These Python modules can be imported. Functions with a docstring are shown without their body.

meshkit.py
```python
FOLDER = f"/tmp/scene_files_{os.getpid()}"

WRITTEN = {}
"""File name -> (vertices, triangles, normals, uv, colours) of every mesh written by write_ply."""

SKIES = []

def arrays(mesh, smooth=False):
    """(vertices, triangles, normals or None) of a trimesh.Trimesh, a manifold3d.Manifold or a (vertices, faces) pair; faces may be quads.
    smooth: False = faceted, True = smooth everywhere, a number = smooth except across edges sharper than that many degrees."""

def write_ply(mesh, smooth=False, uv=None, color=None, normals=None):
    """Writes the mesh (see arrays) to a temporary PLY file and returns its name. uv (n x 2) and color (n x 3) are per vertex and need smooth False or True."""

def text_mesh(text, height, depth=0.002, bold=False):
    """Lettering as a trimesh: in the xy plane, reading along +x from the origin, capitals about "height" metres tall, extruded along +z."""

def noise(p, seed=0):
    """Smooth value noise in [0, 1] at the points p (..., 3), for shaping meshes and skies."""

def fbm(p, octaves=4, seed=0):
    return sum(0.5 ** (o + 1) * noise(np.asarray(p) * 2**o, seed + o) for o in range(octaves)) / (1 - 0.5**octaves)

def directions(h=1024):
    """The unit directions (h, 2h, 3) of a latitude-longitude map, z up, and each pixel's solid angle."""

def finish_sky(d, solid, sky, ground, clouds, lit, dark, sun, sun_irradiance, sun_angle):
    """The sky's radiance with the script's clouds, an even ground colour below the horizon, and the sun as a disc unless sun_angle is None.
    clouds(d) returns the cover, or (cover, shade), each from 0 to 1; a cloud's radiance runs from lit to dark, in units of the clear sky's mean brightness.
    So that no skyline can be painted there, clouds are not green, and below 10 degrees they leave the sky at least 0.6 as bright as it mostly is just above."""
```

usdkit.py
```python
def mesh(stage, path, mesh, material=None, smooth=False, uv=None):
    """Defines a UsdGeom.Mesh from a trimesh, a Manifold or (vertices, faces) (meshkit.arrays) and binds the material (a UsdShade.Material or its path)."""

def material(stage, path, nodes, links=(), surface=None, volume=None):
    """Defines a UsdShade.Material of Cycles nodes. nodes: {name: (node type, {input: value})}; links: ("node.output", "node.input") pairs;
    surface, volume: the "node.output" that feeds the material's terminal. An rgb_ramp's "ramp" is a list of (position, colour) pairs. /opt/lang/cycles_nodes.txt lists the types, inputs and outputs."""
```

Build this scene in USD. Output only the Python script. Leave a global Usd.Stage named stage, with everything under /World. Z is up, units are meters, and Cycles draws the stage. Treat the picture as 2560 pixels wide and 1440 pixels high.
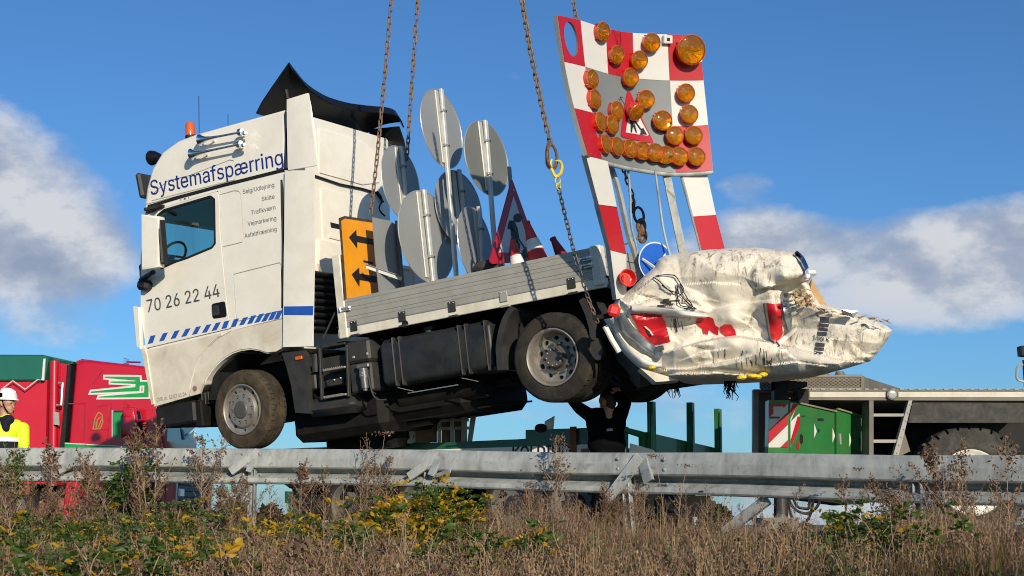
import math, random
import numpy as np, trimesh, usdkit, meshkit
from manifold3d import Manifold, CrossSection, FillRule
from pxr import Usd, UsdGeom, UsdLux, UsdShade, Gf, Sdf, Vt
from scipy.interpolate import RBFInterpolator, PchipInterpolator
from shapely.geometry import Polygon, LineString, Point

rng = np.random.default_rng(7)
stage = Usd.Stage.CreateInMemory()
UsdGeom.SetStageUpAxis(stage, UsdGeom.Tokens.z); UsdGeom.SetStageMetersPerUnit(stage, 1.0)
W = UsdGeom.Xform.Define(stage, '/World'); stage.SetDefaultPrim(W.GetPrim())
UsdGeom.Scope.Define(stage, '/World/Looks')

# ---------------------------------------------------------------- camera, sky, sun, exposure
FOC = 3400.0                                   # focal length in pixels of a 2560 wide picture
TH = math.atan(592 / FOC)                      # the camera looks up this much
FW = np.array([0, math.cos(TH), math.sin(TH)]); UPV = np.array([0, -math.sin(TH), math.cos(TH)]); XV = np.array([1.0, 0, 0])
cam = UsdGeom.Camera.Define(stage, '/World/camera')
cam.CreateHorizontalApertureAttr(36.0); cam.CreateVerticalApertureAttr(36.0 * 9 / 16)
cam.CreateFocalLengthAttr(36.0 * FOC / 2560); cam.CreateClippingRangeAttr(Gf.Vec2f(0.1, 5000))
m4 = Gf.Matrix4d(1); m4.SetRow(0, Gf.Vec4d(*XV, 0)); m4.SetRow(1, Gf.Vec4d(*UPV, 0)); m4.SetRow(2, Gf.Vec4d(*(-FW), 0)); m4.SetRow(3, Gf.Vec4d(0, 0, 0, 1))
UsdGeom.Xformable(cam).AddTransformOp().Set(m4)
cam.CreateExposureAttr(EXPOSURE := 0.0)
SUN_EL, SUN_AZ = math.radians(17), math.radians(180 - 20)      # azimuth from +y towards +x
SUN = np.array([math.sin(SUN_AZ) * math.cos(SUN_EL), math.cos(SUN_AZ) * math.cos(SUN_EL), math.sin(SUN_EL)])
sun = UsdLux.DistantLight.Define(stage, '/World/sun')
sun.CreateIntensityAttr(1.25); sun.CreateAngleAttr(0.5); sun.CreateNormalizeAttr(True); sun.CreateColorAttr(Gf.Vec3f(1.0, 0.87, 0.68))
zc = SUN; xc = np.cross([0, 0, 1.0], zc); xc /= np.linalg.norm(xc); yc = np.cross(zc, xc)
m4 = Gf.Matrix4d(1)
for i_, v_ in enumerate((xc, yc, zc)): m4.SetRow(i_, Gf.Vec4d(*v_, 0))
UsdGeom.Xformable(sun).AddTransformOp().Set(m4)

def at(px, py, Z):
    """The point seen at pixel (px, py) of the 2560 x 1440 photograph, Z metres along the camera's axis."""
    return Z * ((px - 1280) / FOC * XV + FW + (720 - py) / FOC * UPV)
def vat(px, py, Z):
    px, py, Z = (np.asarray(v, float)[..., None] for v in (px, py, Z))
    return Z * ((px - 1280) / FOC * XV + FW + (720 - py) / FOC * UPV)
def proj(p):
    p = np.asarray(p, float); z = p @ FW
    return np.stack([1280 + FOC * (p @ XV) / z, 720 - FOC * (p @ UPV) / z], -1)

def skydir(px, py):
    d = at(px, py, 1.0); return d / np.linalg.norm(d)
# sky: physical sky with cumulus mixed in from noise; banks of cloud low down, gathered in the west and east of the view
sky_nodes = {
    'tc': ('texture_coordinate', {}), 'sky': ('sky_texture', {'sky_type': 'single_scattering', 'sun_disc': False, 'sun_elevation': SUN_EL, 'sun_rotation': SUN_AZ, 'altitude': 0.0, 'air_density': 1.0, 'aerosol_density': 0.6, 'ozone_density': 2.0}),
    'bg': ('background_shader', {'strength': 0.11}),
    'mp': ('mapping', {'scale': (1, 1, 1.7)}),
    'n1': ('noise_texture', {'scale': 9.0, 'detail': 8.0, 'roughness': 0.6}),
    'n2': ('noise_texture', {'scale': 5.0, 'detail': 6.0, 'roughness': 0.6}),
    'rp': ('rgb_ramp', {'ramp': [(0.0, (0, 0, 0)), (0.62, (0, 0, 0)), (0.71, (0.45,) * 3), (0.80, (0.80,) * 3), (0.92, (0.93,) * 3), (1.0, (0.98,) * 3)]}),
    'shade': ('rgb_ramp', {'ramp': [(0.36, (2.6, 3.2, 4.4)), (0.55, (3.5, 4.0, 5.0)), (0.76, (5.9, 6.1, 6.5))]}),
    'mixc': ('mix', {'mix_type': 'mix'}),
    'hsv': ('mix', {'mix_type': 'multiply', 'fac': 1.0, 'color2': (0.42, 0.75, 1.12)}),
    'mpu': ('mapping', {'scale': (1, 1, 1.7), 'location': (0.006, 0.0, 0.050)}), 'n1u': ('noise_texture', {'scale': 9.0, 'detail': 8.0, 'roughness': 0.6}), 'dif': ('math', {'math_type': 'subtract'}), 'lit': ('math', {'math_type': 'multiply_add', 'value2': 1.5, 'value3': 0.46}), 'n3': ('math', {'math_type': 'multiply_add', 'value2': 0.25}),
}
sky_links = [('tc.generated', 'mp.vector'), ('mp.vector', 'n1.vector'), ('mp.vector', 'n2.vector'), ('sky.color', 'hsv.color1'), ('tc.generated', 'mpu.vector'), ('mpu.vector', 'n1u.vector'), ('n1.fac', 'dif.value1'), ('n1u.fac', 'dif.value2'), ('dif.value', 'lit.value1'), ('n2.fac', 'n3.value1'), ('lit.value', 'n3.value3')]
# each bank: centre, spread (x, y, z of the direction), weight
BANKS = [((-30, 430), (.085, .5, .060), .48), ((60, 560), (.08, .5, .06), .20), ((150, 660), (.075, .5, .035), .40), ((60, 850), (.10, .5, .03), .05), ((2240, 690), (.15, .6, .042), .46), ((1900, 590), (.055, .5, .030), .40), ((2560, 610), (.09, .5, .04), .40),
         ((1285, 165), (.034, .5, .036), .34), ((1860, 450), (.035, .5, .012), .30), ((180, 845), (.06, .5, .016), .18), ((1720, 250), (.02, .4, .01), .18), ((1400, 1010), (.22, .6, .030), .20), ((2350, 1000), (.16, .6, .03), .12), ((1500, 620), (.30, .6, .02), .08), ((1280, 1300), (1.2, .9, .035), .34)]
prev = None
sky_nodes['base'] = ('math', {'math_type': 'multiply', 'value2': 0.62}); sky_links.append(('n1.fac', 'base.value1')); prev = 'base.value'
for i_, (c_, s_, w_) in enumerate(BANKS):
    d_ = skydir(*c_)
    sky_nodes[f'b{i_}'] = ('vector_math', {'vector_math_type': 'subtract', 'math_type': 'subtract', 'vector2': tuple(d_)})
    sky_nodes[f's{i_}'] = ('vector_math', {'math_type': 'divide', 'vector2': s_})
    sky_nodes[f'l{i_}'] = ('vector_math', {'math_type': 'length'})
    sky_nodes[f'r{i_}'] = ('map_range', {'range_type': 'smoothstep', 'from_min': 0.0, 'from_max': 1.7, 'to_min': w_, 'to_max': 0.0, 'clamp': True})
    sky_nodes[f'a{i_}'] = ('math', {'math_type': 'add'})
    del sky_nodes[f'b{i_}'][1]['vector_math_type']
    sky_links += [('tc.generated', f'b{i_}.vector1'), (f'b{i_}.vector', f's{i_}.vector1'), (f's{i_}.vector', f'l{i_}.vector1'), (f'l{i_}.value', f'r{i_}.value'), (prev, f'a{i_}.value1'), (f'r{i_}.result', f'a{i_}.value2')]
    prev = f'a{i_}.value'
# scattered fair-weather clouds all round the horizon, fading upwards
sky_nodes['sx'] = ('separate_xyz', {}); sky_nodes['lowm'] = ('map_range', {'range_type': 'smoothstep', 'from_min': 0.02, 'from_max': 0.45, 'to_min': 0.22, 'to_max': 0.0, 'clamp': True}); sky_nodes['lowa'] = ('math', {'math_type': 'multiply_add'})
sky_links += [('tc.generated', 'sx.vector'), ('sx.z', 'lowm.value'), ('lowm.result', 'lowa.value1'), ('n2.fac', 'lowa.value2'), (prev, 'lowa.value3')]
sky_links += [('lowa.value', 'rp.fac'), ('n3.value', 'shade.fac'), ('rp.color', 'mixc.fac'), ('hsv.color', 'mixc.color1'), ('shade.color', 'mixc.color2'), ('mixc.color', 'bg.color')]
sky_mat = usdkit.material(stage, '/World/Looks/sky_look', sky_nodes, sky_links, surface='bg.background')
dome = UsdLux.DomeLight.Define(stage, '/World/sky'); dome.CreateIntensityAttr(1.0)
UsdShade.MaterialBindingAPI.Apply(dome.GetPrim()).Bind(sky_mat)
dome.GetPrim().SetCustomDataByKey('kind', 'structure')

# ---------------------------------------------------------------- helpers: materials
LOOK = {}
def mat(name, color, rough=0.5, metal=0.0, var=0.12, scale=6.0, bump=0.0, bscale=60.0, coat=0.0, spec=0.5, dirt=None, dirt_amt=0.5, dscale=3.0, spots=None, dmap=None):
    """A procedural surface: base colour varied by noise, optional dirt colour in patches, optional relief."""
    if name in LOOK: return LOOK[name]
    c = np.array(color, float)
    n = {'g': ('geometry', {}), 'tc': ('texture_coordinate', {}), 'n': ('noise_texture', {'scale': scale, 'detail': 5.0, 'roughness': 0.6}),
         'r': ('rgb_ramp', {'ramp': [(0.3, tuple(c * (1 - var))), (0.7, tuple(np.minimum(c * (1 + var), 1)))]}),
         'p': ('principled_bsdf', {'roughness': rough, 'metallic': metal, 'coat_weight': coat, 'specular_ior_level': spec})}
    l = [('tc.object', 'n.vector'), ('n.fac', 'r.fac')]
    out = 'r.color'
    if dirt is not None:
        n['dn'] = ('noise_texture', {'scale': dscale, 'detail': 9.0, 'roughness': 0.68, 'distortion': 0.6})
        n['dr'] = ('rgb_ramp', {'ramp': [(0.5 - 0.16 * dirt_amt, (0, 0, 0)), (0.5 + 0.28 - 0.1 * dirt_amt, (dirt_amt,) * 3)]})
        n['dm'] = ('mix', {'mix_type': 'mix', 'color2': tuple(dirt)})
        if dmap: n['dmp'] = ('mapping', {'scale': dmap}); l += [('tc.object', 'dmp.vector'), ('dmp.vector', 'dn.vector')]
        else: l += [('tc.object', 'dn.vector')]
        l += [('dn.fac', 'dr.fac'), ('dr.color', 'dm.fac'), (out, 'dm.color1')]; out = 'dm.color'
    if spots is not None:
        n['sn'] = ('noise_texture', {'scale': spots[1], 'detail': 6.0, 'roughness': 0.75, 'distortion': 1.0})
        n['sr'] = ('rgb_ramp', {'ramp': [(spots[2], (0, 0, 0)), (spots[2] + 0.09, (spots[3],) * 3)]})
        n['sm'] = ('mix', {'mix_type': 'mix', 'color2': tuple(spots[0])})
        l += [('tc.object', 'sn.vector'), ('sn.fac', 'sr.fac'), ('sr.color', 'sm.fac'), (out, 'sm.color1')]; out = 'sm.color'
    l.append((out, 'p.base_color'))
    if bump:
        n['bn'] = ('noise_texture', {'scale': bscale, 'detail': 6.0, 'roughness': 0.65}); n['b'] = ('bump', {'strength': min(1.0, bump), 'distance': 0.02})
        l += [('tc.object', 'bn.vector'), ('bn.fac', 'b.height'), ('b.normal', 'p.normal')]
    LOOK[name] = usdkit.material(stage, '/World/Looks/' + name, n, l, surface='p.BSDF'); return LOOK[name]

def leafmat(name, c1, c2, trans=0.35):
    n = {'oi': ('geometry', {}), 'r': ('rgb_ramp', {'ramp': [(0.0, c1), (1.0, c2)]}), 'd': ('diffuse_bsdf', {}), 't': ('translucent_bsdf', {}), 'm': ('mix_closure', {'fac': trans}), 'gl': ('glossy_bsdf', {'roughness': 0.4, 'color': (0.25,) * 3}), 'm2': ('mix_closure', {'fac': 0.06})}
    LOOK[name] = usdkit.material(stage, '/World/Looks/' + name, n, [('oi.random_per_island', 'r.fac'), ('r.color', 'd.color'), ('r.color', 't.color'), ('d.BSDF', 'm.closure1'), ('t.BSDF', 'm.closure2'), ('m.closure', 'm2.closure1'), ('gl.BSDF', 'm2.closure2')], surface='m2.closure')
    return LOOK[name]

# ---------------------------------------------------------------- helpers: prims
COUNT = {}
def numbered(parent, name):
    k = COUNT.get((parent, name), 0); COUNT[(parent, name)] = k + 1
    return f'{parent}/{name}' if k == 0 else f'{parent}/{name}_{k:03d}'
def say(prim, label=None, cat=None, group=None, kind=None):
    for k, v in (('label', label), ('category', cat), ('group', group), ('kind', kind)):
        if v: prim.SetCustomDataByKey(k, v)
class Thing:
    """One thing: an Xform whose children are its parts. Parts are given in world metres, or with local=True in the thing's own frame."""
    def __init__(s, name, label, cat, loc=(0, 0, 0), group=None, M=None, local=False):
        s.path = numbered('/World', name); s.x = UsdGeom.Xform.Define(stage, s.path)
        if M is None: M = np.eye(4); M[:3, 3] = loc
        s.M = M; s.inv = np.linalg.inv(M); s.local = local
        s.x.AddTransformOp().Set(Gf.Matrix4d(*M.T.ravel().tolist()))
        say(s.x.GetPrim(), label, cat, group)
    def part(s, name, mesh, material, label=None, smooth=35, under=None, kind=None):
        parent = under or s.path
        path = numbered(parent, name)
        v, f, n = meshkit.arrays(mesh, smooth)
        if not s.local:
            v = v @ s.inv[:3, :3].T + s.inv[:3, 3]
            if n is not None: n = n @ s.M[:3, :3]
        m = UsdGeom.Mesh.Define(stage, path)
        m.CreatePointsAttr(Vt.Vec3fArray.FromNumpy(v.astype(np.float32))); m.CreateFaceVertexCountsAttr(Vt.IntArray.FromNumpy(np.full(len(f), 3, np.int32)))
        m.CreateFaceVertexIndicesAttr(Vt.IntArray.FromNumpy(f.astype(np.int32).ravel())); m.CreateSubdivisionSchemeAttr('none')
        if n is not None: m.CreateNormalsAttr(Vt.Vec3fArray.FromNumpy(n.astype(np.float32))); m.SetNormalsInterpolation('vertex')
        UsdShade.MaterialBindingAPI.Apply(m.GetPrim()).Bind(material)
        say(m.GetPrim(), label, None, None, kind)
        return path
def single(name, mesh, material, label, cat, group=None, kind=None, smooth=35):
    path = numbered('/World', name); m = usdkit.mesh(stage, path, mesh, material, smooth=smooth); say(m.GetPrim(), label, cat, group, kind); return path
def copy_of(src, name, M, label=None, cat=None, group=None):
    path = numbered('/World', name); x = UsdGeom.Xform.Define(stage, path)
    x.GetPrim().GetReferences().AddInternalReference(Sdf.Path(src)); x.ClearXformOpOrder()
    x.AddTransformOp(opSuffix='place').Set(Gf.Matrix4d(*np.asarray(M).T.ravel().tolist())); x.GetPrim().SetInstanceable(True)
    say(x.GetPrim(), label, cat, group); return path

# ---------------------------------------------------------------- helpers: shapes
def T4(R=None, t=(0, 0, 0)):
    M = np.eye(4); M[:3, :3] = np.eye(3) if R is None else R; M[:3, 3] = t; return M
def rot(axis, deg):
    return trimesh.transformations.rotation_matrix(math.radians(deg), axis)[:3, :3]
def tm(m):
    if isinstance(m, trimesh.Trimesh): return m
    if hasattr(m, 'to_mesh'):
        k = m.to_mesh(); return trimesh.Trimesh(k.vert_properties[:, :3], k.tri_verts, process=False)
    return trimesh.Trimesh(np.asarray(m[0]), np.asarray(m[1]), process=False)
def cat(*ms):
    ms = ms[0] if len(ms) == 1 and isinstance(ms[0], list) else ms
    return trimesh.util.concatenate([tm(m) for m in ms])
def moved(m, R=None, t=(0, 0, 0)):
    m = tm(m).copy(); m.apply_transform(T4(R, t)); return m
def rboxm(sx, sy, sz, r=0.01, c=(0, 0, 0)):
    """A box with chamfered edges, as a Manifold."""
    r = min(r, sx / 2.01, sy / 2.01, sz / 2.01); a, b, d = sx / 2, sy / 2, sz / 2; P = []
    for i in (-1, 1):
        for j in (-1, 1):
            for k in (-1, 1):
                P += [(i * a, j * (b - r), k * (d - r)), (i * (a - r), j * b, k * (d - r)), (i * (a - r), j * (b - r), k * d)]
    return Manifold.hull_points(np.array(P) + np.array(c))
def rbox(*a, **k): return tm(rboxm(*a, **k))
def box2(lo, hi, r=0.01):
    lo, hi = np.array(lo, float), np.array(hi, float); return rbox(*(hi - lo), r=r, c=(lo + hi) / 2)
def beam(p, q, w, h, up=(0, 0, 1), r=0.005):
    """A rectangular bar from p to q, w wide and h high (h along up)."""
    p, q = np.array(p, float), np.array(q, float); x = q - p; L = np.linalg.norm(x); x /= L
    y = np.cross(up, x); y /= np.linalg.norm(y); z = np.cross(x, y)
    return moved(rboxm(L, w, h, r), np.stack([x, y, z], 1), (p + q) / 2)
def tube(pts, r, n=8, closed=False):
    pts = np.array(pts, float); N = len(pts); rr = np.broadcast_to(np.asarray(r, float), (N,))
    t = np.roll(pts, -1, 0) - np.roll(pts, 1, 0) if closed else np.gradient(pts, axis=0)
    t /= np.maximum(np.linalg.norm(t, axis=1, keepdims=True), 1e-9)
    ref = np.array([0, 0, 1.0]) if abs(t[0][2]) < 0.9 else np.array([1.0, 0, 0]); V = []
    u = np.cross(t[0], ref); u /= np.linalg.norm(u)
    for i in range(N):
        u = u - t[i] * (u @ t[i]); u /= np.linalg.norm(u); w = np.cross(t[i], u)
        a = np.arange(n) * 2 * np.pi / n
        V.append(pts[i] + rr[i] * (np.cos(a)[:, None] * u + np.sin(a)[:, None] * w))
    V = np.vstack(V); F = []
    for i in range(N if closed else N - 1):
        j = (i + 1) % N
        for k in range(n):
            k2 = (k + 1) % n; F += [(i * n + k, i * n + k2, j * n + k2), (i * n + k, j * n + k2, j * n + k)]
    if not closed:
        V = np.vstack([V, pts[0], pts[-1]]); c0, c1 = len(V) - 2, len(V) - 1
        for k in range(n):
            k2 = (k + 1) % n; F += [(c0, k2, k), (c1, (N - 1) * n + k, (N - 1) * n + k2)]
    return trimesh.Trimesh(V, np.array(F), process=False)
def spline(pts, n=24):
    pts = np.array(pts, float); d = np.r_[0, np.cumsum(np.linalg.norm(np.diff(pts, axis=0), axis=1))]
    return np.stack([PchipInterpolator(d, pts[:, k])(np.linspace(0, d[-1], n)) for k in range(pts.shape[1])], 1)
def lathe(prof, n=48):
    """Revolve (radius, height) about +z (a closed profile, counter-clockwise gives an outward surface; open ends on the axis are fine). Manifold."""
    c = CrossSection([np.array(prof, float)], FillRule.NonZero)
    return c.revolve(n)
def cyl(p, q, r, n=20, r2=None):
    p, q = np.array(p, float), np.array(q, float); x = q - p; L = np.linalg.norm(x); z = x / L
    ref = np.array([0, 0, 1.0]) if abs(z[2]) < 0.9 else np.array([1.0, 0, 0]); a = np.cross(ref, z); a /= np.linalg.norm(a); b = np.cross(z, a)
    return moved(Manifold.cylinder(L, r, r if r2 is None else r2, n), np.stack([a, b, z], 1), p)
def frame_of(z, xhint=(1, 0, 0)):
    z = np.array(z, float); z /= np.linalg.norm(z); x = np.array(xhint, float); x = x - z * (x @ z); x /= np.linalg.norm(x); return np.stack([x, np.cross(z, x), z], 1)
def blob(p, s, seed, amp=0.25, sub=2):
    """An uneven lump."""
    m = trimesh.creation.icosphere(subdivisions=sub, radius=1.0); v = m.vertices
    k = 1 + amp * (meshkit.fbm(v * 1.7 + seed * 13.1)[:, None] if True else 0); m.vertices = v * k * np.array(s) + np.array(p); return m
def quad_strip(A, B):
    """A sheet between two rows of points."""
    A, B = np.array(A), np.array(B); n = len(A); V = np.vstack([A, B]); F = []
    for i in range(n - 1): F += [(i, i + 1, n + i + 1), (i, n + i + 1, n + i)]
    return trimesh.Trimesh(V, np.array(F), process=False)
def grid_sheet(P, thick):
    """A closed sheet of P (rows x columns x 3), thick metres in depth along its normals."""
    P = np.array(P, float); r, c = P.shape[:2]
    du = np.gradient(P, axis=1); dv = np.gradient(P, axis=0); N = np.cross(du, dv); N /= np.maximum(np.linalg.norm(N, axis=2, keepdims=True), 1e-9)
    V = np.vstack([(P + N * thick / 2).reshape(-1, 3), (P - N * thick / 2).reshape(-1, 3)]); F = []; o = r * c
    for i in range(r - 1):
        for j in range(c - 1):
            a, b, d, e = i * c + j, i * c + j + 1, (i + 1) * c + j + 1, (i + 1) * c + j
            F += [(a, b, d), (a, d, e), (o + a, o + d, o + b), (o + a, o + e, o + d)]
    ring = [i for i in range(c)] + [i * c + c - 1 for i in range(1, r)] + [(r - 1) * c + i for i in range(c - 2, -1, -1)] + [i * c for i in range(r - 2, 0, -1)]
    for a, b in zip(ring, ring[1:] + ring[:1]): F += [(a, o + a, o + b), (a, o + b, b)]
    return trimesh.Trimesh(V, np.array(F), process=False)
def text_on(txt, p0, p1, pup, nrm, depth=0.002, cap=None, bold=False):
    """Lettering from p0 to p1 along its baseline; pup a point above p0 at capital height; raised along nrm."""
    m = meshkit.text_mesh(txt, 1.0, 1.0, bold); p0, p1, pup = (np.array(v, float) for v in (p0, p1, pup))
    b = m.bounds; v = m.vertices.copy(); wx = (v[:, 0] - b[0, 0]) / (b[1, 0] - b[0, 0]); N = np.array(nrm, float) / np.linalg.norm(nrm)
    V = p0 + wx[:, None] * (p1 - p0) + v[:, 1:2] * (pup - p0) + (v[:, 2:3] - b[0, 2]) / (b[1, 2] - b[0, 2]) * depth * N
    out = trimesh.Trimesh(V, m.faces, process=False)
    if np.dot(np.cross(p1 - p0, pup - p0), N) < 0: out.invert()
    return out
def scatter_link(p, q, pitch, wire, wid, seed=0, jitter=4):
    """Chain links from p to q: a list of meshes."""
    p, q = np.array(p, float), np.array(q, float); L = np.linalg.norm(q - p); n = max(1, int(round(L / pitch))); d = (q - p) / L; out = []
    hl = pitch / 2 + wire * 0.9; a = np.linspace(0, 2 * np.pi, 17)[:-1]
    s = hl - wid / 2
    loop = np.stack([np.cos(a) * wid / 2, np.zeros(16), np.sin(a) * wid / 2 + np.where(np.sin(a) >= 0, s, -s)], 1)
    base = tube(loop, wire, 6, closed=True); rg = np.random.default_rng(seed); ref = frame_of(d, (1, 0.3, 0))
    for i in range(n):
        c = p + d * (i + 0.5) * L / n
        R = ref @ rot([0, 0, 1], 45 + 90 * (i % 2) + rg.normal(0, jitter))
        out.append(moved(base, R, c))
    return out
# ---------------------------------------------------------------- ground: a grassy bank rising to the road, then flat land to the horizon
RAIL_Z = PchipInterpolator([-400, -60, 640, 1400, 1950, 2620, 3000], [13.2, 12.9, 12.3, 10.9, 9.65, 8.35, 7.7])     # distance of the guard rail along the view
def rail_y(x):
    """World y of the rail at world x (the bank's crest runs along it)."""
    px = np.linspace(-400, 3000, 200); Z = RAIL_Z(px); P = vat(px, 1140, Z); return np.interp(x, P[:, 0], P[:, 1])
def ground_z(x, y):
    x, y = np.asarray(x, float), np.asarray(y, float)
    d = rail_y(x) - y                                    # metres in front of the rail
    z = np.interp(d, [-300, -3.2, -1.0, 0.0, 0.8, 2.0, 4.0, 7.0, 10.0, 14.0], [-0.35, -0.24, -0.16, -0.12, -0.15, -0.27, -0.55, -1.15, -1.65, -1.8])
    z = np.where(y < 2, np.minimum(z, -1.2), z)
    bump = meshkit.fbm(np.stack([x * 0.9, y * 0.9, x * 0], -1)) - 0.5
    return z + np.where(d > -0.6, 0.14 * bump, 0.0) * np.clip(d + 0.6, 0, 1)
xs = np.r_[-3000, -600, -150, -60, -30, np.arange(-14, 14.01, 0.35), 30, 60, 150, 600, 3000]
ys = np.r_[-200, -30, -5, np.arange(0, 20.01, 0.35), 26, 40, 80, 200, 800, 4000]
GX, GY = np.meshgrid(xs, ys); GZ = ground_z(GX, GY); GZ = np.where(GY > 26, -0.35, GZ)
gi = np.arange(GX.size).reshape(GX.shape); gq = np.stack([gi[:-1, :-1], gi[:-1, 1:], gi[1:, 1:], gi[1:, :-1]], -1).reshape(-1, 4)
soil = mat('soil_look', (0.075, 0.058, 0.032), 0.95, var=0.5, scale=3.0, bump=0.6, bscale=30, dirt=(0.06, 0.065, 0.02), dirt_amt=0.7, dscale=2.0)
single('ground', (np.stack([GX.ravel(), GY.ravel(), GZ.ravel()], 1), gq), soil, None, None, kind='structure', smooth=True)
# the road behind the rail
rx = np.linspace(-40, 30, 90); ry = rail_y(rx); ry = np.where(rx < -8, np.interp(rx, [-40, -8], [rail_y(-8.0) + 6, rail_y(-8.0)]), ry)
road = quad_strip(np.stack([rx, ry + 1.3, np.full(90, -0.150)], 1), np.stack([rx, ry + 13, np.full(90, -0.150)], 1))
single('road', road, mat('asphalt', (0.05, 0.05, 0.052), 0.9, var=0.25, scale=12, bump=0.3, bscale=200), None, None, kind='structure', smooth=False)

# ---------------------------------------------------------------- guard rail
galv = mat('galvanised_steel', (0.27, 0.285, 0.28), 0.55, metal=0.1, var=0.30, scale=6.0, bump=0.06, bscale=40, spots=((0.16, 0.165, 0.155), 9.0, 0.58, 0.6), dirt=(0.50, 0.51, 0.48), dirt_amt=0.75, dscale=9.0, dmap=(1.0, 1.0, .22), spec=0.3)
galv_old = mat('galvanised_steel_dull', (0.27, 0.285, 0.28), 0.5, metal=0.1, var=0.25, scale=9.0, spots=((0.2, 0.2, 0.19), 18.0, 0.6, 0.6))
dark_steel = mat('dark_steel', (0.05, 0.05, 0.05), 0.5, metal=0.3)
gr = Thing('guard_rail', 'long galvanised steel guard rail with diagonal brackets and dented posts along the weedy bank', 'guard rail', tuple(at(1280, 1150, 11.1)))
TOPY = PchipInterpolator([-400, 0, 640, 900, 1400, 1950, 2560, 3000], [1121, 1121, 1121.5, 1124.5, 1130.5, 1135, 1140, 1143])
PROF = np.array([(-.035, .306), (-.015, .312), (.004, .310), (.014, .300), (.020, .275), (.036, .232), (.039, .222), (.042, .165), (.042, .152), (.034, .142), (-.060, .132), (-.085, .124), (-.088, .100), (-.030, .078), (.004, .060), (.010, .056), (.024, .050), (.030, .036), (.030, .016), (.020, .004), (.002, -.002), (-.015, .002)])
def rail_frame(px):
    Z = float(RAIL_Z(px)); p = at(px, float(TOPY(px)), Z); q = at(px + 8, float(TOPY(px + 8)), float(RAIL_Z(px + 8)))
    t = q - p; t[2] = 0; t /= np.linalg.norm(t); n = np.array([t[1], -t[0], 0]); return p, t, n       # top edge point, direction, towards the camera
def rail_section(p0, p1, off):
    rows = []
    for px in np.arange(p0, p1 + 1, 20.0):
        p, t, n = rail_frame(px)
        wob = 0.006 * math.sin(px / 90.0) + (0.012 * math.exp(-((px - 2050) / 70) ** 2))
        rows.append([p + n * (d + off + wob * (0.3 + z)) + np.array([0, 0, z - .31 + 0.004 * math.sin(px / 130.0)]) for d, z in PROF])
    return grid_sheet(np.array(rows), 0.004)
cuts = [-160, 600, 1580, 2640]
for i in range(3):
    gr.part('rail_section', rail_section(cuts[i] - (0 if i == 0 else 26), cuts[i + 1], 0.006 * (2 - i)), galv, smooth=28)
def rail_pt(px, d, z):
    p, t, n = rail_frame(px); return p + n * d + np.array([0, 0, z - .31])
for px in (612, 655, 1552, 1668):
    for z in (.262, .185, .075):
        b = rail_pt(px, .03 if z > .1 else .0, z); p, t, n = rail_frame(px)
        gr.part('bolt', moved(trimesh.creation.icosphere(subdivisions=2, radius=.014).apply_scale((1, .6, 1)), frame_of(n)[:, [0, 2, 1]], b + n * .014), galv_old)
for px in (938, 1255, 1758, 2390):
    zz = .17 if px < 1700 else .03; p, t, n = rail_frame(px); b = rail_pt(px, .034, zz)
    gr.part('slot', beam(b - t * .022 + n * .002, b + t * .022 + n * .002, .012, .013), dark_steel)
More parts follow.
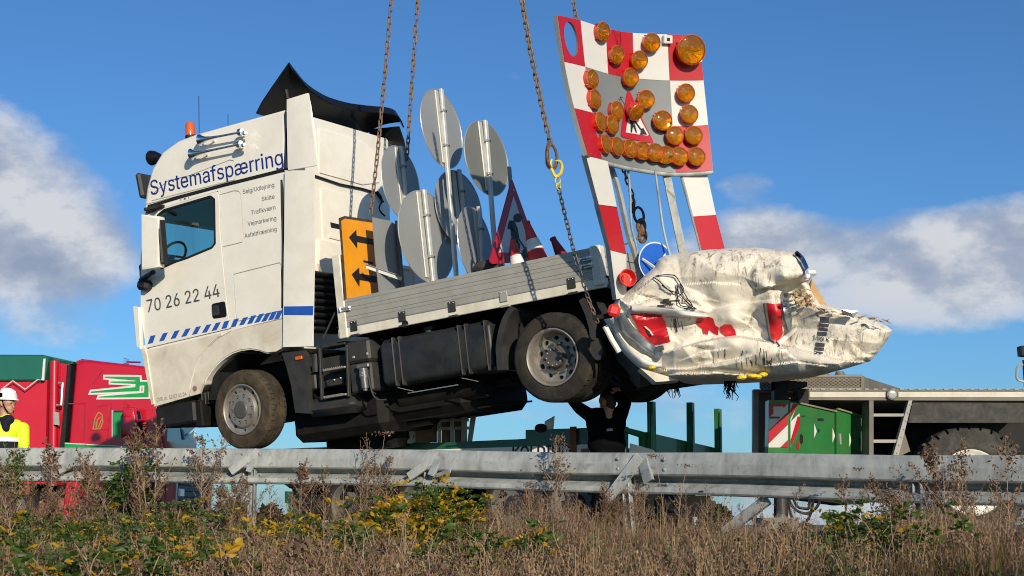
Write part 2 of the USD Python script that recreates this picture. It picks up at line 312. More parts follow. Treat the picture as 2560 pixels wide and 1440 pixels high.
def post(px, lean, top=.20, bottom=-.75, w=.055):
    p, t, n = rail_frame(px); a = rail_pt(px, -.03, top); b = a + t * lean + n * .02; b[2] = p[2] - .31 + bottom
    c = beam(a, b, .10, w, up=n, r=.004); c2 = beam(a + n * .02 - t * .028, b + n * .02 - t * .028, .012, .05, up=n, r=.003); c3 = beam(a + n * .02 + t * .028, b + n * .02 + t * .028, .012, .05, up=n, r=.003)
    return cat(c2, c3, beam(a, b, .06, .008, up=n, r=.003))
for px, lean in ((-20, 0), (632, .02), (1070, .05), (1560, .1), (2290, 0)):
    gr.part('post', post(px, lean), galv_old, 'leaning post pulled out of the upright' if px == 1070 else None, smooth=20)
# folded bracket arms between rail and posts
def bracket(pa, pb, za, zb, d0=.05, w=.07):
    a, b = rail_pt(pa, d0 - .01, za), rail_pt(pb, d0 + .035, zb); p, t, n = rail_frame((pa + pb) / 2)
    x = (b - a) / np.linalg.norm(b - a); y = np.cross(n, x)
    plate = beam(a, b, w, .008, up=n, r=.002); lip = beam(a + y * w / 2 - n * .012, b + y * w / 2 - n * .012, .007, .03, up=n, r=.002)
    return cat(plate, lip)
gr.part('bracket', bracket(650, 588, .285, .10), galv, smooth=15); gr.part('bracket', bracket(642, 632, .225, .10, .045, .05), galv_old, smooth=15)
gr.part('bracket', bracket(225, 160, .255, .10), galv_old, smooth=15)
gr.part('bracket', bracket(1098, 1035, .255, .085), galv, smooth=15); gr.part('bracket', bracket(1102, 1090, .235, .10, .05, .06), galv_old, smooth=15); gr.part('bracket', bracket(1100, 1142, .10, .14, .06, .03), galv, smooth=15)
gr.part('bracket', bracket(1606, 1530, .285, -.06, .05, .085), galv, smooth=15); gr.part('bracket', bracket(1612, 1634, .25, .09, .045, .085), galv_old, smooth=15)
p, t, n = rail_frame(1905); gr.part('brace', beam(rail_pt(1905, -.06, -.01), at(1785, 1352, 9.9), .075, .05, up=n), galv_old, 'diagonal steel ground brace', smooth=20)

# ---------------------------------------------------------------- far bushes on the horizon
bush = [leafmat('far_bush_leaf', (0.07, 0.075, 0.03), (0.16, 0.14, 0.06)), leafmat('far_bush_leaf_brown', (0.09, 0.065, 0.035), (0.17, 0.12, 0.06))]
bark = mat('bark', (0.07, 0.05, 0.035), 0.9, var=0.3)
def bushy(c, w, h, seed, n=900, leaf=.11):
    rg = np.random.default_rng(seed); k = max(4, int(w * 3)); cs = np.stack([rg.uniform(-w / 2, w / 2, k), rg.uniform(-w / 4, w / 4, k), rg.uniform(.25, .75, k) * h], 1); rs = rg.uniform(.22, .42, k) * h
    i = rg.integers(0, k, n); d = rg.normal(size=(n, 3)); d /= np.linalg.norm(d, axis=1, keepdims=True)
    p = cs[i] + d * rs[i][:, None] * rg.uniform(.55, 1.05, (n, 1)); p[:, 2] = np.maximum(p[:, 2], .05)
    return leaves(np.array(c) + p, rg, leaf)
def leaves(P, rg, size, aspect=1.6, nrm=None):
    """Small four-cornered leaves at P, turned at random."""
    n = len(P); a = rg.normal(size=(n, 3)); a /= np.linalg.norm(a, axis=1, keepdims=True); b = np.cross(a, rg.normal(size=(n, 3))); b /= np.linalg.norm(b, axis=1, keepdims=True)
    s = size * rg.uniform(.6, 1.3, (n, 1)); a = a * s * aspect / 2; b = b * s / 2
    V = np.stack([P - a, P + b, P + a, P - b], 1).reshape(-1, 3); o = np.arange(n)[:, None] * 4
    return trimesh.Trimesh(V, np.vstack([o + [0, 1, 2], o + [0, 2, 3]]), process=False)
def far_shrub(px, Z, w, h, seed, m, label):
    b = at(px, 1312, Z); b[2] = -.4
    t = Thing('far_shrub', label, 'shrub', tuple(b), 'shrubs on the far horizon')
    t.part('foliage', bushy(b, w, h, seed, int(700 * w), .13), bush[m], smooth=False)
    st = [tube([b + [dx, 0, -.1], b + [dx * 1.3 + .1, 0, h * .35], b + [dx * 1.5 + .2, .1, h * .6]], [.04, .03, .015], 5) for dx in np.linspace(-w / 3, w / 3, 4)]
    t.part('stem', cat(st), bark)
far_shrub(1660, 42, 3.6, 1.05, 1, 0, 'dusty green shrub seen below the rail just right of the trailer end')
far_shrub(1745, 44, 2.6, 0.9, 2, 1, 'brownish shrub on the horizon left of the diagonal rail brace')
far_shrub(655, 40, 2.4, 1.05, 3, 1, 'bare brown shrub on the horizon left of the trailer tail')
far_shrub(700, 46, 2.6, 0.75, 4, 0, 'low green shrub on the horizon beside the trailer tail')
far_shrub(2120, 45, 3.0, 0.45, 5, 1, 'low brown shrub on the horizon under the crane ladder')
# ---------------------------------------------------------------- the wrecked white flatbed lorry, hanging nose-down: its own frame is x to its rear, y across to the far side, z up
Pr, Pf = at(1380, 893, 15.1), at(607, 1024, 17.2)
ax = (Pf - Pr) / -np.linalg.norm(Pr - Pf); ay = np.cross([0, 0, 1], ax); ay /= np.linalg.norm(ay); az = np.cross(ax, ay)
r_ = math.radians(4.5); ay = ay * math.cos(r_) + az * math.sin(r_); az = np.cross(ax, ay)
TR = np.stack([ax, ay, az], 1); TM = T4(TR, Pr)
def onpl(px, py, p0, n):
    """Lorry-frame point seen at a pixel on the lorry-frame plane through p0 with normal n."""
    d = TR.T @ at(px, py, 1.0); o = TR.T @ (-Pr); n = np.array(n, float); return o + d * ((np.array(p0, float) - o) @ n) / (d @ n)
def S(px, py, y=0.0): return onpl(px, py, (0, y, 0), (0, 1, 0))
def SX(px, py, x): return onpl(px, py, (x, 0, 0), (1, 0, 0))
def SP(pts, y=0.0): return np.array([S(a, b, y)[[0, 2]] for a, b in pts])
def ext(poly, y0, y1):
    """Extrude a polygon in (x, z) between two y."""
    cs = CrossSection([np.asarray(r.coords)[:-1] for q in getattr(poly, 'geoms', [poly]) for r in (q.exterior, *q.interiors)], FillRule.EvenOdd) if not isinstance(poly, np.ndarray) else CrossSection([poly], FillRule.NonZero)
    return cs.extrude(y1 - y0).rotate((90, 0, 0)).translate((0, y1, 0))
def poly(pts, y=0.0): return Polygon(SP(pts, y)).buffer(0)
def rnd(p, r): return p.buffer(-r, join_style=2).buffer(r, quad_segs=6)
def layered(p, ys, ins, front=None):
    """Hull of a convex outline inset by ins[i] at ys[i] (front[i] more at the nose)."""
    P = []
    for i, (y, a) in enumerate(zip(ys, ins)):
        q = np.array(p.buffer(-a, join_style=1, quad_segs=4).exterior.coords)[:-1]
        if front is not None and front[i]:
            f = front[i]; x0 = q[:, 0].min(); w = np.clip(1 - (q[:, 0] - x0) / .5, 0, 1); q = q + np.stack([f * w, 0 * w], 1)
        P.append(np.stack([q[:, 0], np.full(len(q), y), q[:, 1]], 1))
    return Manifold.hull_points(np.vstack(P))

white = mat('white_lorry_paint', (0.76, 0.725, 0.65), 0.28, var=0.03, scale=2.0, coat=0.5, dirt=(0.42, 0.35, 0.25), dirt_amt=0.22, dscale=1.6, bump=0.02, bscale=3.0)
white_low = mat('white_lorry_paint_dusty', (0.68, 0.63, 0.53), 0.40, var=0.05, scale=3.0, dirt=(0.38, 0.30, 0.19), dirt_amt=0.6, dscale=2.2, spots=((0.32, 0.25, 0.16), 16.0, 0.66, 0.5))
white_clean = mat('white_panel_paint', (0.76, 0.73, 0.655), 0.35, var=0.04, scale=2.0, dirt=(0.5, 0.42, 0.3), dirt_amt=0.3, dscale=2.4)
plast = mat('black_plastic', (0.014, 0.014, 0.015), 0.55, var=0.3, spec=0.25)
plast_g = mat('grey_black_plastic', (0.030, 0.030, 0.032), 0.55, var=0.3, spec=0.3, dirt=(0.07, 0.06, 0.042), dirt_amt=0.4)
chassis_m = mat('chassis_paint', (0.010, 0.010, 0.010), 0.7, var=0.4, spec=0.12, dirt=(0.025, 0.02, 0.015), dirt_amt=0.35)
gloss_black = mat('black_gloss_paint', (0.006, 0.006, 0.008), 0.35, spec=0.35)
chrome = mat('chrome', (0.85, 0.85, 0.86), 0.08, metal=1.0, var=0.02)
rubber = mat('tyre_rubber', (0.024, 0.022, 0.020), 0.85, var=0.3, scale=8, bump=0.3, bscale=60, spec=0.2, dirt=(0.075, 0.058, 0.038), dirt_amt=0.55, dscale=4.5)
muddy = mat('muddy_rubber', (0.034, 0.029, 0.023), 0.9, var=0.35, scale=8, bump=0.5, bscale=40, spec=0.15, dirt=(0.13, 0.095, 0.058), dirt_amt=0.75, dscale=4.2)
rim_m = mat('wheel_steel', (0.42, 0.39, 0.35), 0.42, metal=0.6, var=0.15, scale=5, dirt=(0.16, 0.12, 0.08), dirt_amt=0.7, dscale=5)
rim_d = mat('wheel_hub_dark', (0.09, 0.085, 0.08), 0.55, metal=0.3, var=0.3, dirt=(0.14, 0.11, 0.08), dirt_amt=0.5)
alu = mat('dropside_aluminium', (0.34, 0.33, 0.30), 0.5, metal=0.12, var=0.08, scale=2.0, dirt=(0.22, 0.20, 0.17), dirt_amt=0.4, dscale=6)
alu_l = mat('bright_aluminium', (0.60, 0.60, 0.58), 0.35, metal=0.7, var=0.1, scale=4)
cream = mat('cream_rail_paint', (0.68, 0.64, 0.54), 0.45, var=0.06, dirt=(0.36, 0.29, 0.19), dirt_amt=0.5, dscale=4)
blue_t = mat('blue_film', (0.018, 0.085, 0.40), 0.35, var=0.08)
navy = mat('blue_lettering', (0.010, 0.026, 0.17), 0.4, var=0.05)
greyt = mat('grey_lettering', (0.07, 0.07, 0.075), 0.5, var=0.05)
amber = mat('amber_lens', (0.58, 0.10, 0.006), 0.12, coat=0.8, var=0.15, scale=40)
redl = mat('red_lens', (0.62, 0.03, 0.015), 0.15, coat=0.8, var=0.1, scale=30)
LOOK['tinted_glass'] = usdkit.material(stage, '/World/Looks/tinted_glass', {'lw': ('layer_weight', {'blend': 0.35}), 'fr': ('math', {'math_type': 'multiply_add', 'value2': 0.22, 'value3': 0.02}), 't': ('transparent_bsdf', {'color': (0.60, 0.78, 0.72)}), 'g': ('glossy_bsdf', {'roughness': 0.02, 'color': (0.9, 0.9, 0.9)}), 'm': ('mix_closure', {})}, [('lw.facing', 'fr.value1'), ('fr.value', 'm.fac'), ('t.BSDF', 'm.closure1'), ('g.BSDF', 'm.closure2')], surface='m.closure')
glass = LOOK['tinted_glass']

lorry = Thing('flatbed_lorry', 'white flatbed lorry with wrecked cab hanging nose-down from four rusty chains', 'lorry', M=TM, local=True)
L = lorry.part
YC = 0.03                                             # the cab's near side
CAB = [(386, 1020), (363, 872), (346, 770), (346, 640), (352, 545), (362, 470), (378, 420), (405, 378), (445, 350), (490, 333), (600, 303), (712, 272), (716, 868)]
cabp = poly(CAB, YC)
shell = layered(cabp, [YC, YC + .012, YC + .04, YC + .14, 2.30, 2.40, 2.44], [.045, .018, .004, 0, 0, .03, .08], [.05, .045, .03, 0, 0, .06, .1])
# hollow it, and cut the wheel arch, the two side windows, the windscreen and the panel joints
inner = layered(cabp, [YC + .07, YC + .12, 2.32, 2.38], [.16, .10, .10, .16]) - ext(poly([(300, 770), (800, 640), (800, 1100), (300, 1100)], YC), -1, 4)
ARCH = [(503, 1040), (503, 993), (508, 970), (516, 950), (530, 928), (546, 910), (563, 896), (582, 884), (603, 877), (626, 874), (648, 877), (668, 884), (690, 880), (712, 872), (725, 905), (735, 960), (738, 1100)]
WIN = [(398, 540), (412, 528), (527, 494), (535, 500), (537, 608), (530, 617), (470, 642), (440, 652), (405, 668), (396, 662)]
DOOR = [(366, 532), (545, 477), (549, 492), (552, 580), (562, 690), (571, 780), (578, 822), (366, 872), (352, 790), (352, 640)]
def groove(pts, w=.011, d=.03): return ext(LineString(SP(pts, YC)).buffer(w / 2, cap_style=1), YC - .1, YC + d)
cuts_ = [ext(poly(ARCH, YC), -1, .75), ext(poly([(470, 1100), (503, 985), (735, 985), (735, 1100)], YC), -1, 4), ext(poly(WIN, YC), -1, 4)]
ROOFLINE = [(372, 516), (460, 490), (560, 463), (716, 424)]
body = shell - inner
for c in cuts_: body = body - c
wsc = SP([(350, 548), (347, 688)], YC); body = body - Manifold.cube((.62, 2.06, abs(wsc[1, 1] - wsc[0, 1]))).translate((wsc[0, 0] - .25, .20, min(wsc[:, 1])))
doorhole = poly(DOOR, YC)
body = body - ext(doorhole, YC - .2, YC + .035)
DR = lambda r: rnd(doorhole.buffer(-.009, join_style=2), .02)
for g in ([(362, 512), (460, 486), (560, 459), (716, 420)], [(378, 502), (378, 488), (420, 452), (470, 440), (575, 400), (583, 402), (590, 440), (586, 450), (379, 502)],
          [(549, 487), (585, 477), (596, 478), (601, 486), (608, 596), (604, 606), (557, 617)], [(583, 686), (698, 657), (702, 662), (706, 800)], [(583, 686), (590, 795), (596, 803), (706, 776)],
          [(474, 993), (478, 960), (488, 925), (502, 893), (520, 868), (545, 846), (577, 828)], [(577, 828), (640, 812), (712, 795)], [(597, 824), (600, 855), (604, 876)], [(388, 1000), (378, 930), (366, 880)]):
    body = body - groove(g)
cab_path = L('cab_body', body, white, smooth=30)
L('roof_seam', ext(LineString(SP(ROOFLINE, YC)).buffer(.022), YC - .004, YC + .03), plast, 'black sealing strip above the door')
low = poly([(386, 1018), (365, 876), (578, 826), (716, 795), (716, 866), (692, 880), (668, 882), (648, 875), (626, 872), (603, 875), (582, 882), (563, 894), (546, 908), (530, 926), (516, 948), (507, 970), (502, 985)], YC)
low = low.difference(LineString(SP([(474, 993), (478, 960), (488, 925), (502, 893), (520, 868), (545, 846), (577, 828)], YC)).buffer(.006))
for i, g in enumerate(low.geoms if hasattr(low, 'geoms') else [low]):
    if g.area < .01: continue
    L('fender' if i == 0 else 'bumper_side', ext(rnd(g.buffer(-.006, join_style=2), .015), YC - .014, YC + .02), white_low, 'dusty lower panel', smooth=20)
door_m = ext(DR(0), YC - .010, YC + .03) - ext(poly(WIN, YC), -1, 1)
door = L('door', door_m, white, smooth=20)
fr_ = poly(WIN, YC); L('window_frame', ext(fr_.buffer(.028, quad_segs=3), YC - .016, YC + .012) - ext(fr_, -1, 1), plast, under=door)
L('window', ext(fr_.buffer(.004), YC + .002, YC + .008), glass, under=door)
L('far_window', ext(fr_.buffer(.004), 2.39, 2.396), glass)
hd = poly([(531, 760), (564, 753), (569, 792), (535, 797)], YC); L('handle_recess', ext(rnd(hd, .03), YC - .018, YC - .008), gloss_black, under=door)
L('door_handle', ext(rnd(poly([(536, 766), (549, 763), (552, 788), (538, 790)], YC), .02), YC - .045, YC - .018), plast_g, under=door)
for k in range(3): q = S(452 + 10 * k, 499 - 2.6 * k, YC - .012); L('vent_hole', rbox(.012 if k != 1 else .03, .006, .012, .002, c=q), plast, under=door)
L('window_shelf', ext(poly([(370, 525), (412, 512), (412, 520), (372, 534)], YC), YC - .05, YC + .01), plast)
# steering wheel, dash and seats inside
sw = S(432, 640, .55); a_ = np.linspace(0, 2 * np.pi, 25)[:-1]; R_ = rot([0, 1, 0], -50)
L('steering_wheel', cat(tube((np.stack([.22 * np.cos(a_), .22 * np.sin(a_), 0 * a_], 1) @ R_.T) + sw, .018, 6, True), beam(sw, sw + [-.35, 0, -.25], .06, .06), beam(sw + R_ @ [0, -.2, 0], sw + R_ @ [0, .2, 0], .05, .02)), plast)
dsh = S(372, 655, .3); L('dashboard', box2((dsh[0] - .1, .15, dsh[2] - .6), (dsh[0] + .35, 2.3, dsh[2]), .06), plast)
st_ = S(520, 640, .5); L('seat', box2((st_[0] - .4, .45, st_[2] - .75), (st_[0] + .1, .95, st_[2] - .55), .06), plast_g)
# lettering and stripes on the side
NY = np.array([0, -1.0, 0])
def letter(txt, b0, b1, cap_px, m, y=YC - .012, name='lettering', bold=False, d=.004):
    L(name, text_on(txt, S(*b0, y), S(*b1, y), S(b0[0] - .09 * cap_px, b0[1] - cap_px, y), NY, d, bold=bold), m, smooth=False)
letter('Systemafspærring', (378, 488), (709, 411), 36, navy, y=YC - .001)
for t_, a, b in (('Salg/Udlejning', (608, 485), (686, 467)), ('Skilte', (655, 503), (687, 496)), ('Trafikværn', (629, 537), (689, 523)), ('Vejmarkering', (620, 565), (691, 550)), ('Asfaltfræsning', (612, 595), (692, 577))):
    letter(t_, a, b, 10.5, mat('pale_lettering', (0.13, 0.13, 0.13), 0.5), y=YC - .001, d=.002)
letter('70 26 22 44', (369, 781), (550, 741), 31, greyt, bold=False)
letter('CVR. nr. 32 07 41 54', (393, 1004), (467, 988), 9, mat('faded_lettering', (0.30, 0.27, 0.22), 0.6), y=YC - .016)
zb_ = lambda q: (300 + q[0] / 2.62, 600 + q[1] / 2.62)
bots = [(185, 682), (260, 665), (335, 650), (405, 636), (475, 622), (540, 610), (603, 597), (668, 584), (725, 573), (780, 560), (833, 552), (880, 544), (925, 537), (970, 527), (1010, 522)]
tops = [(237, 622), (318, 605), (395, 590), (467, 577), (535, 563), (603, 550), (665, 537), (720, 527), (780, 513), (840, 503), (893, 491), (945, 480), (990, 474), (1030, 465), (1067, 460)]
for (xb, yb), (xt, yt) in zip(bots, tops):
    q = [zb_((xb, yb)), zb_((xb + 33, yb - 7)), zb_((xt, yt)), zb_((xt - 33, yt + 7))]
    yy = YC - .0125 if xb < 700 else YC - .0035
    L('stripe', ext(poly(q, YC), yy, yy + .006), blue_t, smooth=False)
# rear wall of the cab: seam hose, panel ribs, vents
w0, w1 = S(714, 272, YC), S(716, 868, YC); nW = np.cross(w1 - w0, [0, 1, 0]); nW /= np.linalg.norm(nW); nW = nW if nW[0] > 0 else -nW
def RW(px, py, off=0.0): return onpl(px, py, w0 + nW * off, nW)
L('rear_seam', tube([RW(788, 440, .01), RW(850, 461, .012), RW(905, 472, .012), RW(940, 482, .02), RW(958, 505, .02)], .016, 6), plast)
L('rear_hose', tube(spline([RW(942, 478, .03), RW(955, 500, .06), RW(948, 520, .05), RW(962, 540, .06)], 16), .012, 6), plast)
def rplate(name, pts, h, m, **k):
    P = np.array([RW(*p, -.01) for p in pts]); c = P.mean(0); P2 = P + nW * (h + .01); P3 = c + (P2 - c) * .96
    L(name, Manifold.hull_points(np.vstack([P, P2 - nW * .004, P3])), m, **k)
rplate('rear_panel', [(800, 470), (930, 500), (955, 560), (958, 640), (860, 640), (806, 600)], .012, white_clean, smooth=20)
rplate('rear_vent', [(822, 556), (847, 562), (849, 574), (824, 569)], .022, plast)
for k in range(3): rplate('rear_rib', [(818, 588 + 18 * k), (850, 596 + 18 * k), (850, 603 + 18 * k), (818, 595 + 18 * k)], .03, white_clean)
rplate('rear_upper_panel', [(796, 322), (900, 352), (936, 380), (946, 456), (905, 462), (798, 432)], .010, white_clean, smooth=20)
rplate('lower_cab_corner', [(792, 600), (850, 612), (848, 660), (815, 690), (800, 688), (790, 660)], .05, white_clean, smooth=20)
L('bellows', cat([rbox(.22, .7, .05, .02, c=S(812, 690 + 17 * k, .45)) for k in range(9)]), plast)
# side deflectors
def sheet_px(rows, y, thick, ripple=0.0, yb=0.0):
    """rows: list of (left px, right px) pairs down the sheet."""
    n, c = len(rows), 5; P = np.zeros((n, c, 3))
    for i, ((a, b), (e, d)) in enumerate(rows):
        for j in range(c):
            u = j / (c - 1); P[i, j] = S(a + (e - a) * u, b + (d - b) * u, y + ripple * math.sin(i * 2.1) * (1 - (u - .5) ** 2) + yb * (i / (n - 1)) ** 2 + .03 * (u - .5) ** 2)
    return grid_sheet(P, thick)
rows = []
for k in range(15):
    v = k / 14; rows.append(((714 - 5 * v, 426 + 442 * v), (785 + 2 * math.sin(v * 5), 426 + 440 * v)))
dfl = L('side_deflector', sheet_px(rows, -.015, .03, .006, .0), white_clean, 'loose rear side deflector', smooth=50)
L('blue_band', sheet_px([((710.5, 766), (783, 765)), ((710, 787), (782, 788))], -.034, .004), blue_t, under=dfl)
L('upper_deflector', sheet_px([((719, 249), (771, 233)), ((719, 300), (778, 290)), ((720, 360), (785, 345)), ((722, 426), (792, 414))], -.03, .03, .004), white_clean, 'loose upper side deflector', smooth=50)
L('deflector_bracket', tube([S(714, 280, .02), S(716, 345, .03), S(713, 420, .03)], .016, 6), plast)
L('deflector_fold', sheet_px([((771, 236), (776, 262)), ((781, 330), (790, 340)), ((790, 412), (793, 414))], .0, .02), white_clean)
L('deflector_bracket', tube([S(706, 450, .05), S(709, 600, .05), S(708, 770, .05)], .03, 6), plast)
# black roof deflector, bent up to a peak over the near side
ridge_px = [(722, 157), (738, 178), (760, 205), (790, 228), (825, 246), (870, 259), (920, 266), (965, 270), (985, 276), (1000, 304)]
ry_ = np.array([.10, .22, .40, .62, .90, 1.25, 1.6, 1.95, 2.2, 2.42])
rid = np.array([S(*p, y) for p, y in zip(ridge_px, ry_)]); rid = spline(rid, 24)
fr0, fr1 = S(641, 284, .12), S(641, 284, .12) + np.array([0, 2.2, 0.02])
front = np.array([fr0 + (fr1 - fr0) * t for t in np.linspace(0, 1, 24)])
edge = np.array([S(*p, .11) for p in [(641, 284), (655, 256), (676, 224), (702, 186), (722, 157)]])
P = np.zeros((9, 24, 3))
for i in range(9):
    s = i / 8; bow = np.interp(s, np.linspace(0, 1, 5), np.arange(5)); k0 = int(min(bow, 3)); e = edge[k0] + (edge[k0 + 1] - edge[k0]) * (bow - k0)
    lin = front[0] + (rid[0] - front[0]) * s
    for j in range(24): P[i, j] = front[j] + (rid[j] - front[j]) * s + (e - lin) * (1 - j / 23) + np.array([0, 0, .07 * math.sin(math.pi * s) * (j / 23)])
spo = L('roof_deflector', grid_sheet(P, .025), gloss_black, 'black roof deflector bent up to a peak', smooth=60)
lip = np.stack([rid, rid + np.array([.05, 0, -.10])], 0); L('deflector_lip', grid_sheet(lip, .02), gloss_black, under=spo, smooth=60)
for a, b in (((715, 222), (720, 246)), ((880, 290), (912, 350)), ((800, 285), (890, 300))):
    L('deflector_strut', tube([S(*a, .3 if a[0] < 800 else 1.7), S(*b, .3 if a[0] < 800 else 1.9)], .022, 6), plast_g, under=spo)
L('far_side_deflector', sheet_px([((920, 324), (998, 316)), ((935, 352), (1010, 352)), ((955, 400), (1022, 420))], 2.38, .03), gloss_black, 'black inside of the far deflector', smooth=50)
# horns
for b0, b1 in (((500, 350), (601, 331)), ((479, 386), (598, 361))):
    p, q = S(*b0, -.10), S(*b1, -.10); d = (p - q) / np.linalg.norm(p - q); c = lathe([(0, 0), (.014, 0), (.016, .30), (.022, .42), (.034, .50), (.055, .55), (.078, .575), (.074, .578), (.045, .55), (0, .52)], 24)
    Lh = np.linalg.norm(p - q); c = c.scale((1, 1, Lh / .575)); h = L('air_horn', moved(c, frame_of(d), q), chrome, smooth=40)
    L('horn_driver', cat(cyl(q - d * .03, q + d * .02, .05, 20), rbox(.06, .05, .05, .01, c=q - d * .07 + [0, 0, -.02])), chrome, under=h)
    for t in (.05, .8): s_ = q + (p - q) * t; L('horn_foot', cyl(s_, s_ + [0, .13, -.02], .012, 8), chrome, under=h)
# beacon, aerials, roof lamp, visor, mirror
bp = S(477, 343, .35); up = TR.T @ np.array([0, 0, 1.0])
bc = L('beacon', moved(lathe([(0, .02), (.068, .02), (.068, .06), (.064, .17), (.05, .20), (0, .205)], 24), t=bp), amber)
L('beacon_base', cyl(bp - [0, 0, .05], bp + [0, 0, .02], .075, 20), plast, under=bc)
for a, b, w in (((498, 332), (497, 240), .0045), ((570, 312), (570, 286), .004)): L('aerial', tube([S(*a, .5), S(*b, .5)], w, 5), plast)
for y in (.3, 2.1):
    lp = S(385, 394, y) if y < 1 else S(385, 394, .3) + [0, y - .3, 0]; L('roof_lamp', moved(lathe([(0, -.10), (.05, -.10), (.09, -.02), (.105, .05), (.1, .06), (0, .06)], 20), frame_of((-1, 0, .1), (0, 1, 0)), lp), gloss_black)
v0 = S(350, 460, .1); L('sun_visor', moved(rboxm(.09, 2.1, .36, .03), rot([0, 1, 0], -8), v0 + [-.06, 1.08, 0]), plast_g, smooth=20)
mq = [S(360, 538, -.28), S(404, 543, -.28), S(404, 668, -.28), S(362, 676, -.28)]
P = []
for i, q in enumerate(mq):
    for y in (-.06, .05): P.append(q + [0 if y > 0 else .015, y, 0]); P.append(q + [(.03 if i in (0, 3) else -.012), y * 1.3, (-.03 if i < 2 else .03)])
mir = L('mirror', Manifold.hull_points(np.array(P)), white_clean, smooth=35)
c = (mq[1] + mq[2]) / 2; L('mirror_face', rbox(.05, .13, .60, .02, c=c + [.022, 0, 0]), plast, under=mir)
L('mirror_arm', beam(S(362, 524, -.26), S(402, 516, .03), .06, .05, r=.015), plast, under=mir)
L('mirror_arm', beam(S(385, 680, -.22), S(352, 700, .02), .07, .06, r=.02), plast, under=mir); L('mirror_foot', moved(rboxm(.20, .16, .14, .04), rot([0, 1, 0], 14), S(362, 713, -.03)), plast, under=mir)
L('corner_deflector', ext(poly([(335, 765), (347, 768), (352, 872), (344, 866)], -.02), -.035, .03), white_clean, smooth=20)
L('front_corner', layered(poly([(383, 1015), (366, 900), (356, 868), (366, 862), (374, 890), (392, 1012)], .04), [.0, .03, .25], [.012, 0, 0]), white_low, 'torn front corner strip')
L('lower_bumper', box2(S(388, 1072, .05) * [1, 0, 1] + [0, .06, 0], S(482, 1000, .05) * [1, 0, 1] + [0, 2.35, 0], .03), plast)
L('bumper_step', cat(box2(S(488, 1070, .1) * [1, 0, 1] + [0, .1, 0], S(502, 1000, .1) * [1, 0, 1] + [0, .3, 0], .02)), chassis_m)
L('arch_liner', ext(Polygon(SP([(540, 1000), (545, 930), (600, 880), (690, 880), (725, 930), (735, 1000), (730, 900), (690, 868), (600, 866), (535, 915), (520, 1000)], .1)).buffer(0), .12, .75), plast, smooth=30)
L('wing_ribs', cat([rbox(.02, .25, .16, .005, c=S(512 + 8 * k, 1000 - 2 * k, .3)) for k in range(6)]), plast_g)
L('side_reflector', moved(cyl((0, 0, 0), (0, -.01, 0), .035, 16), t=S(488, 971, YC - .014)), mat('dusty_reflector', (0.30, 0.16, 0.14), 0.4))
# wheels
def to_side(m, c, steer=0.0): return moved(moved(m, rot([1, 0, 0], 90)), rot([0, 0, 1], steer), c)
def tyre_m(R=.505, w=.315, ri=.315):
    p = [(ri, -.015), (ri + .03, .004), (R - .10, .010), (R - .035, -.004), (R - .010, -.025), (R, -.05)]
    for g in (.085, .145, .205): p += [(R, -g), (R - .014, -g - .002), (R - .014, -g - .014), (R, -g - .016)]
    p += [(R, -w + .05), (R - .010, -w + .025), (R - .035, -w + .004), (R - .10, -w), (ri + .03, -w + .01), (ri, -w + .03)]
    t = lathe(p[::-1] if False else p, 80); return t
def treaded(t, R, w, n=46):
    cuts = [Manifold.cube((.03, .012, .06), True).rotate((0, 0, 20)).translate((R, 0, -h)).rotate((0, 0, 360 * (i + .5 * k) / n)) for i in range(n) for k, h in enumerate((.045, w - .045))]
    return t - Manifold.batch_boolean(cuts, __import__('manifold3d').OpType.Add)
TY = treaded(tyre_m(), .505, .315)
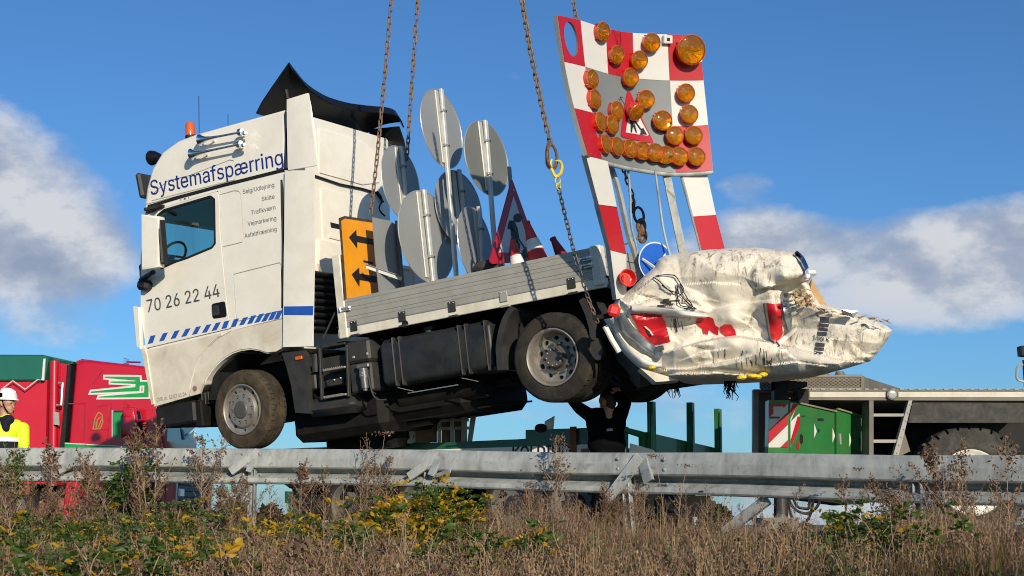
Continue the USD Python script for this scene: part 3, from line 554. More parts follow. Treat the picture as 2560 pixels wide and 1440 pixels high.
def wheel(name, c, steer, kind, ty=None, label=None):
    w = L(name, to_side(TY, c, steer), ty or rubber, label, smooth=25)
    if kind == 'front':
        rim = lathe([(0, -.16), (.318, -.16), (.318, .0), (.322, .006), (.312, .010), (.300, .0), (.290, -.035), (.235, -.05), (.225, -.02), (.215, .0), (.12, .012), (0, .012)], 64)
        rim = rim - Manifold.batch_boolean([Manifold.cylinder(.3, .028, .028, 14).scale((.8, 1, 1)).translate((.262, 0, -.16)).rotate((0, 0, 36 * i + 12)) for i in range(10)], __import__('manifold3d').OpType.Add)
        rim = rim - Manifold.batch_boolean([Manifold.cylinder(.08, .026, .026, 14).translate((.172, 0, -.03)).rotate((0, 0, 36 * i)) for i in range(10)], __import__('manifold3d').OpType.Add)
        r = L('rim', to_side(rim, c, steer), rim_m, under=w, smooth=25)
        L('hub_cap', to_side(lathe([(0, 0), (.112, 0), (.112, .02), (.10, .032), (0, .036)], 40), c, steer), rim_d, under=w)
        L('rim_well', to_side(Manifold.cylinder(.02, .30, .30, 40).translate((0, 0, -.12)), c, steer), plast, under=w)
        for i in range(10):
            a = math.radians(36 * i); L('wheel_nut', to_side(moved(Manifold.cylinder(.03, .016, .012, 6), t=(.172 * math.cos(a), .172 * math.sin(a), -.03)), c, steer), rim_m, under=w, smooth=False)
    else:
        rim = lathe([(0, -.20), (.318, -.20), (.318, .0), (.324, .008), (.314, .012), (.300, -.004), (.288, -.03), (.280, -.11), (.262, -.155), (.21, -.165), (0, -.165)], 64)
        rim = rim - Manifold.batch_boolean([Manifold.cylinder(.3, .030, .030, 14).scale((.8, 1.1, 1)).translate((.225, 0, -.25)).rotate((0, 0, 36 * i + 18)) for i in range(10)], __import__('manifold3d').OpType.Add)
        L('rim', to_side(rim, c, steer), rim_m, under=w, smooth=25)
        L('rim_well', to_side(Manifold.cylinder(.02, .29, .29, 40).translate((0, 0, -.23)), c, steer), plast, under=w)
        L('hub', to_side(lathe([(0, -.17), (.150, -.17), (.148, -.15), (.115, -.14), (.108, -.05), (.095, -.035), (0, -.03)], 40), c, steer), rim_d, under=w)
        for i in range(10):
            a = math.radians(36 * i); L('wheel_nut', to_side(moved(Manifold.cylinder(.05, .017, .014, 6), t=(.165 * math.cos(a), .165 * math.sin(a), -.165)), c, steer), rim_d, under=w, smooth=False)
            L('hub_bolt', to_side(moved(trimesh.creation.icosphere(subdivisions=1, radius=.011), t=(.09 * math.cos(a), .09 * math.sin(a), -.036)), c, steer), rim_m, under=w)
fc = S(607, 1024, 0.0)
wheel('front_wheel', fc + [.0, -.02, 0], -4.0, 'front', muddy, 'mud-caked front wheel')
wheel('rear_wheel', np.array([0, 0, 0.0]), 0, 'rear')
L('inner_rear_tyre', to_side(TY, (0, .35, 0)), rubber, smooth=25)
for c, k in (((0, 1.80, 0), 'inner_rear_tyre'), ((0, 2.15, 0), 'inner_rear_tyre')): L(k, to_side(TY, c), rubber, 'far side rear tyre', smooth=25)
L('far_front_wheel', to_side(TY, fc + [.0, 2.12, 0], 4.0), rubber, smooth=25)
L('axle', cat(cyl((0, .1, 0), (0, 2.35, 0), .11, 16), moved(trimesh.creation.icosphere(subdivisions=2, radius=.24), t=(0, 1.2, 0)), cyl(fc + [0, .2, .02], fc + [0, 2.2, .02], .09, 12)), chassis_m)
# flat bed
YB = -.03
xl, xr = S(840, 752, YB)[0], S(1473, 620, YB)[0]
zt = (S(840, 751, YB)[2] + S(1470, 621, YB)[2]) / 2; zm = (S(845, 814, YB)[2] + S(1485, 702, YB)[2]) / 2; zl = (S(838, 847, YB)[2] + S(1287, 762, YB)[2]) / 2
xe = S(1512, 700, YB)[0]
bed = L('bed_floor', cat(box2((xl, 0, zm - .02), (xe, 2.45, zm + .01), .004), *[box2((xl + .15 + .42 * k, .02, zl), (xl + .21 + .42 * k, 2.4, zm - .025), .004) for k in range(9)]), chassis_m)
h3 = (zt - zm) / 3
for k in range(3):
    prof = Polygon([(0, 0), (.028, 0), (.028, h3 - .008), (.022, h3 - .003), (.004, h3 - .003), (0, h3 - .008), (0, h3 * .62), (.006, h3 * .60), (.006, h3 * .56), (0, h3 * .54)])
    q = CrossSection([np.array(prof.exterior.coords)[:-1]]).extrude(xr - xl)
    L('dropside_plank', moved(q, np.stack([[0, 1, 0], [0, 0, 1], [1, 0, 0]], 1), (xl, YB, zm + k * h3)), alu, smooth=20)
L('far_dropside', box2((xl, 2.43, zm), (xr, 2.46, zt), .004), alu)
L('bed_rail', box2((xl - .02, YB + .004, zl), (xe, YB + .05, zm - .012), .006), cream, smooth=20)
L('bed_rail_cap', box2((xl, YB - .004, zm - .011), (xr, YB + .03, zm - .002), .002), alu_l)
for px in (880, 1003, 1130, 1262, 1436):
    x = S(px, 760, YB)[0]; L('hinge_strap', cat(box2((x - .05, YB - .014, zm - .07), (x + .05, YB - .005, zm + .05), .003), box2((x - .055, YB - .022, zl - .012), (x + .065, YB + .02, zl + .014), .004)), plast_g if px != 1262 else alu)
    for dx in (-.025, .025): L('rivet', moved(trimesh.creation.icosphere(subdivisions=1, radius=.008), t=(x + dx, YB - .015, zm + .035)), alu_l)
p0, p1 = S(833, 640, YB), S(858, 850, YB)
L('front_post', box2((p0[0] - .02, YB - .012, zl - .01), (p0[0] + .10, YB + .07, p0[2]), .008), cream)
L('headboard', cat(box2((p0[0] + .01, .05, zm), (p0[0] + .05, 2.42, p0[2] - .02), .006), box2((p0[0], .05, p0[2] - .06), (p0[0] + .07, 2.45, p0[2]), .008)), cream)
q0 = S(1478, 616, YB); L('rear_post', cat(box2((xr + .004, YB - .02, zl + .03), (xr + .135, YB + .10, q0[2]), .012), box2((xr + .03, YB - .03, zl + .03), (xr + .115, YB - .012, zt - .14), .008)), cream)
for k in range(3): L('tailgate_plank', box2((xr + .10, .07, zm + k * h3), (xr + .128, 2.4, zm + (k + 1) * h3 - .008), .004), alu)
L('tailgate_fittings', cat([box2((xr + .128, .10 + .02, zm + .08 + .13 * k), (xr + .15, .28, zm + .10 + .13 * k), .004) for k in range(3)]), plast_g)
def latch(px, py):
    c = S(px, py, YB - .02); return cat(rbox(.17, .02, .022, .005, c=c), rbox(.12, .02, .014, .004, c=c + [.03, -.012, -.03]), rbox(.03, .03, .06, .006, c=c + [-.07, -.004, -.012]), rbox(.05, .026, .035, .006, c=c + [.05, -.006, 0]))
for a in ((862, 770), (1462, 645), (1466, 662)): L('latch', latch(*a), alu_l)
fn = S(1046, 800, YB + .3); L('filler_hole', cyl((fn[0], YB - .002, zl + .02), (fn[0], YB + .02, zl + .02), .045, 16), plast)
# chassis and what hangs on it
zf = zl - .04
L('chassis_rail', cat(*[box2((fc[0] - .9, y, zf - .32), (1.15, y + .08, zf), .006) for y in (.78, 1.58)], *[box2((x, .8, zf - .25), (x + .1, 1.62, zf - .05), .006) for x in (-3.2, -2.2, -1.2, .9)]), chassis_m)
L('subframe', cat(*[box2((xl + .05, y, zl - .02), (xe, y + .07, zl + .02), .004) for y in (.5, .8, 1.6, 1.9)]), chassis_m)
ta, tb, tc_ = S(938, 852, .06), S(1236, 928, .06), S(938, 972, .06)
tank = L('fuel_tank', rboxm(tb[0] - ta[0], .68, ta[2] - tc_[2], .07, c=((ta[0] + tb[0]) / 2, .42, (ta[2] + tc_[2]) / 2)), mat('tank_paint', (0.016, 0.018, 0.022), 0.42, var=0.4, scale=4, spec=0.3, dirt=(0.055, 0.048, 0.038), dirt_amt=0.5, dscale=3.0, bump=0.05, bscale=3), smooth=45)
for px in (982, 999, 1150, 1168, 1217):
    x = S(px, 900, .06)[0]; L('tank_strap', rboxm(.03, .70, ta[2] - tc_[2] + .02, .075, c=(x, .42, (ta[2] + tc_[2]) / 2)), plast_g, under=tank, smooth=45)
cp = S(1072, 824, .2); L('tank_cap', cat(cyl(cp - [0, 0, .05], cp, .05, 16), cyl(cp, cp + [0, 0, .03], .065, 10)), plast_g, under=tank)
for px, py in ((1004, 976), (1165, 952)): p = S(px, py, .08); L('strap_end', beam(p + [-.05, 0, .04], p + [.16, 0, -.03], .03, .008), alu_l, 'loose strap end', under=tank)
L('brake_rod', tube([S(1020, 983, .1), S(1145, 962, .1)], .006, 5), alu_l)
ba, bb = S(868, 856, .08), S(936, 975, .08)
L('battery_box', cat(box2((ba[0], .06, bb[2]), (bb[0], .7, ba[2] - .28), .02), box2((ba[0] - .01, .04, ba[2] - .27), (bb[0] + .01, .7, ba[2]), .03)), plast_g, smooth=20)
L('box_latch', cat([rbox(.03, .015, .03, .004, c=S(px, py, .035)) for px, py in ((884, 893), (918, 884))]), alu)
fp = S(906, 925, -.02); L('air_filter', cat(cyl(fp + [0, .02, .02], fp + [0, .02, -.10], .055, 18), cyl(fp + [0, .02, -.10], fp + [0, .02, -.22], .048, 18), cyl(fp + [0, .02, -.22], fp + [0, .02, -.25], .03, 14), rbox(.18, .06, .05, .01, c=fp + [0, .03, .05])), mat('filter_grey', (0.14, 0.14, 0.145), 0.4, metal=0.4, var=0.2))
L('filter_mark', cat([rbox(.05, .004, .006, .001, c=fp + [-.0, -.037, -.03 - .02 * k]) for k in range(3)]), alu_l)
L('hose', tube(spline([S(922, 940, .0), S(932, 985, .0), S(948, 1000, .02), S(966, 999, .05)], 18), .012, 6), plast_g); L('hose', tube(spline([S(920, 945, .03), S(928, 975, .03), S(940, 985, .05)], 14), .010, 6), plast)
for px, py, w in ((836, 922, .33), (838, 990, .34)):
    p = S(px, py, .02); L('step', cat(box2(p + [-w / 2, -.02, -.012], p + [w / 2, .22, .012], .006), *[rbox(.008, .02, .012, .002, c=p + [-w / 2 + .03 * i + .02, -.02, .012]) for i in range(10)]), mat('step_tread', (0.30, 0.28, 0.24), 0.6, metal=0.3, var=0.2), smooth=20)
L('step_frame', cat(beam(S(800, 872, .05), S(806, 1000, .05), .05, .03), beam(S(868, 862, .05), S(873, 992, .05), .05, .03), box2(S(808, 972, .25) * [1, 0, 1] + [0, .22, 0], S(866, 885, .25) * [1, 0, 1] + [0, .28, 0], .01), box2(S(800, 872, .05) + [0, 0, 0], S(862, 862, .05) + [0, .25, .05], .01), rbox(.26, .02, .08, .005, c=S(838, 955, .18))), plast_g)
for px in (836, 852): L('bolt', moved(trimesh.creation.icosphere(subdivisions=1, radius=.014), t=S(px, 950 - (px - 836) * .3, .16)), alu_l)
L('step_lower_guard', moved(rboxm(.75, .5, .22, .08), rot([0, 1, 0], 2), S(850, 1015, .3)), plast_g, smooth=40)
mg = L('mudguard', ext(poly([(704, 882), (764, 876), (776, 1034), (738, 1032), (728, 965), (716, 918)], .03), .03, .10), plast_g, smooth=20)
L('side_marker', cat(rbox(.11, .02, .045, .006, c=S(747, 895, .02))), amber, under=mg)
L('air_canister', cyl(S(790, 885, .1), S(790, 930, .1), .05, 14), plast_g); L('valve_box', rbox(.12, .1, .14, .02, c=S(784, 905, .12)), plast_g); L('valve_box', rbox(.14, .1, .2, .02, c=S(784, 955, .15)), plast_g); L('stay', beam(S(808, 846, .0), S(838, 780, .05), .02, .02), plast_g)
def fender(px_list, y0, y1, w=.03):
    c = SP(px_list, y0); return ext(LineString(spline(c, 20)).buffer(w / 2, cap_style=2), y0, y1)
rmg = L('rear_mudguard', fender([(1250, 925), (1246, 880), (1252, 830), (1266, 790), (1282, 768)], .0, .62, .07), plast_g, smooth=30)
L('rear_mudguard', fender([(1452, 748), (1470, 790), (1480, 830), (1480, 850)], .0, .62, .06), plast_g, smooth=30)
L('mud_flap', ext(rnd(poly([(1456, 845), (1498, 845), (1508, 880), (1498, 902), (1456, 890)], .02), .03), .02, .09), plast_g)
L('air_line', cat(*[tube([S(1260, 830 + 14 * k, .4), S(1290, 842 + 14 * k, .5)], .014, 6) for k in range(4)], cyl(S(1268, 800, .4), S(1290, 815, .4), .05, 12)), plast_g)
L('underbody', cat(box2((fc[0] + .4, .55, -.25), (fc[0] + 1.7, 1.9, .55), .08), box2((fc[0] + 1.4, .7, -.15), (-.9, 1.75, .35), .06), box2((fc[0] - .85, .5, -.05), (fc[0] + .5, 1.9, .6), .06), cyl((-2.4, .6, -.12), (-1.2, .6, -.12), .16, 16), cyl((fc[0] + .9, 1.0, -.28), (fc[0] + 2.2, 1.0, -.28), .2, 16)), chassis_m)
L('prop_shaft', cyl((-2.0, 1.2, .1), (-.1, 1.2, .0), .07, 12), chassis_m)
L('tie_rod', tube([S(1195, 1020, .6), S(1330, 1003, .6)], .012, 5), chassis_m)
L('engine', cat(box2((fc[0] + .45, .35, -.50), (fc[0] + 1.9, 2.2, .1), .10), box2((fc[0] + 1.6, .5, -.40), (fc[0] + 3.0, 2.1, .1), .10), box2((fc[0] + .5, .9, -.68), (fc[0] + 1.6, 2.0, -.4), .1)), chassis_m); L('rear_subframe', cat(box2((.45, .45, -.30), (1.55, 2.2, .25), .08), box2((.3, .9, -.42), (1.35, 2.1, -.2), .1)), chassis_m)
L('rear_crossbar', cat(box2((1.05, .3, .02), (1.15, 2.2, .20), .01), beam((1.1, .5, .2), (.95, .5, .8), .08, .06), beam((1.1, 1.9, .2), (.95, 1.9, .8), .08, .06)), chassis_m)
# ---------------------------------------------------------------- signs, cones and sandbag standing on the flat bed
def lw(m): return moved(m, TR, Pr)
def wl(p): return Pr + TR @ np.asarray(p, float)
sign_back = mat('sign_back_grey', (0.29, 0.305, 0.305), 0.5, metal=0.25, var=0.06, scale=2.5, dirt=(0.28, 0.27, 0.25), dirt_amt=0.35, dscale=5)
sign_back2 = mat('sign_back_olive', (0.18, 0.185, 0.165), 0.5, metal=0.25, var=0.08, scale=2.5)
red_s = mat('red_reflective', (0.40, 0.008, 0.016), 0.4, coat=0.15, var=0.06, scale=3)
white_s = mat('white_reflective', (0.58, 0.575, 0.55), 0.4, var=0.04, scale=3, dirt=(0.5, 0.46, 0.38), dirt_amt=0.25)
grey_s = mat('grey_board_panel', (0.20, 0.215, 0.22), 0.45, metal=0.2, var=0.06, scale=3)
black_s = mat('black_print', (0.012, 0.012, 0.013), 0.5)
yellow_s = mat('yellow_sign_film', (0.72, 0.29, 0.012), 0.4, var=0.10, scale=5, spots=((0.05, 0.035, 0.02), 10.0, 0.64, 0.8))
blue_s = mat('blue_sign_film', (0.015, 0.10, 0.46), 0.35, coat=0.3, var=0.05)
rust = mat('rusty_steel', (0.16, 0.085, 0.045), 0.75, metal=0.3, var=0.4, scale=30, bump=0.2, bscale=120)
rust_l = mat('weathered_chain', (0.20, 0.135, 0.095), 0.65, metal=0.4, var=0.35, scale=40)
cone_red = mat('cone_red', (0.60, 0.025, 0.02), 0.45, var=0.12, scale=6, dirt=(0.2, 0.08, 0.05), dirt_amt=0.4, dscale=8)
cone_white = mat('cone_white', (0.72, 0.70, 0.66), 0.45, var=0.08, scale=6, dirt=(0.45, 0.38, 0.3), dirt_amt=0.4, dscale=8)
post_m = mat('sign_post_alu', (0.50, 0.50, 0.48), 0.5, metal=0.2, var=0.08, scale=4); stiff_m = mat('stiffener_alu', (0.46, 0.455, 0.42), 0.5, metal=0.2, var=0.1, scale=4)
def round_sign(px, py, ry, y, post_top, post_bot, label, back=sign_back, two=True, wid=.065, front=white_s):
    C = S(px, py, y); tw_ = rot((0, 0, 1), {1002: 4, 1147: -5, 1067: -3, 1188: 5, 1104: 2, 1216: -4}[px]); lw = lambda m: moved(moved(m, tw_, C - tw_ @ C), TR, Pr); Z = (wl(C) @ FW); R = ry * Z / FOC
    t = Thing('round_road_sign', label, 'road sign', tuple(wl(C - [0, 0, R])), 'round road signs loaded on the flat bed')
    t.part('sign_face', lw(cyl(C, C + [.004, 0, 0], R, 56)), back, smooth=20)
    a = np.linspace(0, 2 * np.pi, 57)[:-1]; t.part('rim', lw(tube(np.stack([0 * a + C[0] + .004, C[1] + R * np.cos(a), C[2] + R * np.sin(a)], 1), .007, 6, True)), alu_l)
    t.part('printed_front', lw(cyl(C - [.005, 0, 0], C - [.001, 0, 0], R * .985, 56)), front)
    a0, b0 = onpl(*post_top, (C[0] + .035, 0, 0), (1, 0, 0)), onpl(*post_bot, (C[0] + .035, 0, 0), (1, 0, 0)); b0 = b0 + (b0 - a0) / np.linalg.norm(b0 - a0) * .25
    t.part('post', lw(beam(a0, b0, wid, .045, up=(1, 0, 0), r=.008)), post_m, smooth=15)
    if two:
        zt_ = C[2] + R * .96; zb2 = C[2] - R * .9; yy = C[1] + .085 - .13
        t.part('stiffener', lw(beam((C[0] + .014, a0[1] - .10, zt_), (C[0] + .014, a0[1] - .10, zb2), .08, .02, up=(1, 0, 0), r=.006)), stiff_m, smooth=15)
    for k in (-.45, .45):
        q = (a0 + b0) / 2; q = np.array([a0[0], np.interp(C[2] + k * R, [b0[2], a0[2]], [b0[1], a0[1]]), C[2] + k * R]); t.part('clamp', lw(rbox(.05, wid + .05, .035, .006, c=q + [.004, 0, 0])), galv_old); t.part('bolt', lw(cyl(q + [.02, .025, 0], q + [.042, .025, 0], .010, 8)), dark_steel)
    return t, C, R
round_sign(1002, 458, 95, 1.25, (1003, 365), (1030, 690), 'grey-backed round sign nearest the cab, one half in shadow')
round_sign(1147, 521, 97, 1.45, (1147, 424), (1175, 700), 'grey-backed round sign in shadow behind the tall post')
round_sign(1067, 592, 118, .75, (1060, 474), (1084, 706), 'large grey-backed round sign leaning on the middle of the dropside')
round_sign(1188, 614, 98, .85, (1199, 516), (1208, 700), 'grey-backed round sign half sunk behind the dropside beside the triangle')
t_, C_, R_s = round_sign(1104, 322, 101, .95, (1103, 222), (1140, 692), 'tallest round sign, high on a long pale post')
t_, C_, R_s = round_sign(1216, 396, 96, 1.15, (1213, 301), (1238, 610), 'olive-backed round sign with a small white sticker and chain shadow', back=sign_back2)
sq = onpl(1237, 347, (C_[0] + .006, 0, 0), (1, 0, 0)); t_.part('sticker', lw(rbox(.003, .13, .085, .001, c=sq)), white_s)
# yellow arrow board
def xpoly(pts, x): return Polygon(np.array([onpl(a, b, (x, 0, 0), (1, 0, 0))[[1, 2]] for a, b in pts]).tolist()).buffer(0)
def xext(p, x0, x1):
    out = [CrossSection([np.asarray(g.exterior.coords)[:-1]] + [np.asarray(i.coords)[:-1] for i in g.interiors], FillRule.EvenOdd).extrude(x1 - x0) for g in getattr(p, 'geoms', [p])]
    return moved(cat(out), np.stack([[0, 1, 0], [0, 0, 1], [1, 0, 0]], 1), (x0, 0, 0))
z3 = lambda q: (800 + q[0] / 2.5714, 200 + q[1] / 2.5714)
xa = S(900, 640, .35)[0]
ya = Thing('arrow_sign', 'worn yellow sign with two black arrows behind the cab', 'road sign', tuple(wl(S(905, 745, .35))))
ya.part('panel', lw(xext(xpoly([(848, 546), (862, 541), (934, 553), (942, 640), (946, 735), (862, 747), (858, 660)], xa), xa - .012, xa)), yellow_s)
ya.part('border', lw(xext(xpoly([(847, 545), (861, 540), (934, 551), (934, 557), (862, 546), (852, 552), (860, 660), (866, 746), (861, 748), (855, 660)], xa), xa + .001, xa + .005)), mat('charred_edge', (0.05, 0.035, 0.02), 0.8, var=0.5, scale=20))
for a in ([(185, 1012), (232, 963), (234, 1000), (345, 1024), (348, 1062), (237, 1042), (238, 1084)], [(203, 1250), (250, 1206), (252, 1244), (362, 1264), (366, 1304), (254, 1286), (252, 1330)]):
    ya.part('arrow', lw(xext(xpoly([z3(q) for q in a], xa), xa + .001, xa + .004)), black_s)
ya.part('bar', lw(xext(xpoly([z3(q) for q in ((278, 1158), (340, 1172), (342, 1186), (278, 1172))], xa), xa + .001, xa + .003)), black_s)
xg = S(965, 640, .55)[0]
gp = Thing('sign_plate', 'plain grey plate with a perforated brown post beside the yellow sign', 'sign plate', tuple(wl(S(975, 725, .55))))
gp.part('plate', lw(xext(xpoly([(931, 543), (975, 552), (996, 566), (1004, 640), (1008, 716), (948, 731), (938, 640)], xg), xg - .006, xg)), sign_back)
gp.part('post', lw(beam(onpl(992, 552, (xg + .03, 0, 0), (1, 0, 0)), onpl(1007, 722, (xg + .03, 0, 0), (1, 0, 0)), .06, .03, up=(1, 0, 0))), mat('brown_post', (0.17, 0.15, 0.11), 0.6, metal=0.3, var=0.2))
sb = Thing('steel_channel', 'short steel channel lying across the grey plate behind the dropside', 'channel', tuple(wl(S(960, 676, .25))))
sb.part('channel', lw(cat(beam(S(915, 662, .22), S(1004, 692, .6), .05, .006, r=.002), beam(S(915, 666, .22), S(1004, 697, .6), .006, .05, r=.002))), alu_l)
# roadworks triangle
xt_ = S(1285, 560, .75)[0]; zz = lambda l: [z3(q) for q in l]
tri = Thing('roadworks_sign', 'red and white roadworks triangle with digging figure behind the cones', 'road sign', tuple(wl(S(1288, 655, .75))))
outer = xpoly([(1280, 446), (1352, 645), (1346, 652), (1230, 660), (1224, 654)], xt_); outer = outer.buffer(-.02).buffer(.02)
tri.part('panel', lw(xext(outer, xt_ - .012, xt_)), red_s)
tri.part('white_field', lw(xext(xpoly(zz([(1243, 745), (1352, 1082), (1340, 1118), (1148, 1108)]), xt_), xt_ + .001, xt_ + .004)), white_s)
fig = [[(1215, 905), (1245, 903), (1268, 955), (1278, 1010), (1266, 1042), (1238, 1036), (1226, 1000), (1222, 945)], [(1215, 905), (1203, 940), (1206, 958), (1222, 962), (1262, 1005), (1268, 992), (1232, 950), (1228, 925)], [(1228, 1010), (1216, 1080), (1214, 1118), (1230, 1120), (1246, 1040)], [(1246, 1030), (1268, 1060), (1266, 1110), (1280, 1112), (1284, 1056), (1270, 1028)], [(1246, 985), (1252, 980), (1316, 1076), (1308, 1082)], [(1288, 1146), (1304, 1090), (1320, 1072), (1334, 1084), (1352, 1110), (1352, 1140)]]
for g in fig: tri.part('pictogram', lw(xext(xpoly(zz(g), xt_), xt_ + .0045, xt_ + .007)), black_s, smooth=False)
hc = [(1268 + 28 * math.cos(a), 887 + 29 * math.sin(a)) for a in np.linspace(0, 2 * math.pi, 17)[:-1]]; tri.part('pictogram', lw(xext(xpoly(zz(hc), xt_), xt_ + .0045, xt_ + .007)), black_s, smooth=False)
bq = onpl(*z3((1241, 710)), (xt_, 0, 0), (1, 0, 0)); tri.part('bolt', lw(cyl(bq, bq + [.01, 0, 0], .014, 10)), alu_l)
tri.part('post', lw(beam(onpl(1273, 417, (xt_ - .04, 0, 0), (1, 0, 0)), onpl(1292, 665, (xt_ - .04, 0, 0), (1, 0, 0)), .06, .03, up=(1, 0, 0))), galv_old)
def cone(top, bot, y, r0, r1, bands, label, base=True, m=None):
    p, q = wl(S(*bot, y)), wl(S(*top, y)); d = q - p; h = np.linalg.norm(d); F_ = frame_of(d)
    t = Thing('traffic_cone', label, 'traffic cone', tuple(p), 'traffic cones on the flat bed')
    for a, b, c in bands:
        ra, rb = r1 + (r0 - r1) * a, r1 + (r0 - r1) * b; e = .006 if c is cone_white else 0
        t.part('band', moved(lathe([(0, a * h), (ra + e, a * h), (rb + e, b * h), (0, b * h)], 32), F_, p), c if m is None else m, smooth=30)
    t.part('tip', moved(lathe([(0, h), (r0, h), (r0 * 1.15, h + .005), (r0 * 1.1, h + .03), (r0 * .7, h + .03), (0, h + .01)], 20), F_, p), m or cone_red, smooth=30)
    if base: t.part('base', moved(rboxm(r1 * 3, r1 * 3, .03, .01), F_, p - d / h * .015), m or cone_red)
cone((1318, 560), (1349, 660), .45, .036, .125, [(-.2, .33, cone_red), (.33, .60, cone_white), (.60, 1, cone_red)], 'tall red and white traffic cone beside the roadworks triangle')
cone((1283, 607), (1296, 672), .30, .030, .095, [(-.2, .50, cone_white), (.50, 1, cone_red)], 'small traffic cone with white lower half in front of the roadworks triangle')
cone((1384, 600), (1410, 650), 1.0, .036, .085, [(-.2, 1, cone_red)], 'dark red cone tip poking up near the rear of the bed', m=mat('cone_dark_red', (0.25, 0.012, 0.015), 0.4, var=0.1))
single('sandbag', lw(blob(S(1222, 668, .35), (.17, .14, .075), 5, .35, 3)), mat('dark_sacking', (0.05, 0.045, 0.04), 0.9, var=0.4, scale=20, bump=0.5, bscale=60), 'dark lumpy sandbag on the bed at the foot of the roadworks triangle', 'sandbag')

# ---------------------------------------------------------------- lifting chains and hooks
def chain(label, segs, name='lifting_chain', m=rust_l, pitch=.075, wire=.0095, wid=.042):
    t = Thing(name, label, 'chain', tuple(segs[-1][-1]), 'lifting chains holding the lorry')
    for k, (a, b) in enumerate(segs):
        for l in scatter_link(a, b, pitch, wire, wid, seed=k): t.part('link', l, m, smooth=50)
    return t
c1 = [at(985, -80, 17.1), at(966, 150, 17.1), at(942, 400, 17.1), at(927, 535, 17.1)]
chain('leftmost rusty lifting chain hanging in front of the cab back', list(zip(c1, c1[1:])))
c2 = [at(1050, -80, 18.0), at(1034, 150, 18.0), at(1017, 400, 18.0)]
chain('rusty lifting chain right of the leftmost one, passing behind the round signs', list(zip(c2, c2[1:])), m=rust_l)
ZC = 14.3
c3 = [at(1294, -70, ZC), at(1325, 120, ZC), at(1358, 280, ZC), at(1377, 362, ZC)]
ch3 = chain('thick rusty lifting chain running down to the yellow hook', list(zip(c3, c3[1:])), wire=.0105, pitch=.07)
c4 = [at(1420, -70, 16.0), at(1440, 40, 16.0), at(1500, 230, 16.0), at(1556, 415, 16.0), at(1586, 505, 16.0)]
ch4 = chain('rusty lifting chain behind the arrow board, seen through its hole and legs', list(zip(c4, c4[1:])), m=rust_l)
a_ = np.linspace(0, 2 * np.pi, 21)[:-1]
def ring(px, py, Z, rx, ry, w, tilt=0.0):
    P = [at(px + rx * math.cos(a) * math.cos(tilt) - ry * math.sin(a) * math.sin(tilt), py + rx * math.cos(a) * math.sin(tilt) + ry * math.sin(a) * math.cos(tilt), Z + .03 * math.cos(a)) for a in a_]; return tube(P, w, 8, True)
def hook(pts, Z, w): return tube(spline([at(a, b, Z) for a, b in pts], 26), np.interp(np.linspace(0, 1, 26), [0, .2, .6, .9, 1], np.array([.7, 1, 1.15, .8, .4]) * w), 8)
ch3.part('shackle', ring(1380, 392, ZC, 12, 30, .016, -.1), rust); ch3.part('hook', hook([(1374, 352), (1368, 380), (1369, 408), (1378, 420), (1389, 412), (1390, 396)], ZC, .02), rust)
ch4.part('ring', ring(1597, 538, 16.0, 12, 20, .016, -.2), dark_steel); ch4.part('hook', hook([(1585, 505), (1580, 530), (1588, 520)], 16.0, .03), dark_steel)
yel = mat('yellow_hook_paint', (0.62, 0.50, 0.06), 0.45, var=0.2, scale=30, dirt=(0.25, 0.2, 0.1), dirt_amt=0.4, dscale=20)
yh = Thing('sling_hook', 'yellow sling hook with thin dark chain leading down past the dropside', 'hook', tuple(at(1392, 470, ZC)))
yh.part('hook', hook([(1380, 398), (1376, 410), (1382, 430), (1390, 442), (1402, 432), (1405, 415), (1397, 402), (1388, 402)], ZC - .01, .018), yel)
yh.part('clevis', cat(ring(1394, 452, ZC, 6, 9, .008), ring(1396, 466, ZC, 5, 8, .008)), yel)
c5 = [at(1397, 472, ZC), at(1418, 560, 14.28), at(1440, 650, 14.22), at(1470, 745, 14.2), at(1494, 806, 14.25)]
for k in range(4):
    for l in scatter_link(c5[k], c5[k + 1], .056, .0075, .034, seed=20 + k): yh.part('link', l, rust_l if k > 2 else dark_steel, smooth=50)
oc = Thing('chain_clutch', 'rusty chain clutch and flat bar hanging between the legs of the arrow board', 'chain clutch', tuple(at(1605, 580, 15.9)))
oc.part('clutch', cat(ring(1603, 565, 15.9, 9, 16, .02), ring(1606, 590, 15.9, 8, 15, .022), blob(at(1605, 575, 15.9), (.03, .03, .06), 9, .6, 3)), rust)
oc.part('flat_bar', beam(at(1563, 611, 15.2), at(1617, 585, 15.7), .05, .012), mat('rusty_bar', (0.26, 0.14, 0.07), 0.7, metal=0.2, var=0.3))

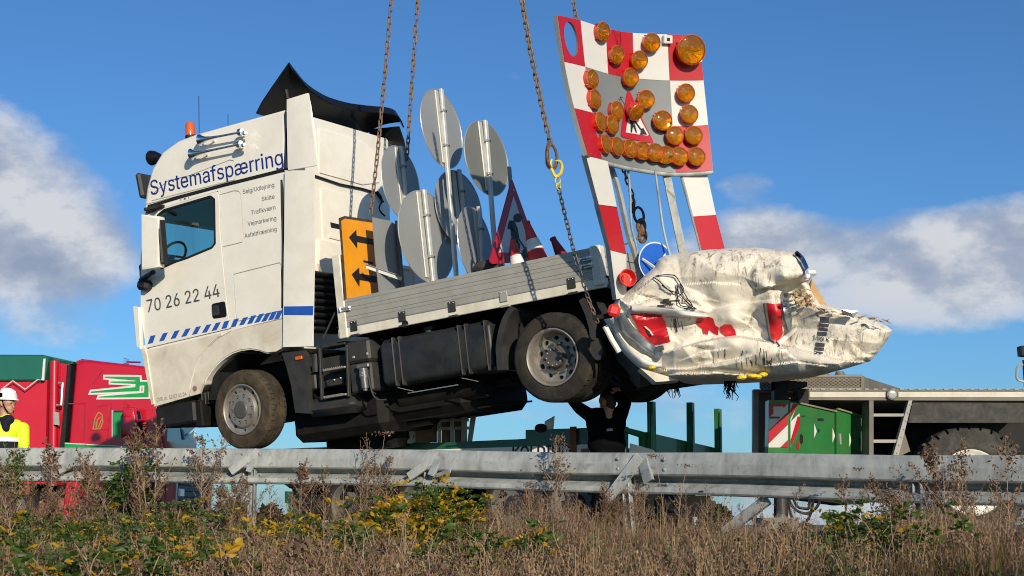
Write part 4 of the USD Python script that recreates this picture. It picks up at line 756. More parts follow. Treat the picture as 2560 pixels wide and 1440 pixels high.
# ---------------------------------------------------------------- arrow board: a bent sheet, s across it and v down it
TOPX = np.array([[1394, 38], [1452, 51], [1515, 71], [1582, 82], [1669, 86], [1748, 88]]); BOTX = np.array([[1469, 387], [1506, 398], [1548, 410], [1603, 421], [1690, 431], [1783, 425]])
sk = np.array([0, .2, .4, .6, .8, 1.0]); BZ = PchipInterpolator([-.2, 0, .2, .4, .6, .8, 1.0, 1.2], [13.60, 13.90, 14.22, 14.52, 14.76, 14.93, 15.05, 15.16])
fT = [PchipInterpolator(sk, TOPX[:, k]) for k in (0, 1)]; fB = [PchipInterpolator(sk, BOTX[:, k]) for k in (0, 1)]
def bsurf(s, v, off=0.0):
    """Point on the board; off metres towards its front."""
    s, v = np.asarray(s, float), np.asarray(v, float)
    def P(s, v):
        x = fT[0](s) * (1 - v) + fB[0](s) * v - 9 * np.sin(np.pi * v) * (1 - s) ; y = fT[1](s) * (1 - v) + fB[1](s) * v
        return vat(x, y, BZ(s) + .05 * np.sin(np.pi * v))
    p = P(s, v); e = .01; n = np.cross(P(s, v + e) - p, P(s + e, v) - p); n /= np.linalg.norm(n, axis=-1, keepdims=True)
    n = np.where((n @ FW)[..., None] > 0, -n, n); return p + np.asarray(off)[..., None] * n, n
gs, gv = np.meshgrid(np.linspace(-.05, 1.05, 221), np.linspace(-.05, 1.3, 271)); gp_ = proj(bsurf(gs, gv)[0])
def binv(px, py):
    k = np.argmin(((gp_ - [px, py]) ** 2).sum(-1)); return gs.ravel()[k], gv.ravel()[k]
def bpatch(p, o0, o1, hole=None):
    """A polygon in (s, v) as a thin bent plate between offsets o0 and o1."""
    cs = CrossSection([np.array(p, float)], FillRule.NonZero)
    if hole is not None: cs = cs - CrossSection([np.array(hole, float)], FillRule.NonZero)
    m = tm(cs.extrude(.02).refine_to_length(.045)); s, v, h = m.vertices.T
    o = o0 + (h / .02) * (o1 - o0); m.vertices = bsurf(s, v, o)[0]
    if m.volume < 0: m.invert()
    return m
bd = Thing('arrow_board', 'bent red and white chequered arrow board with amber lamps on two legs', 'arrow board', tuple(bsurf(.5, 1.0)[0]))
hole = [(.10 + .062 * math.cos(a), .155 + .125 * math.sin(a)) for a in np.linspace(0, 2 * math.pi, 33)[:-1]]
bd.part('backing_panel', bpatch([(0, 0), (1, 0), (1, 1), (0, 1)], -.03, -.006, hole), grey_s, smooth=30)
vr = [0, .335, .665, 1.0]; patt = ['RWRWR', 'WgggW', 'Rgg gR'.replace(' ', '')]
for i in range(3):
    j = 0
    while j < 5:
        c = patt[i][j]; k = j
        while k + 1 < 5 and patt[i][k + 1] == c and c == 'g': k += 1
        if c != 'g':
            a, b = sk[j] + .0015, sk[k + 1] - .0015
            bd.part('check', bpatch([(a, vr[i]), (b, vr[i]), (b, vr[i + 1] - .001), (a, vr[i + 1] - .001)], -.006, -.002, hole if (i, j) == (0, 0) else None), red_s if c == 'R' else white_s, smooth=30)
        j = k + 1
edge_l = bsurf(np.zeros(20) - .004, np.linspace(-.02, 1.02, 20), -.035)[0]
bd.part('edge_tube', grid_sheet(np.stack([bsurf(np.full(20, -.004), np.linspace(0, 1.0, 20), .0)[0], bsurf(np.full(20, -.004), np.linspace(0, 1.0, 20), -.05)[0]], 0), .006), alu_l, smooth=30)
bd.part('bottom_rail', tube(bsurf(np.linspace(.12, 1.0, 24), np.full(24, 1.01), -.03)[0], .026, 8), galv, smooth=50)
z4 = lambda q: (1300 + q[0] / 2.1818, q[1] / 2.1818)
lens_m = LOOK['lamp_lens'] = usdkit.material(stage, '/World/Looks/lamp_lens', {'tc': ('texture_coordinate', {}), 'n': ('noise_texture', {'scale': 9.0, 'detail': 2.0}), 'r': ('rgb_ramp', {'ramp': [(0.3, (1.0, 0.44, 0.01)), (0.7, (1.0, 0.58, 0.04))]}), 'p': ('principled_bsdf', {'roughness': 0.04, 'transmission_weight': 0.93, 'ior': 1.15, 'coat_weight': 0.5})}, [('tc.object', 'n.vector'), ('n.fac', 'r.fac'), ('r.color', 'p.base_color')], surface='p.BSDF')
refl = mat('lamp_reflector', (1.0, 0.80, 0.42), 0.22, metal=1.0, var=0.1)
house = mat('lamp_housing', (0.55, 0.03, 0.012), 0.35, coat=0.3, var=0.1)
def lamp(name, px, py, r, tilt=None, off=0.0, broken=False, label=None, cup=False):
    s, v = binv(px, py); c, n = bsurf(s, v); c = np.asarray(c); n = np.asarray(n); d = .075 if r < .12 else .12
    if tilt is not None: n = n + np.array(tilt); n /= np.linalg.norm(n)
    # the pixel marks the lens; shift the lamp's foot so that the lens lands there
    c = c - (n * d - FW * (n @ FW) * d) * .55 + n * off; F_ = frame_of(n)
    h = bd.part(name, moved(lathe([(0, 0), (r * .86, 0), (r * .92, d * .35), (r * .98, d * .9), (r, d), (r * .93, d + .004), (r * .90, d * .5), (0, d * .45)], 32), F_, c), house, label, smooth=30)
    fac = [(math.cos(a) * (r * .88), math.sin(a) * (r * .88)) for a in np.linspace(0, 2 * math.pi, 17)[:-1]]
    V = [[x, y, d * .92] for x, y in fac] + [[x * .35, y * .35, d * (.62 if i % 2 else .70)] for i, (x, y) in enumerate(fac)] + [[0, 0, d * .66]]
    Fc = [(i, (i + 1) % 16, 16 + i) for i in range(16)] + [((i + 1) % 16, 16 + (i + 1) % 16, 16 + i) for i in range(16)] + [(16 + i, 16 + (i + 1) % 16, 32) for i in range(16)]
    bd.part('reflector', moved(trimesh.Trimesh(V, Fc, process=False), F_, c), refl, under=h, smooth=False)
    if not cup:
        lens = lathe([(0, d + .006), (r * .9, d - .004), (r * .96, d + .004), (r * .95, d + .018), (r * .80, d + .030), (r * .4, d + .038), (0, d + .040)], 32)
        if broken: lens = lens - rboxm(r * .5, r * .35, .2, .01, c=(r * .42, -r * .42, d)).rotate((0, 0, 15))
        bd.part('lens', moved(lens, F_, c), lens_m, under=h, smooth=30)
        bd.part('bezel', moved(tube([(r * .97 * math.cos(a), r * .97 * math.sin(a), d + .004) for a in np.linspace(0, 2 * math.pi, 25)[:-1]], .006, 5, True), F_, c), amber, under=h)
    for a in (45, 135, 225, 315):
        a = math.radians(a); q = np.array([r * 1.03 * math.cos(a), r * 1.03 * math.sin(a), d * .7]); bd.part('lens_clip', moved(rboxm(.012, .012, .03, .003, c=q), F_, c), house, under=h)
for x, y in ((440, 175), (515, 305), (643, 333), (710, 235), (593, 427), (378, 435), (393, 547), (677, 548), (515, 610), (422, 670), (490, 687), (897, 513), (914, 627), (838, 745), (938, 743), (452, 790), (518, 803), (587, 817), (655, 828), (728, 838), (858, 858), (955, 860)):
    lamp('lamp', *z4((x, y)), .103)
lamp('lamp', *z4((768, 662)), .112, broken=True, label='amber lamp with a broken lens'); lamp('lamp', *z4((787, 853)), .10, broken=True, label='amber lamp with a cracked lens', tilt=(-.35, 0, 0))
lamp('large_lamp', *z4((920, 280)), .168); lamp('lamp', *z4((598, 590)), .10, tilt=(.5, -.2, -1.1), off=.08, label='amber lamp hanging loose')
s, v = binv(*z4((795, 217))); c, n = bsurf(s, v); bd.part('sensor_box', moved(rboxm(.11, .09, .05, .008), frame_of(n), np.asarray(c) + np.asarray(n) * .03), white_s)
bd.part('sensor_mark', moved(rboxm(.035, .035, .004, .001), frame_of(n), np.asarray(c) + np.asarray(n) * .057 + [-.0, 0, 0]), black_s)
sv = lambda l: [binv(*z4(q)) for q in l]
tr_ = bd.part('roadworks_triangle', bpatch(sv([(585, 492), (600, 500), (728, 770), (722, 782), (556, 748), (550, 738)]), .0, .004), red_s, smooth=False)
bd.part('white_field', bpatch(sv([(604, 560), (616, 568), (700, 735), (694, 742), (576, 722), (576, 712)]), .0045, .007), white_s, smooth=False, under=tr_)
for g in ([(592, 635), (612, 630), (622, 660), (612, 690), (600, 685)], [(600, 680), (600, 722), (608, 724), (614, 690)], [(612, 680), (628, 724), (636, 726), (624, 680)], [(612, 650), (618, 645), (660, 708), (654, 712)], [(650, 735), (660, 705), (672, 698), (692, 738)]):
    bd.part('pictogram', bpatch(sv(g), .0075, .010), black_s, smooth=False, under=tr_)
wire = [bsurf(*binv(*z4(q)), .01 + .02 * (i % 2))[0] for i, q in enumerate([(508, 160), (520, 200), (530, 240), (545, 255), (548, 210), (535, 175)])]
bd.part('loose_wire', tube(spline(wire, 24), .004, 5), red_s); bd.part('loose_wire', tube(spline([bsurf(*binv(*z4(q)), .03)[0] for q in [(560, 575), (545, 550), (535, 530), (550, 535)]], 14), .004, 5), black_s)
# legs: box sections from pixel quads at a depth, with thickness behind
def slabq(q, Z, th, r=.0):
    A = [at(a, b, Z[i] if np.ndim(Z) else Z) for i, (a, b) in enumerate(q)]; B = [p + np.array([0, 1.0, 0]) * th for p in A]; return Manifold.hull_points(np.array(A + B))
LEG = [((1465, 389), (1519, 403)), ((1497, 511), (1542, 517)), ((1526, 626), (1566, 634)), ((1541, 748), (1566, 744))]; lz = [13.98, 14.15, 14.32, 14.45]
for i, m in enumerate((white_s, red_s, white_s)):
    a, b = LEG[i]; c, d = LEG[i + 1]; bd.part('leg_check', slabq([a, b, d, c], [lz[i], lz[i] + .15, lz[i + 1] + .13, lz[i + 1]], .012), m, smooth=False)
for i in range(3):
    a, b = LEG[i]; c, d = LEG[i + 1]
    bd.part('leg', slabq([(a[0] - 11, a[1] - 2), (a[0], a[1]), (c[0], c[1]), (c[0] - 9, c[1])], [lz[i] + .1, lz[i] - .002, lz[i + 1] - .002, lz[i + 1] + .1], .06), galv, smooth=False)
RLEG = [((1704, 429), (1766, 426)), ((1733, 541), (1790, 537)), ((1756, 632), (1814, 630))]
for i, m in enumerate((white_s, red_s)):
    a, b = RLEG[i]; c, d = RLEG[i + 1]; bd.part('leg_check', slabq([a, b, d, c], [15.0, 15.12, 15.12, 15.0], .012), m, smooth=False)
bd.part('leg', tube([at(1701, 430, 15.02), at(1731, 541, 15.02), at(1757, 640, 15.02)], .018, 8), galv)
for pts, w in (([(1522, 405), (1545, 470), (1572, 590), (1588, 640), (1600, 700)], .032), ([(1569, 412), (1575, 480), (1578, 560), (1590, 610), (1600, 680)], .013), ([(1638, 428), (1648, 500), (1658, 570), (1676, 640)], .013)):
    bd.part('brace', tube(spline([at(a, b, 14.75) for a, b in pts], 16), w, 8 if w < .03 else 4), galv, smooth=50 if w < .03 else 20)
bd.part('brace', slabq([(1656, 433), (1676, 433), (1690, 500), (1668, 480)], 14.95, .05), galv, smooth=False); bd.part('brace', slabq([(1664, 470), (1686, 488), (1720, 640), (1700, 640)], 14.95, .05), galv, smooth=False)
bp_ = at(1563, 700, 14.36); lh = frame_of((.35, -1, .1)); rl = bd.part('red_lamp', moved(lathe([(0, 0), (.07, 0), (.09, .09), (.098, .10), (.09, .10), (.075, .02), (0, .015)], 28), lh, bp_ + FW * .1), redl, smooth=30)
bd.part('lens_piece', moved(rboxm(.03, .13, .05, .01), lh, bp_ + [-.01, .02, 0]), amber, under=rl)
# blue round sign behind the wreck
bs = Thing('blue_road_sign', 'blue round sign with white edge wedged behind the crushed white wreck', 'road sign', tuple(at(1632, 700, 14.75)))
def ell(px, py, rx, ry, tl, Z, n=40, k=1.0):
    A = []
    for a in np.linspace(0, 2 * math.pi, n + 1)[:-1]: x, y = rx * k * math.cos(a), ry * k * math.sin(a); A.append(at(px + x * math.cos(tl) - y * math.sin(tl), py + x * math.sin(tl) + y * math.cos(tl), Z + x / 230 * .8))
    return np.array(A)
for nm, k, dz, m in (('white_edge', 1.0, 0, white_s), ('panel', .93, -.006, blue_s)):
    A = ell(1640, 655, 43, 51, -.25, 14.75 + dz, k=k); bs.part(nm, Manifold.hull_points(np.vstack([A, A + FW * .005])), m)
bs.part('white_arrow', slabq([(1640, 668), (1663, 632), (1668, 645), (1652, 672)], 14.742, .004), white_s); bs.part('torn_edge', tube(spline([at(*q, 14.60) for q in ((1605, 647), (1625, 660), (1650, 678), (1672, 688), (1690, 692))], 14), .014, 4), white_s)

# ---------------------------------------------------------------- crushed impact attenuator: relief given by control points, metres towards the camera
OUT = [(1522, 772), (1545, 745), (1580, 720), (1608, 692), (1636, 668), (1646, 648), (1662, 639), (1700, 632), (1760, 625), (1830, 620.5), (1890, 619), (1960, 626), (1990, 632), (2008, 648), (2019, 672), (2034, 680), (2030, 692), (2012, 703), (2022, 712), (2034, 735), (2050, 760), (2075, 764), (2120, 778), (2170, 795), (2215, 814), (2231, 826), (2222, 845), (2200, 876), (2176, 903), (2120, 920), (2060, 935), (1960, 945), (1850, 950), (1740, 954), (1696, 951), (1650, 937), (1604, 926), (1580, 905), (1560, 885), (1532, 832), (1510, 800)]
CTL = np.array([(1530, 775, .0), (1580, 735, .05), (1640, 690, .0), (1640, 650, -.1), (1700, 640, -.05), (1760, 660, .02), (1830, 650, .04), (1900, 650, .04), (1990, 655, -.02), (1700, 690, .06), (1790, 690, .10), (1880, 690, .10), (1960, 690, .12), (2015, 690, .10), (1640, 740, .04), (1700, 755, .05), (1770, 760, -.03), (1780, 740, .05), (1850, 745, .03), (1900, 725, .03), (1940, 712, -.02), (1975, 722, -.16), (1995, 712, -.10), (1590, 760, .06), (1900, 760, .02), (1930, 735, .08), (1960, 740, -.10), (1580, 790, .08), (1660, 787, .02), (1760, 790, -.02), (1700, 770, .09), (1760, 778, .07), (1850, 790, .05), (1880, 830, .04), (1830, 800, .08), (1915, 800, .04), (1940, 790, .10), (1950, 830, .04), (1965, 845, -.08), (1985, 800, -.06), (1990, 770, -.02), (2030, 790, .02), (2100, 800, .06), (2160, 830, .06), (2220, 830, .0), (2050, 850, .05), (2120, 870, .06), (2180, 880, .02),
    (1560, 830, .06), (1600, 850, .02), (1640, 860, -.02), (1700, 848, .02), (1760, 834, .01), (1830, 826, .02), (1900, 838, .04), (1980, 855, .03), (1660, 878, .05), (1700, 868, .07), (1760, 854, .09), (1830, 848, .11), (1880, 858, .13), (1950, 878, .13), (2020, 893, .10), (2100, 905, .07), (2160, 905, .05), (1600, 900, .0), (1660, 900, .05), (1690, 905, .06), (1740, 890, .10), (1800, 880, .13), (1860, 880, .15), (1680, 918, .05), (1740, 915, .08), (1820, 912, .11), (1900, 915, .13), (1980, 918, .11), (2080, 920, .08), (1700, 932, .07), (1780, 928, .08), (1860, 932, .08), (1960, 938, .05), (1700, 948, .03), (1800, 948, .0), (1900, 946, -.04)])
rbf = RBFInterpolator(CTL[:, :2] / 100, CTL[:, 2], kernel='thin_plate_spline', smoothing=.0008)
OUTP = Polygon(OUT); OL = np.array(OUT, float)
def edge_dist(xy):
    a = OL; b = np.roll(OL, -1, 0); d = np.full(len(xy), 1e9)
    for p, q in zip(a, b):
        t = np.clip(((xy - p) @ (q - p)) / ((q - p) @ (q - p)), 0, 1); d = np.minimum(d, np.linalg.norm(xy - p - t[:, None] * (q - p), axis=1))
    return d
FOLDS = [  # sharp folds: line, how far its lower side stands proud, fade above and below in pixels
    ([(1655, 884), (1690, 872), (1750, 855), (1800, 845), (1850, 841), (1900, 850), (1960, 862), (2040, 884), (2110, 902), (2176, 905)], .17, 34, 60),
    ([(1660, 922), (1720, 922), (1790, 908), (1850, 896), (1880, 884)], .10, 14, 30), ([(1640, 938), (1700, 934), (1800, 932), (1900, 940)], .09, 10, 14),
    ([(1580, 795), (1660, 790), (1770, 790), (1790, 782)], .05, 16, 20), ([(1880, 722), (1930, 718), (1960, 704), (1995, 696), (2022, 690)], -.16, 20, 30), ([(1545, 745), (1600, 720), (1640, 690), (1660, 676)], .05, 14, 20),
    ([(1760, 776), (1820, 766), (1880, 756), (1930, 748)], .05, 16, 22), ([(1700, 712), (1780, 706), (1860, 712)], .025, 14, 20), ([(1600, 745), (1680, 742), (1760, 752)], .03, 16, 18), ([(1970, 758), (2060, 772), (2150, 800)], .03, 10, 14),
    ([(1990, 868), (2060, 846), (2140, 850)], .03, 16, 16), ([(1690, 905), (1760, 880), (1830, 868)], .035, 18, 18), ([(1900, 915), (1990, 905), (2090, 918)], .04, 12, 14), ([(1830, 790), (1870, 810), (1900, 835)], .04, 12, 12), ([(1845, 782), (1890, 796), (1915, 822)], .03, 10, 10)]
def wreck_folds(xy):
    out = np.zeros(len(xy))
    for L_, h, fa, fb in FOLDS:
        L_ = np.array(L_, float); y = np.interp(xy[:, 0], L_[:, 0], L_[:, 1]); d = xy[:, 1] - y
        e = np.clip((xy[:, 0] - L_[0, 0]) / 30, 0, 1) * np.clip((L_[-1, 0] - xy[:, 0]) / 30, 0, 1)
        s = np.sign(h); hh = abs(h) * e; dd = d if s > 0 else -d
        out += np.where(dd > 0, hh * .6 * np.exp(-(dd / fb) ** 2) * np.clip(dd / 1.5, 0, 1), -hh * .4 * np.exp(-(dd / fa) ** 2) * np.clip(-dd / 1.5, 0, 1))
    return out
rgc = np.random.default_rng(77); CP = rgc.uniform([1490, 600], [2250, 970], (150, 2)); CP = np.vstack([CP, [(1400, 500), (2350, 500), (2350, 1080), (1400, 1080)]]); CH = rgc.normal(0, 1, len(CP)) * (.014 + .030 * meshkit.noise(np.c_[CP / 150, 0 * CP[:, 0]], 5)); CH[-4:] = 0
from scipy.interpolate import LinearNDInterpolator
crumple = LinearNDInterpolator(CP * [1, 1.7], CH)
def wreck_z(xy):
    xy = np.asarray(xy, float); base = 14.55 - (xy[:, 0] - 1520) / 230 * .33
    q = np.stack([xy[:, 0] / 70, xy[:, 1] / 44, 0 * xy[:, 0]], 1); w = meshkit.fbm(q, 2, seed=4) - .5
    q2 = np.stack([(xy[:, 0] + xy[:, 1] * .5) / 80, (xy[:, 1] - xy[:, 0] * .12) / 42, 0 * xy[:, 0]], 1); cr = np.abs(meshkit.fbm(q2, 2, seed=9) - .5)
    return base - rbf(xy / 100) - .012 * w - crumple(xy * [1, 1.7]) + .007 * np.minimum(cr, .10) / .10 - wreck_folds(xy) + .20 * np.exp(-edge_dist(xy) / 6.0)
def wreck_patch(pts, off, thick=.006, fine=7.0, hole=None):
    cs = CrossSection([np.array(pts, float)], FillRule.NonZero)
    m = tm(cs.extrude(1.0).refine_to_length(fine)); xy = m.vertices[:, :2]; h = m.vertices[:, 2]
    m.vertices = vat(xy[:, 0], xy[:, 1], wreck_z(xy) - off + (h - 1) * -thick)
    if m.volume < 0: m.invert()
    return m
LOOK['wreck_skin'] = usdkit.material(stage, '/World/Looks/wreck_skin', {
    'tc': ('texture_coordinate', {}), 'n1': ('noise_texture', {'scale': 4.5, 'detail': 10.0, 'roughness': 0.78, 'distortion': 0.8}), 'r1': ('rgb_ramp', {'ramp': [(0.52, (0, 0, 0)), (0.66, (0.45,) * 3), (0.78, (0.7,) * 3)]}),
    'mp': ('mapping', {'scale': (1.0, 1.0, 0.35)}), 'n2': ('noise_texture', {'scale': 14.0, 'detail': 10.0, 'roughness': 0.8, 'distortion': 0.8}), 'r2': ('rgb_ramp', {'ramp': [(0.50, (0, 0, 0)), (0.60, (0.8,) * 3)]}), 'n3': ('noise_texture', {'scale': 1.6, 'detail': 3.0}), 'r3': ('rgb_ramp', {'ramp': [(0.44, (0, 0, 0)), (0.58, (1, 1, 1))]}),
    'mul': ('mix', {'mix_type': 'multiply', 'fac': 1.0}), 'n4': ('noise_texture', {'scale': 5.0, 'detail': 9.0, 'roughness': 0.75}), 'r4': ('rgb_ramp', {'ramp': [(0.60, (0, 0, 0)), (0.70, (0.40,) * 3)]}),
    'm1': ('mix', {'color1': (0.70, 0.645, 0.55), 'color2': (0.44, 0.36, 0.25)}), 'm2': ('mix', {'color2': (0.075, 0.06, 0.045)}), 'm3': ('mix', {'color2': (0.60, 0.44, 0.16)}), 'p': ('principled_bsdf', {'roughness': 0.6, 'specular_ior_level': 0.25}), 'bn': ('noise_texture', {'scale': 22.0, 'detail': 6.0, 'distortion': 0.7}), 'b': ('bump', {'strength': 0.22, 'distance': 0.012})},
    [('tc.object', 'n1.vector'), ('tc.object', 'mp.vector'), ('mp.vector', 'n2.vector'), ('tc.object', 'n3.vector'), ('tc.object', 'n4.vector'), ('tc.object', 'bn.vector'), ('n1.fac', 'r1.fac'), ('n2.fac', 'r2.fac'), ('n3.fac', 'r3.fac'), ('n4.fac', 'r4.fac'), ('r2.color', 'mul.color1'), ('r3.color', 'mul.color2'),
     ('r1.color', 'm1.fac'), ('m1.color', 'm3.color1'), ('r4.color', 'm3.fac'), ('m3.color', 'm2.color1'), ('mul.color', 'm2.fac'), ('m2.color', 'p.base_color'), ('bn.fac', 'b.height'), ('b.normal', 'p.normal')], surface='p.BSDF')
wk = Thing('crash_cushion', 'crushed dirty white crash cushion with torn red panels hanging behind the lorry', 'crash cushion', tuple(at(1850, 950, 14.6)))
cs = CrossSection([OL], FillRule.NonZero); m = tm(cs.extrude(24.0).refine_to_length(3.4)); xy = m.vertices[:, :2]; h = m.vertices[:, 2] / 24
cen = np.array([1850, 800.0]); zf_ = wreck_z(xy); shr = 1 - .06 * h[:, None]
Pf_ = vat(xy[:, 0], xy[:, 1], zf_); back = Pf_ + (np.array([.16, .98, .06])) * 1.6 * h[:, None]
cw = at(1850, 800, 14.0); m.vertices = back + (cw - back) * (1 - shr) * np.array([1, 0, 1])
if m.volume < 0: m.invert()
sk_ = wk.part('skin', m, LOOK['wreck_skin'], smooth=11)
z5 = lambda q: (1460 + q[0] / 2.88, 560 + q[1] / 2.88)
red_p = mat('red_panel_torn', (0.50, 0.010, 0.018), 0.45, coat=0.05, var=0.08, spots=((0.10, 0.03, 0.025), 9.0, 0.64, 0.6))
for g in ([(332, 645), (440, 650), (552, 655), (580, 700), (605, 780), (620, 848), (560, 862), (500, 872), (440, 830), (400, 770), (365, 705)], [(815, 672), (870, 668), (900, 668), (930, 680), (945, 730), (970, 745), (965, 800), (930, 785), (900, 760), (890, 795), (858, 790), (850, 755), (805, 715)], [(975, 745), (1010, 722), (1060, 725), (1090, 770), (1095, 800), (1020, 810), (985, 780)], [(1318, 568), (1360, 575), (1415, 572), (1425, 660), (1432, 790), (1400, 850), (1365, 850), (1340, 780), (1322, 680)]):
    wk.part('red_panel', wreck_patch([z5(q) for q in g], .010, .008), red_p, smooth=40)
tear = mat('torn_foam', (0.62, 0.47, 0.20), 0.8, var=0.3, scale=20)
wk.part('tear', wreck_patch([z5(q) for q in [(440, 740), (470, 760), (492, 790), (480, 812), (455, 790)]], .022, .006, 4), mat('tear_dark', (0.03, 0.02, 0.015), 0.9)); wk.part('tear_edge', wreck_patch([z5(q) for q in [(432, 735), (445, 735), (478, 765), (500, 800), (490, 806), (470, 772), (440, 748)]], .030, .006, 4), white_s)
steel_p = mat('bent_steel_profile', (0.30, 0.34, 0.37), 0.35, metal=0.6, var=0.2, scale=6, dirt=(0.06, 0.06, 0.055), dirt_amt=0.6, dscale=5)
def strip(pts, w, off, m, name, label=None):
    c = spline([z5(q) + (0,) for q in pts], 22)[:, :2]; t = np.gradient(c, axis=0); t /= np.linalg.norm(t, axis=1, keepdims=True); n = np.stack([-t[:, 1], t[:, 0]], 1); ww = np.interp(np.linspace(0, 1, 22), np.linspace(0, 1, len(w)), w) / 2.88
    rows = []
    for k, o in ((-.5, .0), (-.35, .05), (0, .06), (.35, .05), (.5, .0)):
        q = c + n * (k * ww)[:, None]; rows.append(vat(q[:, 0], q[:, 1], wreck_z(q) - off - o))
    return wk.part(name, grid_sheet(np.array(rows), .006), m, label, smooth=40)
strip([(265, 640), (300, 740), (370, 810), (460, 890), (560, 950)], [60, 90, 80, 80, 60], .02, steel_p, 'steel_profile', 'bent grey steel end profile')
strip([(575, 890), (520, 920), (545, 975)], [30, 50, 30], .03, steel_p, 'steel_profile')
strip([(1445, 500), (1455, 600), (1475, 720), (1480, 770)], [60, 50, 60, 20], .02, steel_p, 'steel_profile')
strip([(1520, 205), (1565, 250), (1600, 320), (1615, 360)], [35, 40, 36, 30], .04, mat('chrome_trim', (0.6, 0.6, 0.62), 0.15, metal=1.0, var=0.1), 'metal_trim')
strip([(1400, 860), (1450, 820), (1530, 745)], [40, 34, 28], .03, white_clean, 'torn_strip'); strip([(345, 610), (500, 622), (640, 638), (820, 655), (880, 660)], [48, 44, 46, 44, 30], .03, white_s, 'folded_strip')
strip([(1300, 570), (1320, 700), (1345, 830), (1370, 855)], [26, 20, 18, 12], .015, mat('dark_rubber_strip', (0.09, 0.08, 0.07), 0.7), 'rubber_strip')
wk.part('lamp_block', cat(rbox(.11, .08, .075, .02, c=at(2028, 681, 13.6)), rbox(.05, .09, .05, .01, c=at(2018, 692, 13.6))), mat('clear_lamp', (0.7, 0.7, 0.72), 0.1, coat=0.8, metal=0.3), 'small clear lamp at the upper corner')
card = mat('cardboard', (0.42, 0.27, 0.13), 0.85, var=0.2, scale=8, bump=0.3, bscale=40)
wk.part('core_board', slabq([z5(q) for q in [(1640, 395), (1660, 430), (1700, 540), (1760, 600), (1620, 590), (1590, 480)]], [14.0, 14.0, 14.0, 13.9, 13.9, 14.1], .02), card, 'brown cardboard core sheet')
rg = np.random.default_rng(5)
for k in range(46):
    a = rg.uniform(0, 1, 2); q = z5((1490 + 150 * a[0] + 20 * a[1], 470 + 120 * a[1])); c = at(*q, 13.62 + rg.uniform(-.05, .2)); wk.part('core_scrap', moved(Manifold.hull_points(rg.uniform(-1, 1, (5, 3)) * [.045, .03, .02]), rot(rg.normal(size=3), rg.uniform(0, 180)), c), card, smooth=False)
for k in range(16):
    t = rg.uniform(0, 1); q = z5((1600 + 600 * t, 590 + 115 * t + rg.uniform(-6, 14))); c = at(*q, 13.72 - .3 * t); wk.part('core_scrap', moved(Manifold.hull_points(rg.uniform(-1, 1, (5, 3)) * [.06, .03, .014]), rot((0, 1, 0), rg.uniform(-25, 40)), c), card, smooth=False)
wk.part('foil_scrap', moved(Manifold.hull_points(np.random.default_rng(3).uniform(-1, 1, (7, 3)) * [.10, .03, .055]), t=at(*z5((1910, 640)), 13.55)), mat('foil', (0.7, 0.7, 0.68), 0.2, metal=0.9), smooth=False)
grime = mat('grime', (0.055, 0.045, 0.035), 0.85, var=0.5, scale=25)
rg = np.random.default_rng(12)
for k in range(58):
    if k < 34: x, y, ln, w = rg.normal(1880, 45), rg.uniform(870, 905), rg.uniform(8, 30), rg.uniform(.8, 2.4); p_ = [(x, y), (x + w, y - 1), (x + w * .6 + ln * .12, y + ln), (x + ln * .10, y + ln * .8)]
    elif k < 46: x, y, ln, w = rg.normal(1685, 8), rg.uniform(790, 815), rg.uniform(10, 34), rg.uniform(.8, 2.2); p_ = [(x, y), (x + w, y), (x + w + ln * .25, y + ln), (x + ln * .25, y + ln)]
    else: x, y, ln, w = rg.normal(1660, 14), rg.normal(752, 7), rg.uniform(10, 26), rg.uniform(1.5, 5); p_ = [(x, y), (x + ln, y - 2), (x + ln * .9, y + w), (x + 2, y + w)]
    wk.part('grime_streak', wreck_patch(p_, .004, .002, 8), grime, smooth=False)
# printed marks
ink = mat('dark_ink', (0.05, 0.05, 0.07), 0.5, var=0.3, scale=30)
for y0, y1, x0, x1 in ((665, 690, 1705, 1770), (690, 706, 1700, 1768), (714, 735, 1692, 1765), (745, 765, 1688, 1758), (772, 800, 1682, 1750), (852, 880, 1668, 1735), (885, 908, 1662, 1730), (915, 935, 1658, 1722)):
    wk.part('printed_bar', wreck_patch([z5(q) for q in [(x0, y0), (x1, y0 + 8), (x1 - 4, y1 + 6), (x0 - 3, y1)]], .008, .003, 5), ink, smooth=40)
def wtext(t, p0, p1, cap):
    m = meshkit.text_mesh(t, 1.0, .02); b = m.bounds; v = m.vertices; x = p0[0] + (v[:, 0] - b[0, 0]) / (b[1, 0] - b[0, 0]) * (p1[0] - p0[0]); y = p0[1] + (v[:, 0] - b[0, 0]) / (b[1, 0] - b[0, 0]) * (p1[1] - p0[1]) - v[:, 1] * cap
    z = wreck_z(np.stack([x, y], 1)); m = trimesh.Trimesh(vat(x, y, z - .010 - .004 * (v[:, 2] > .01)), m.faces, process=False); return m
wk.part('lettering', wtext('100 K', z5((1650, 830)), z5((1768, 850)), 11), ink, smooth=False)
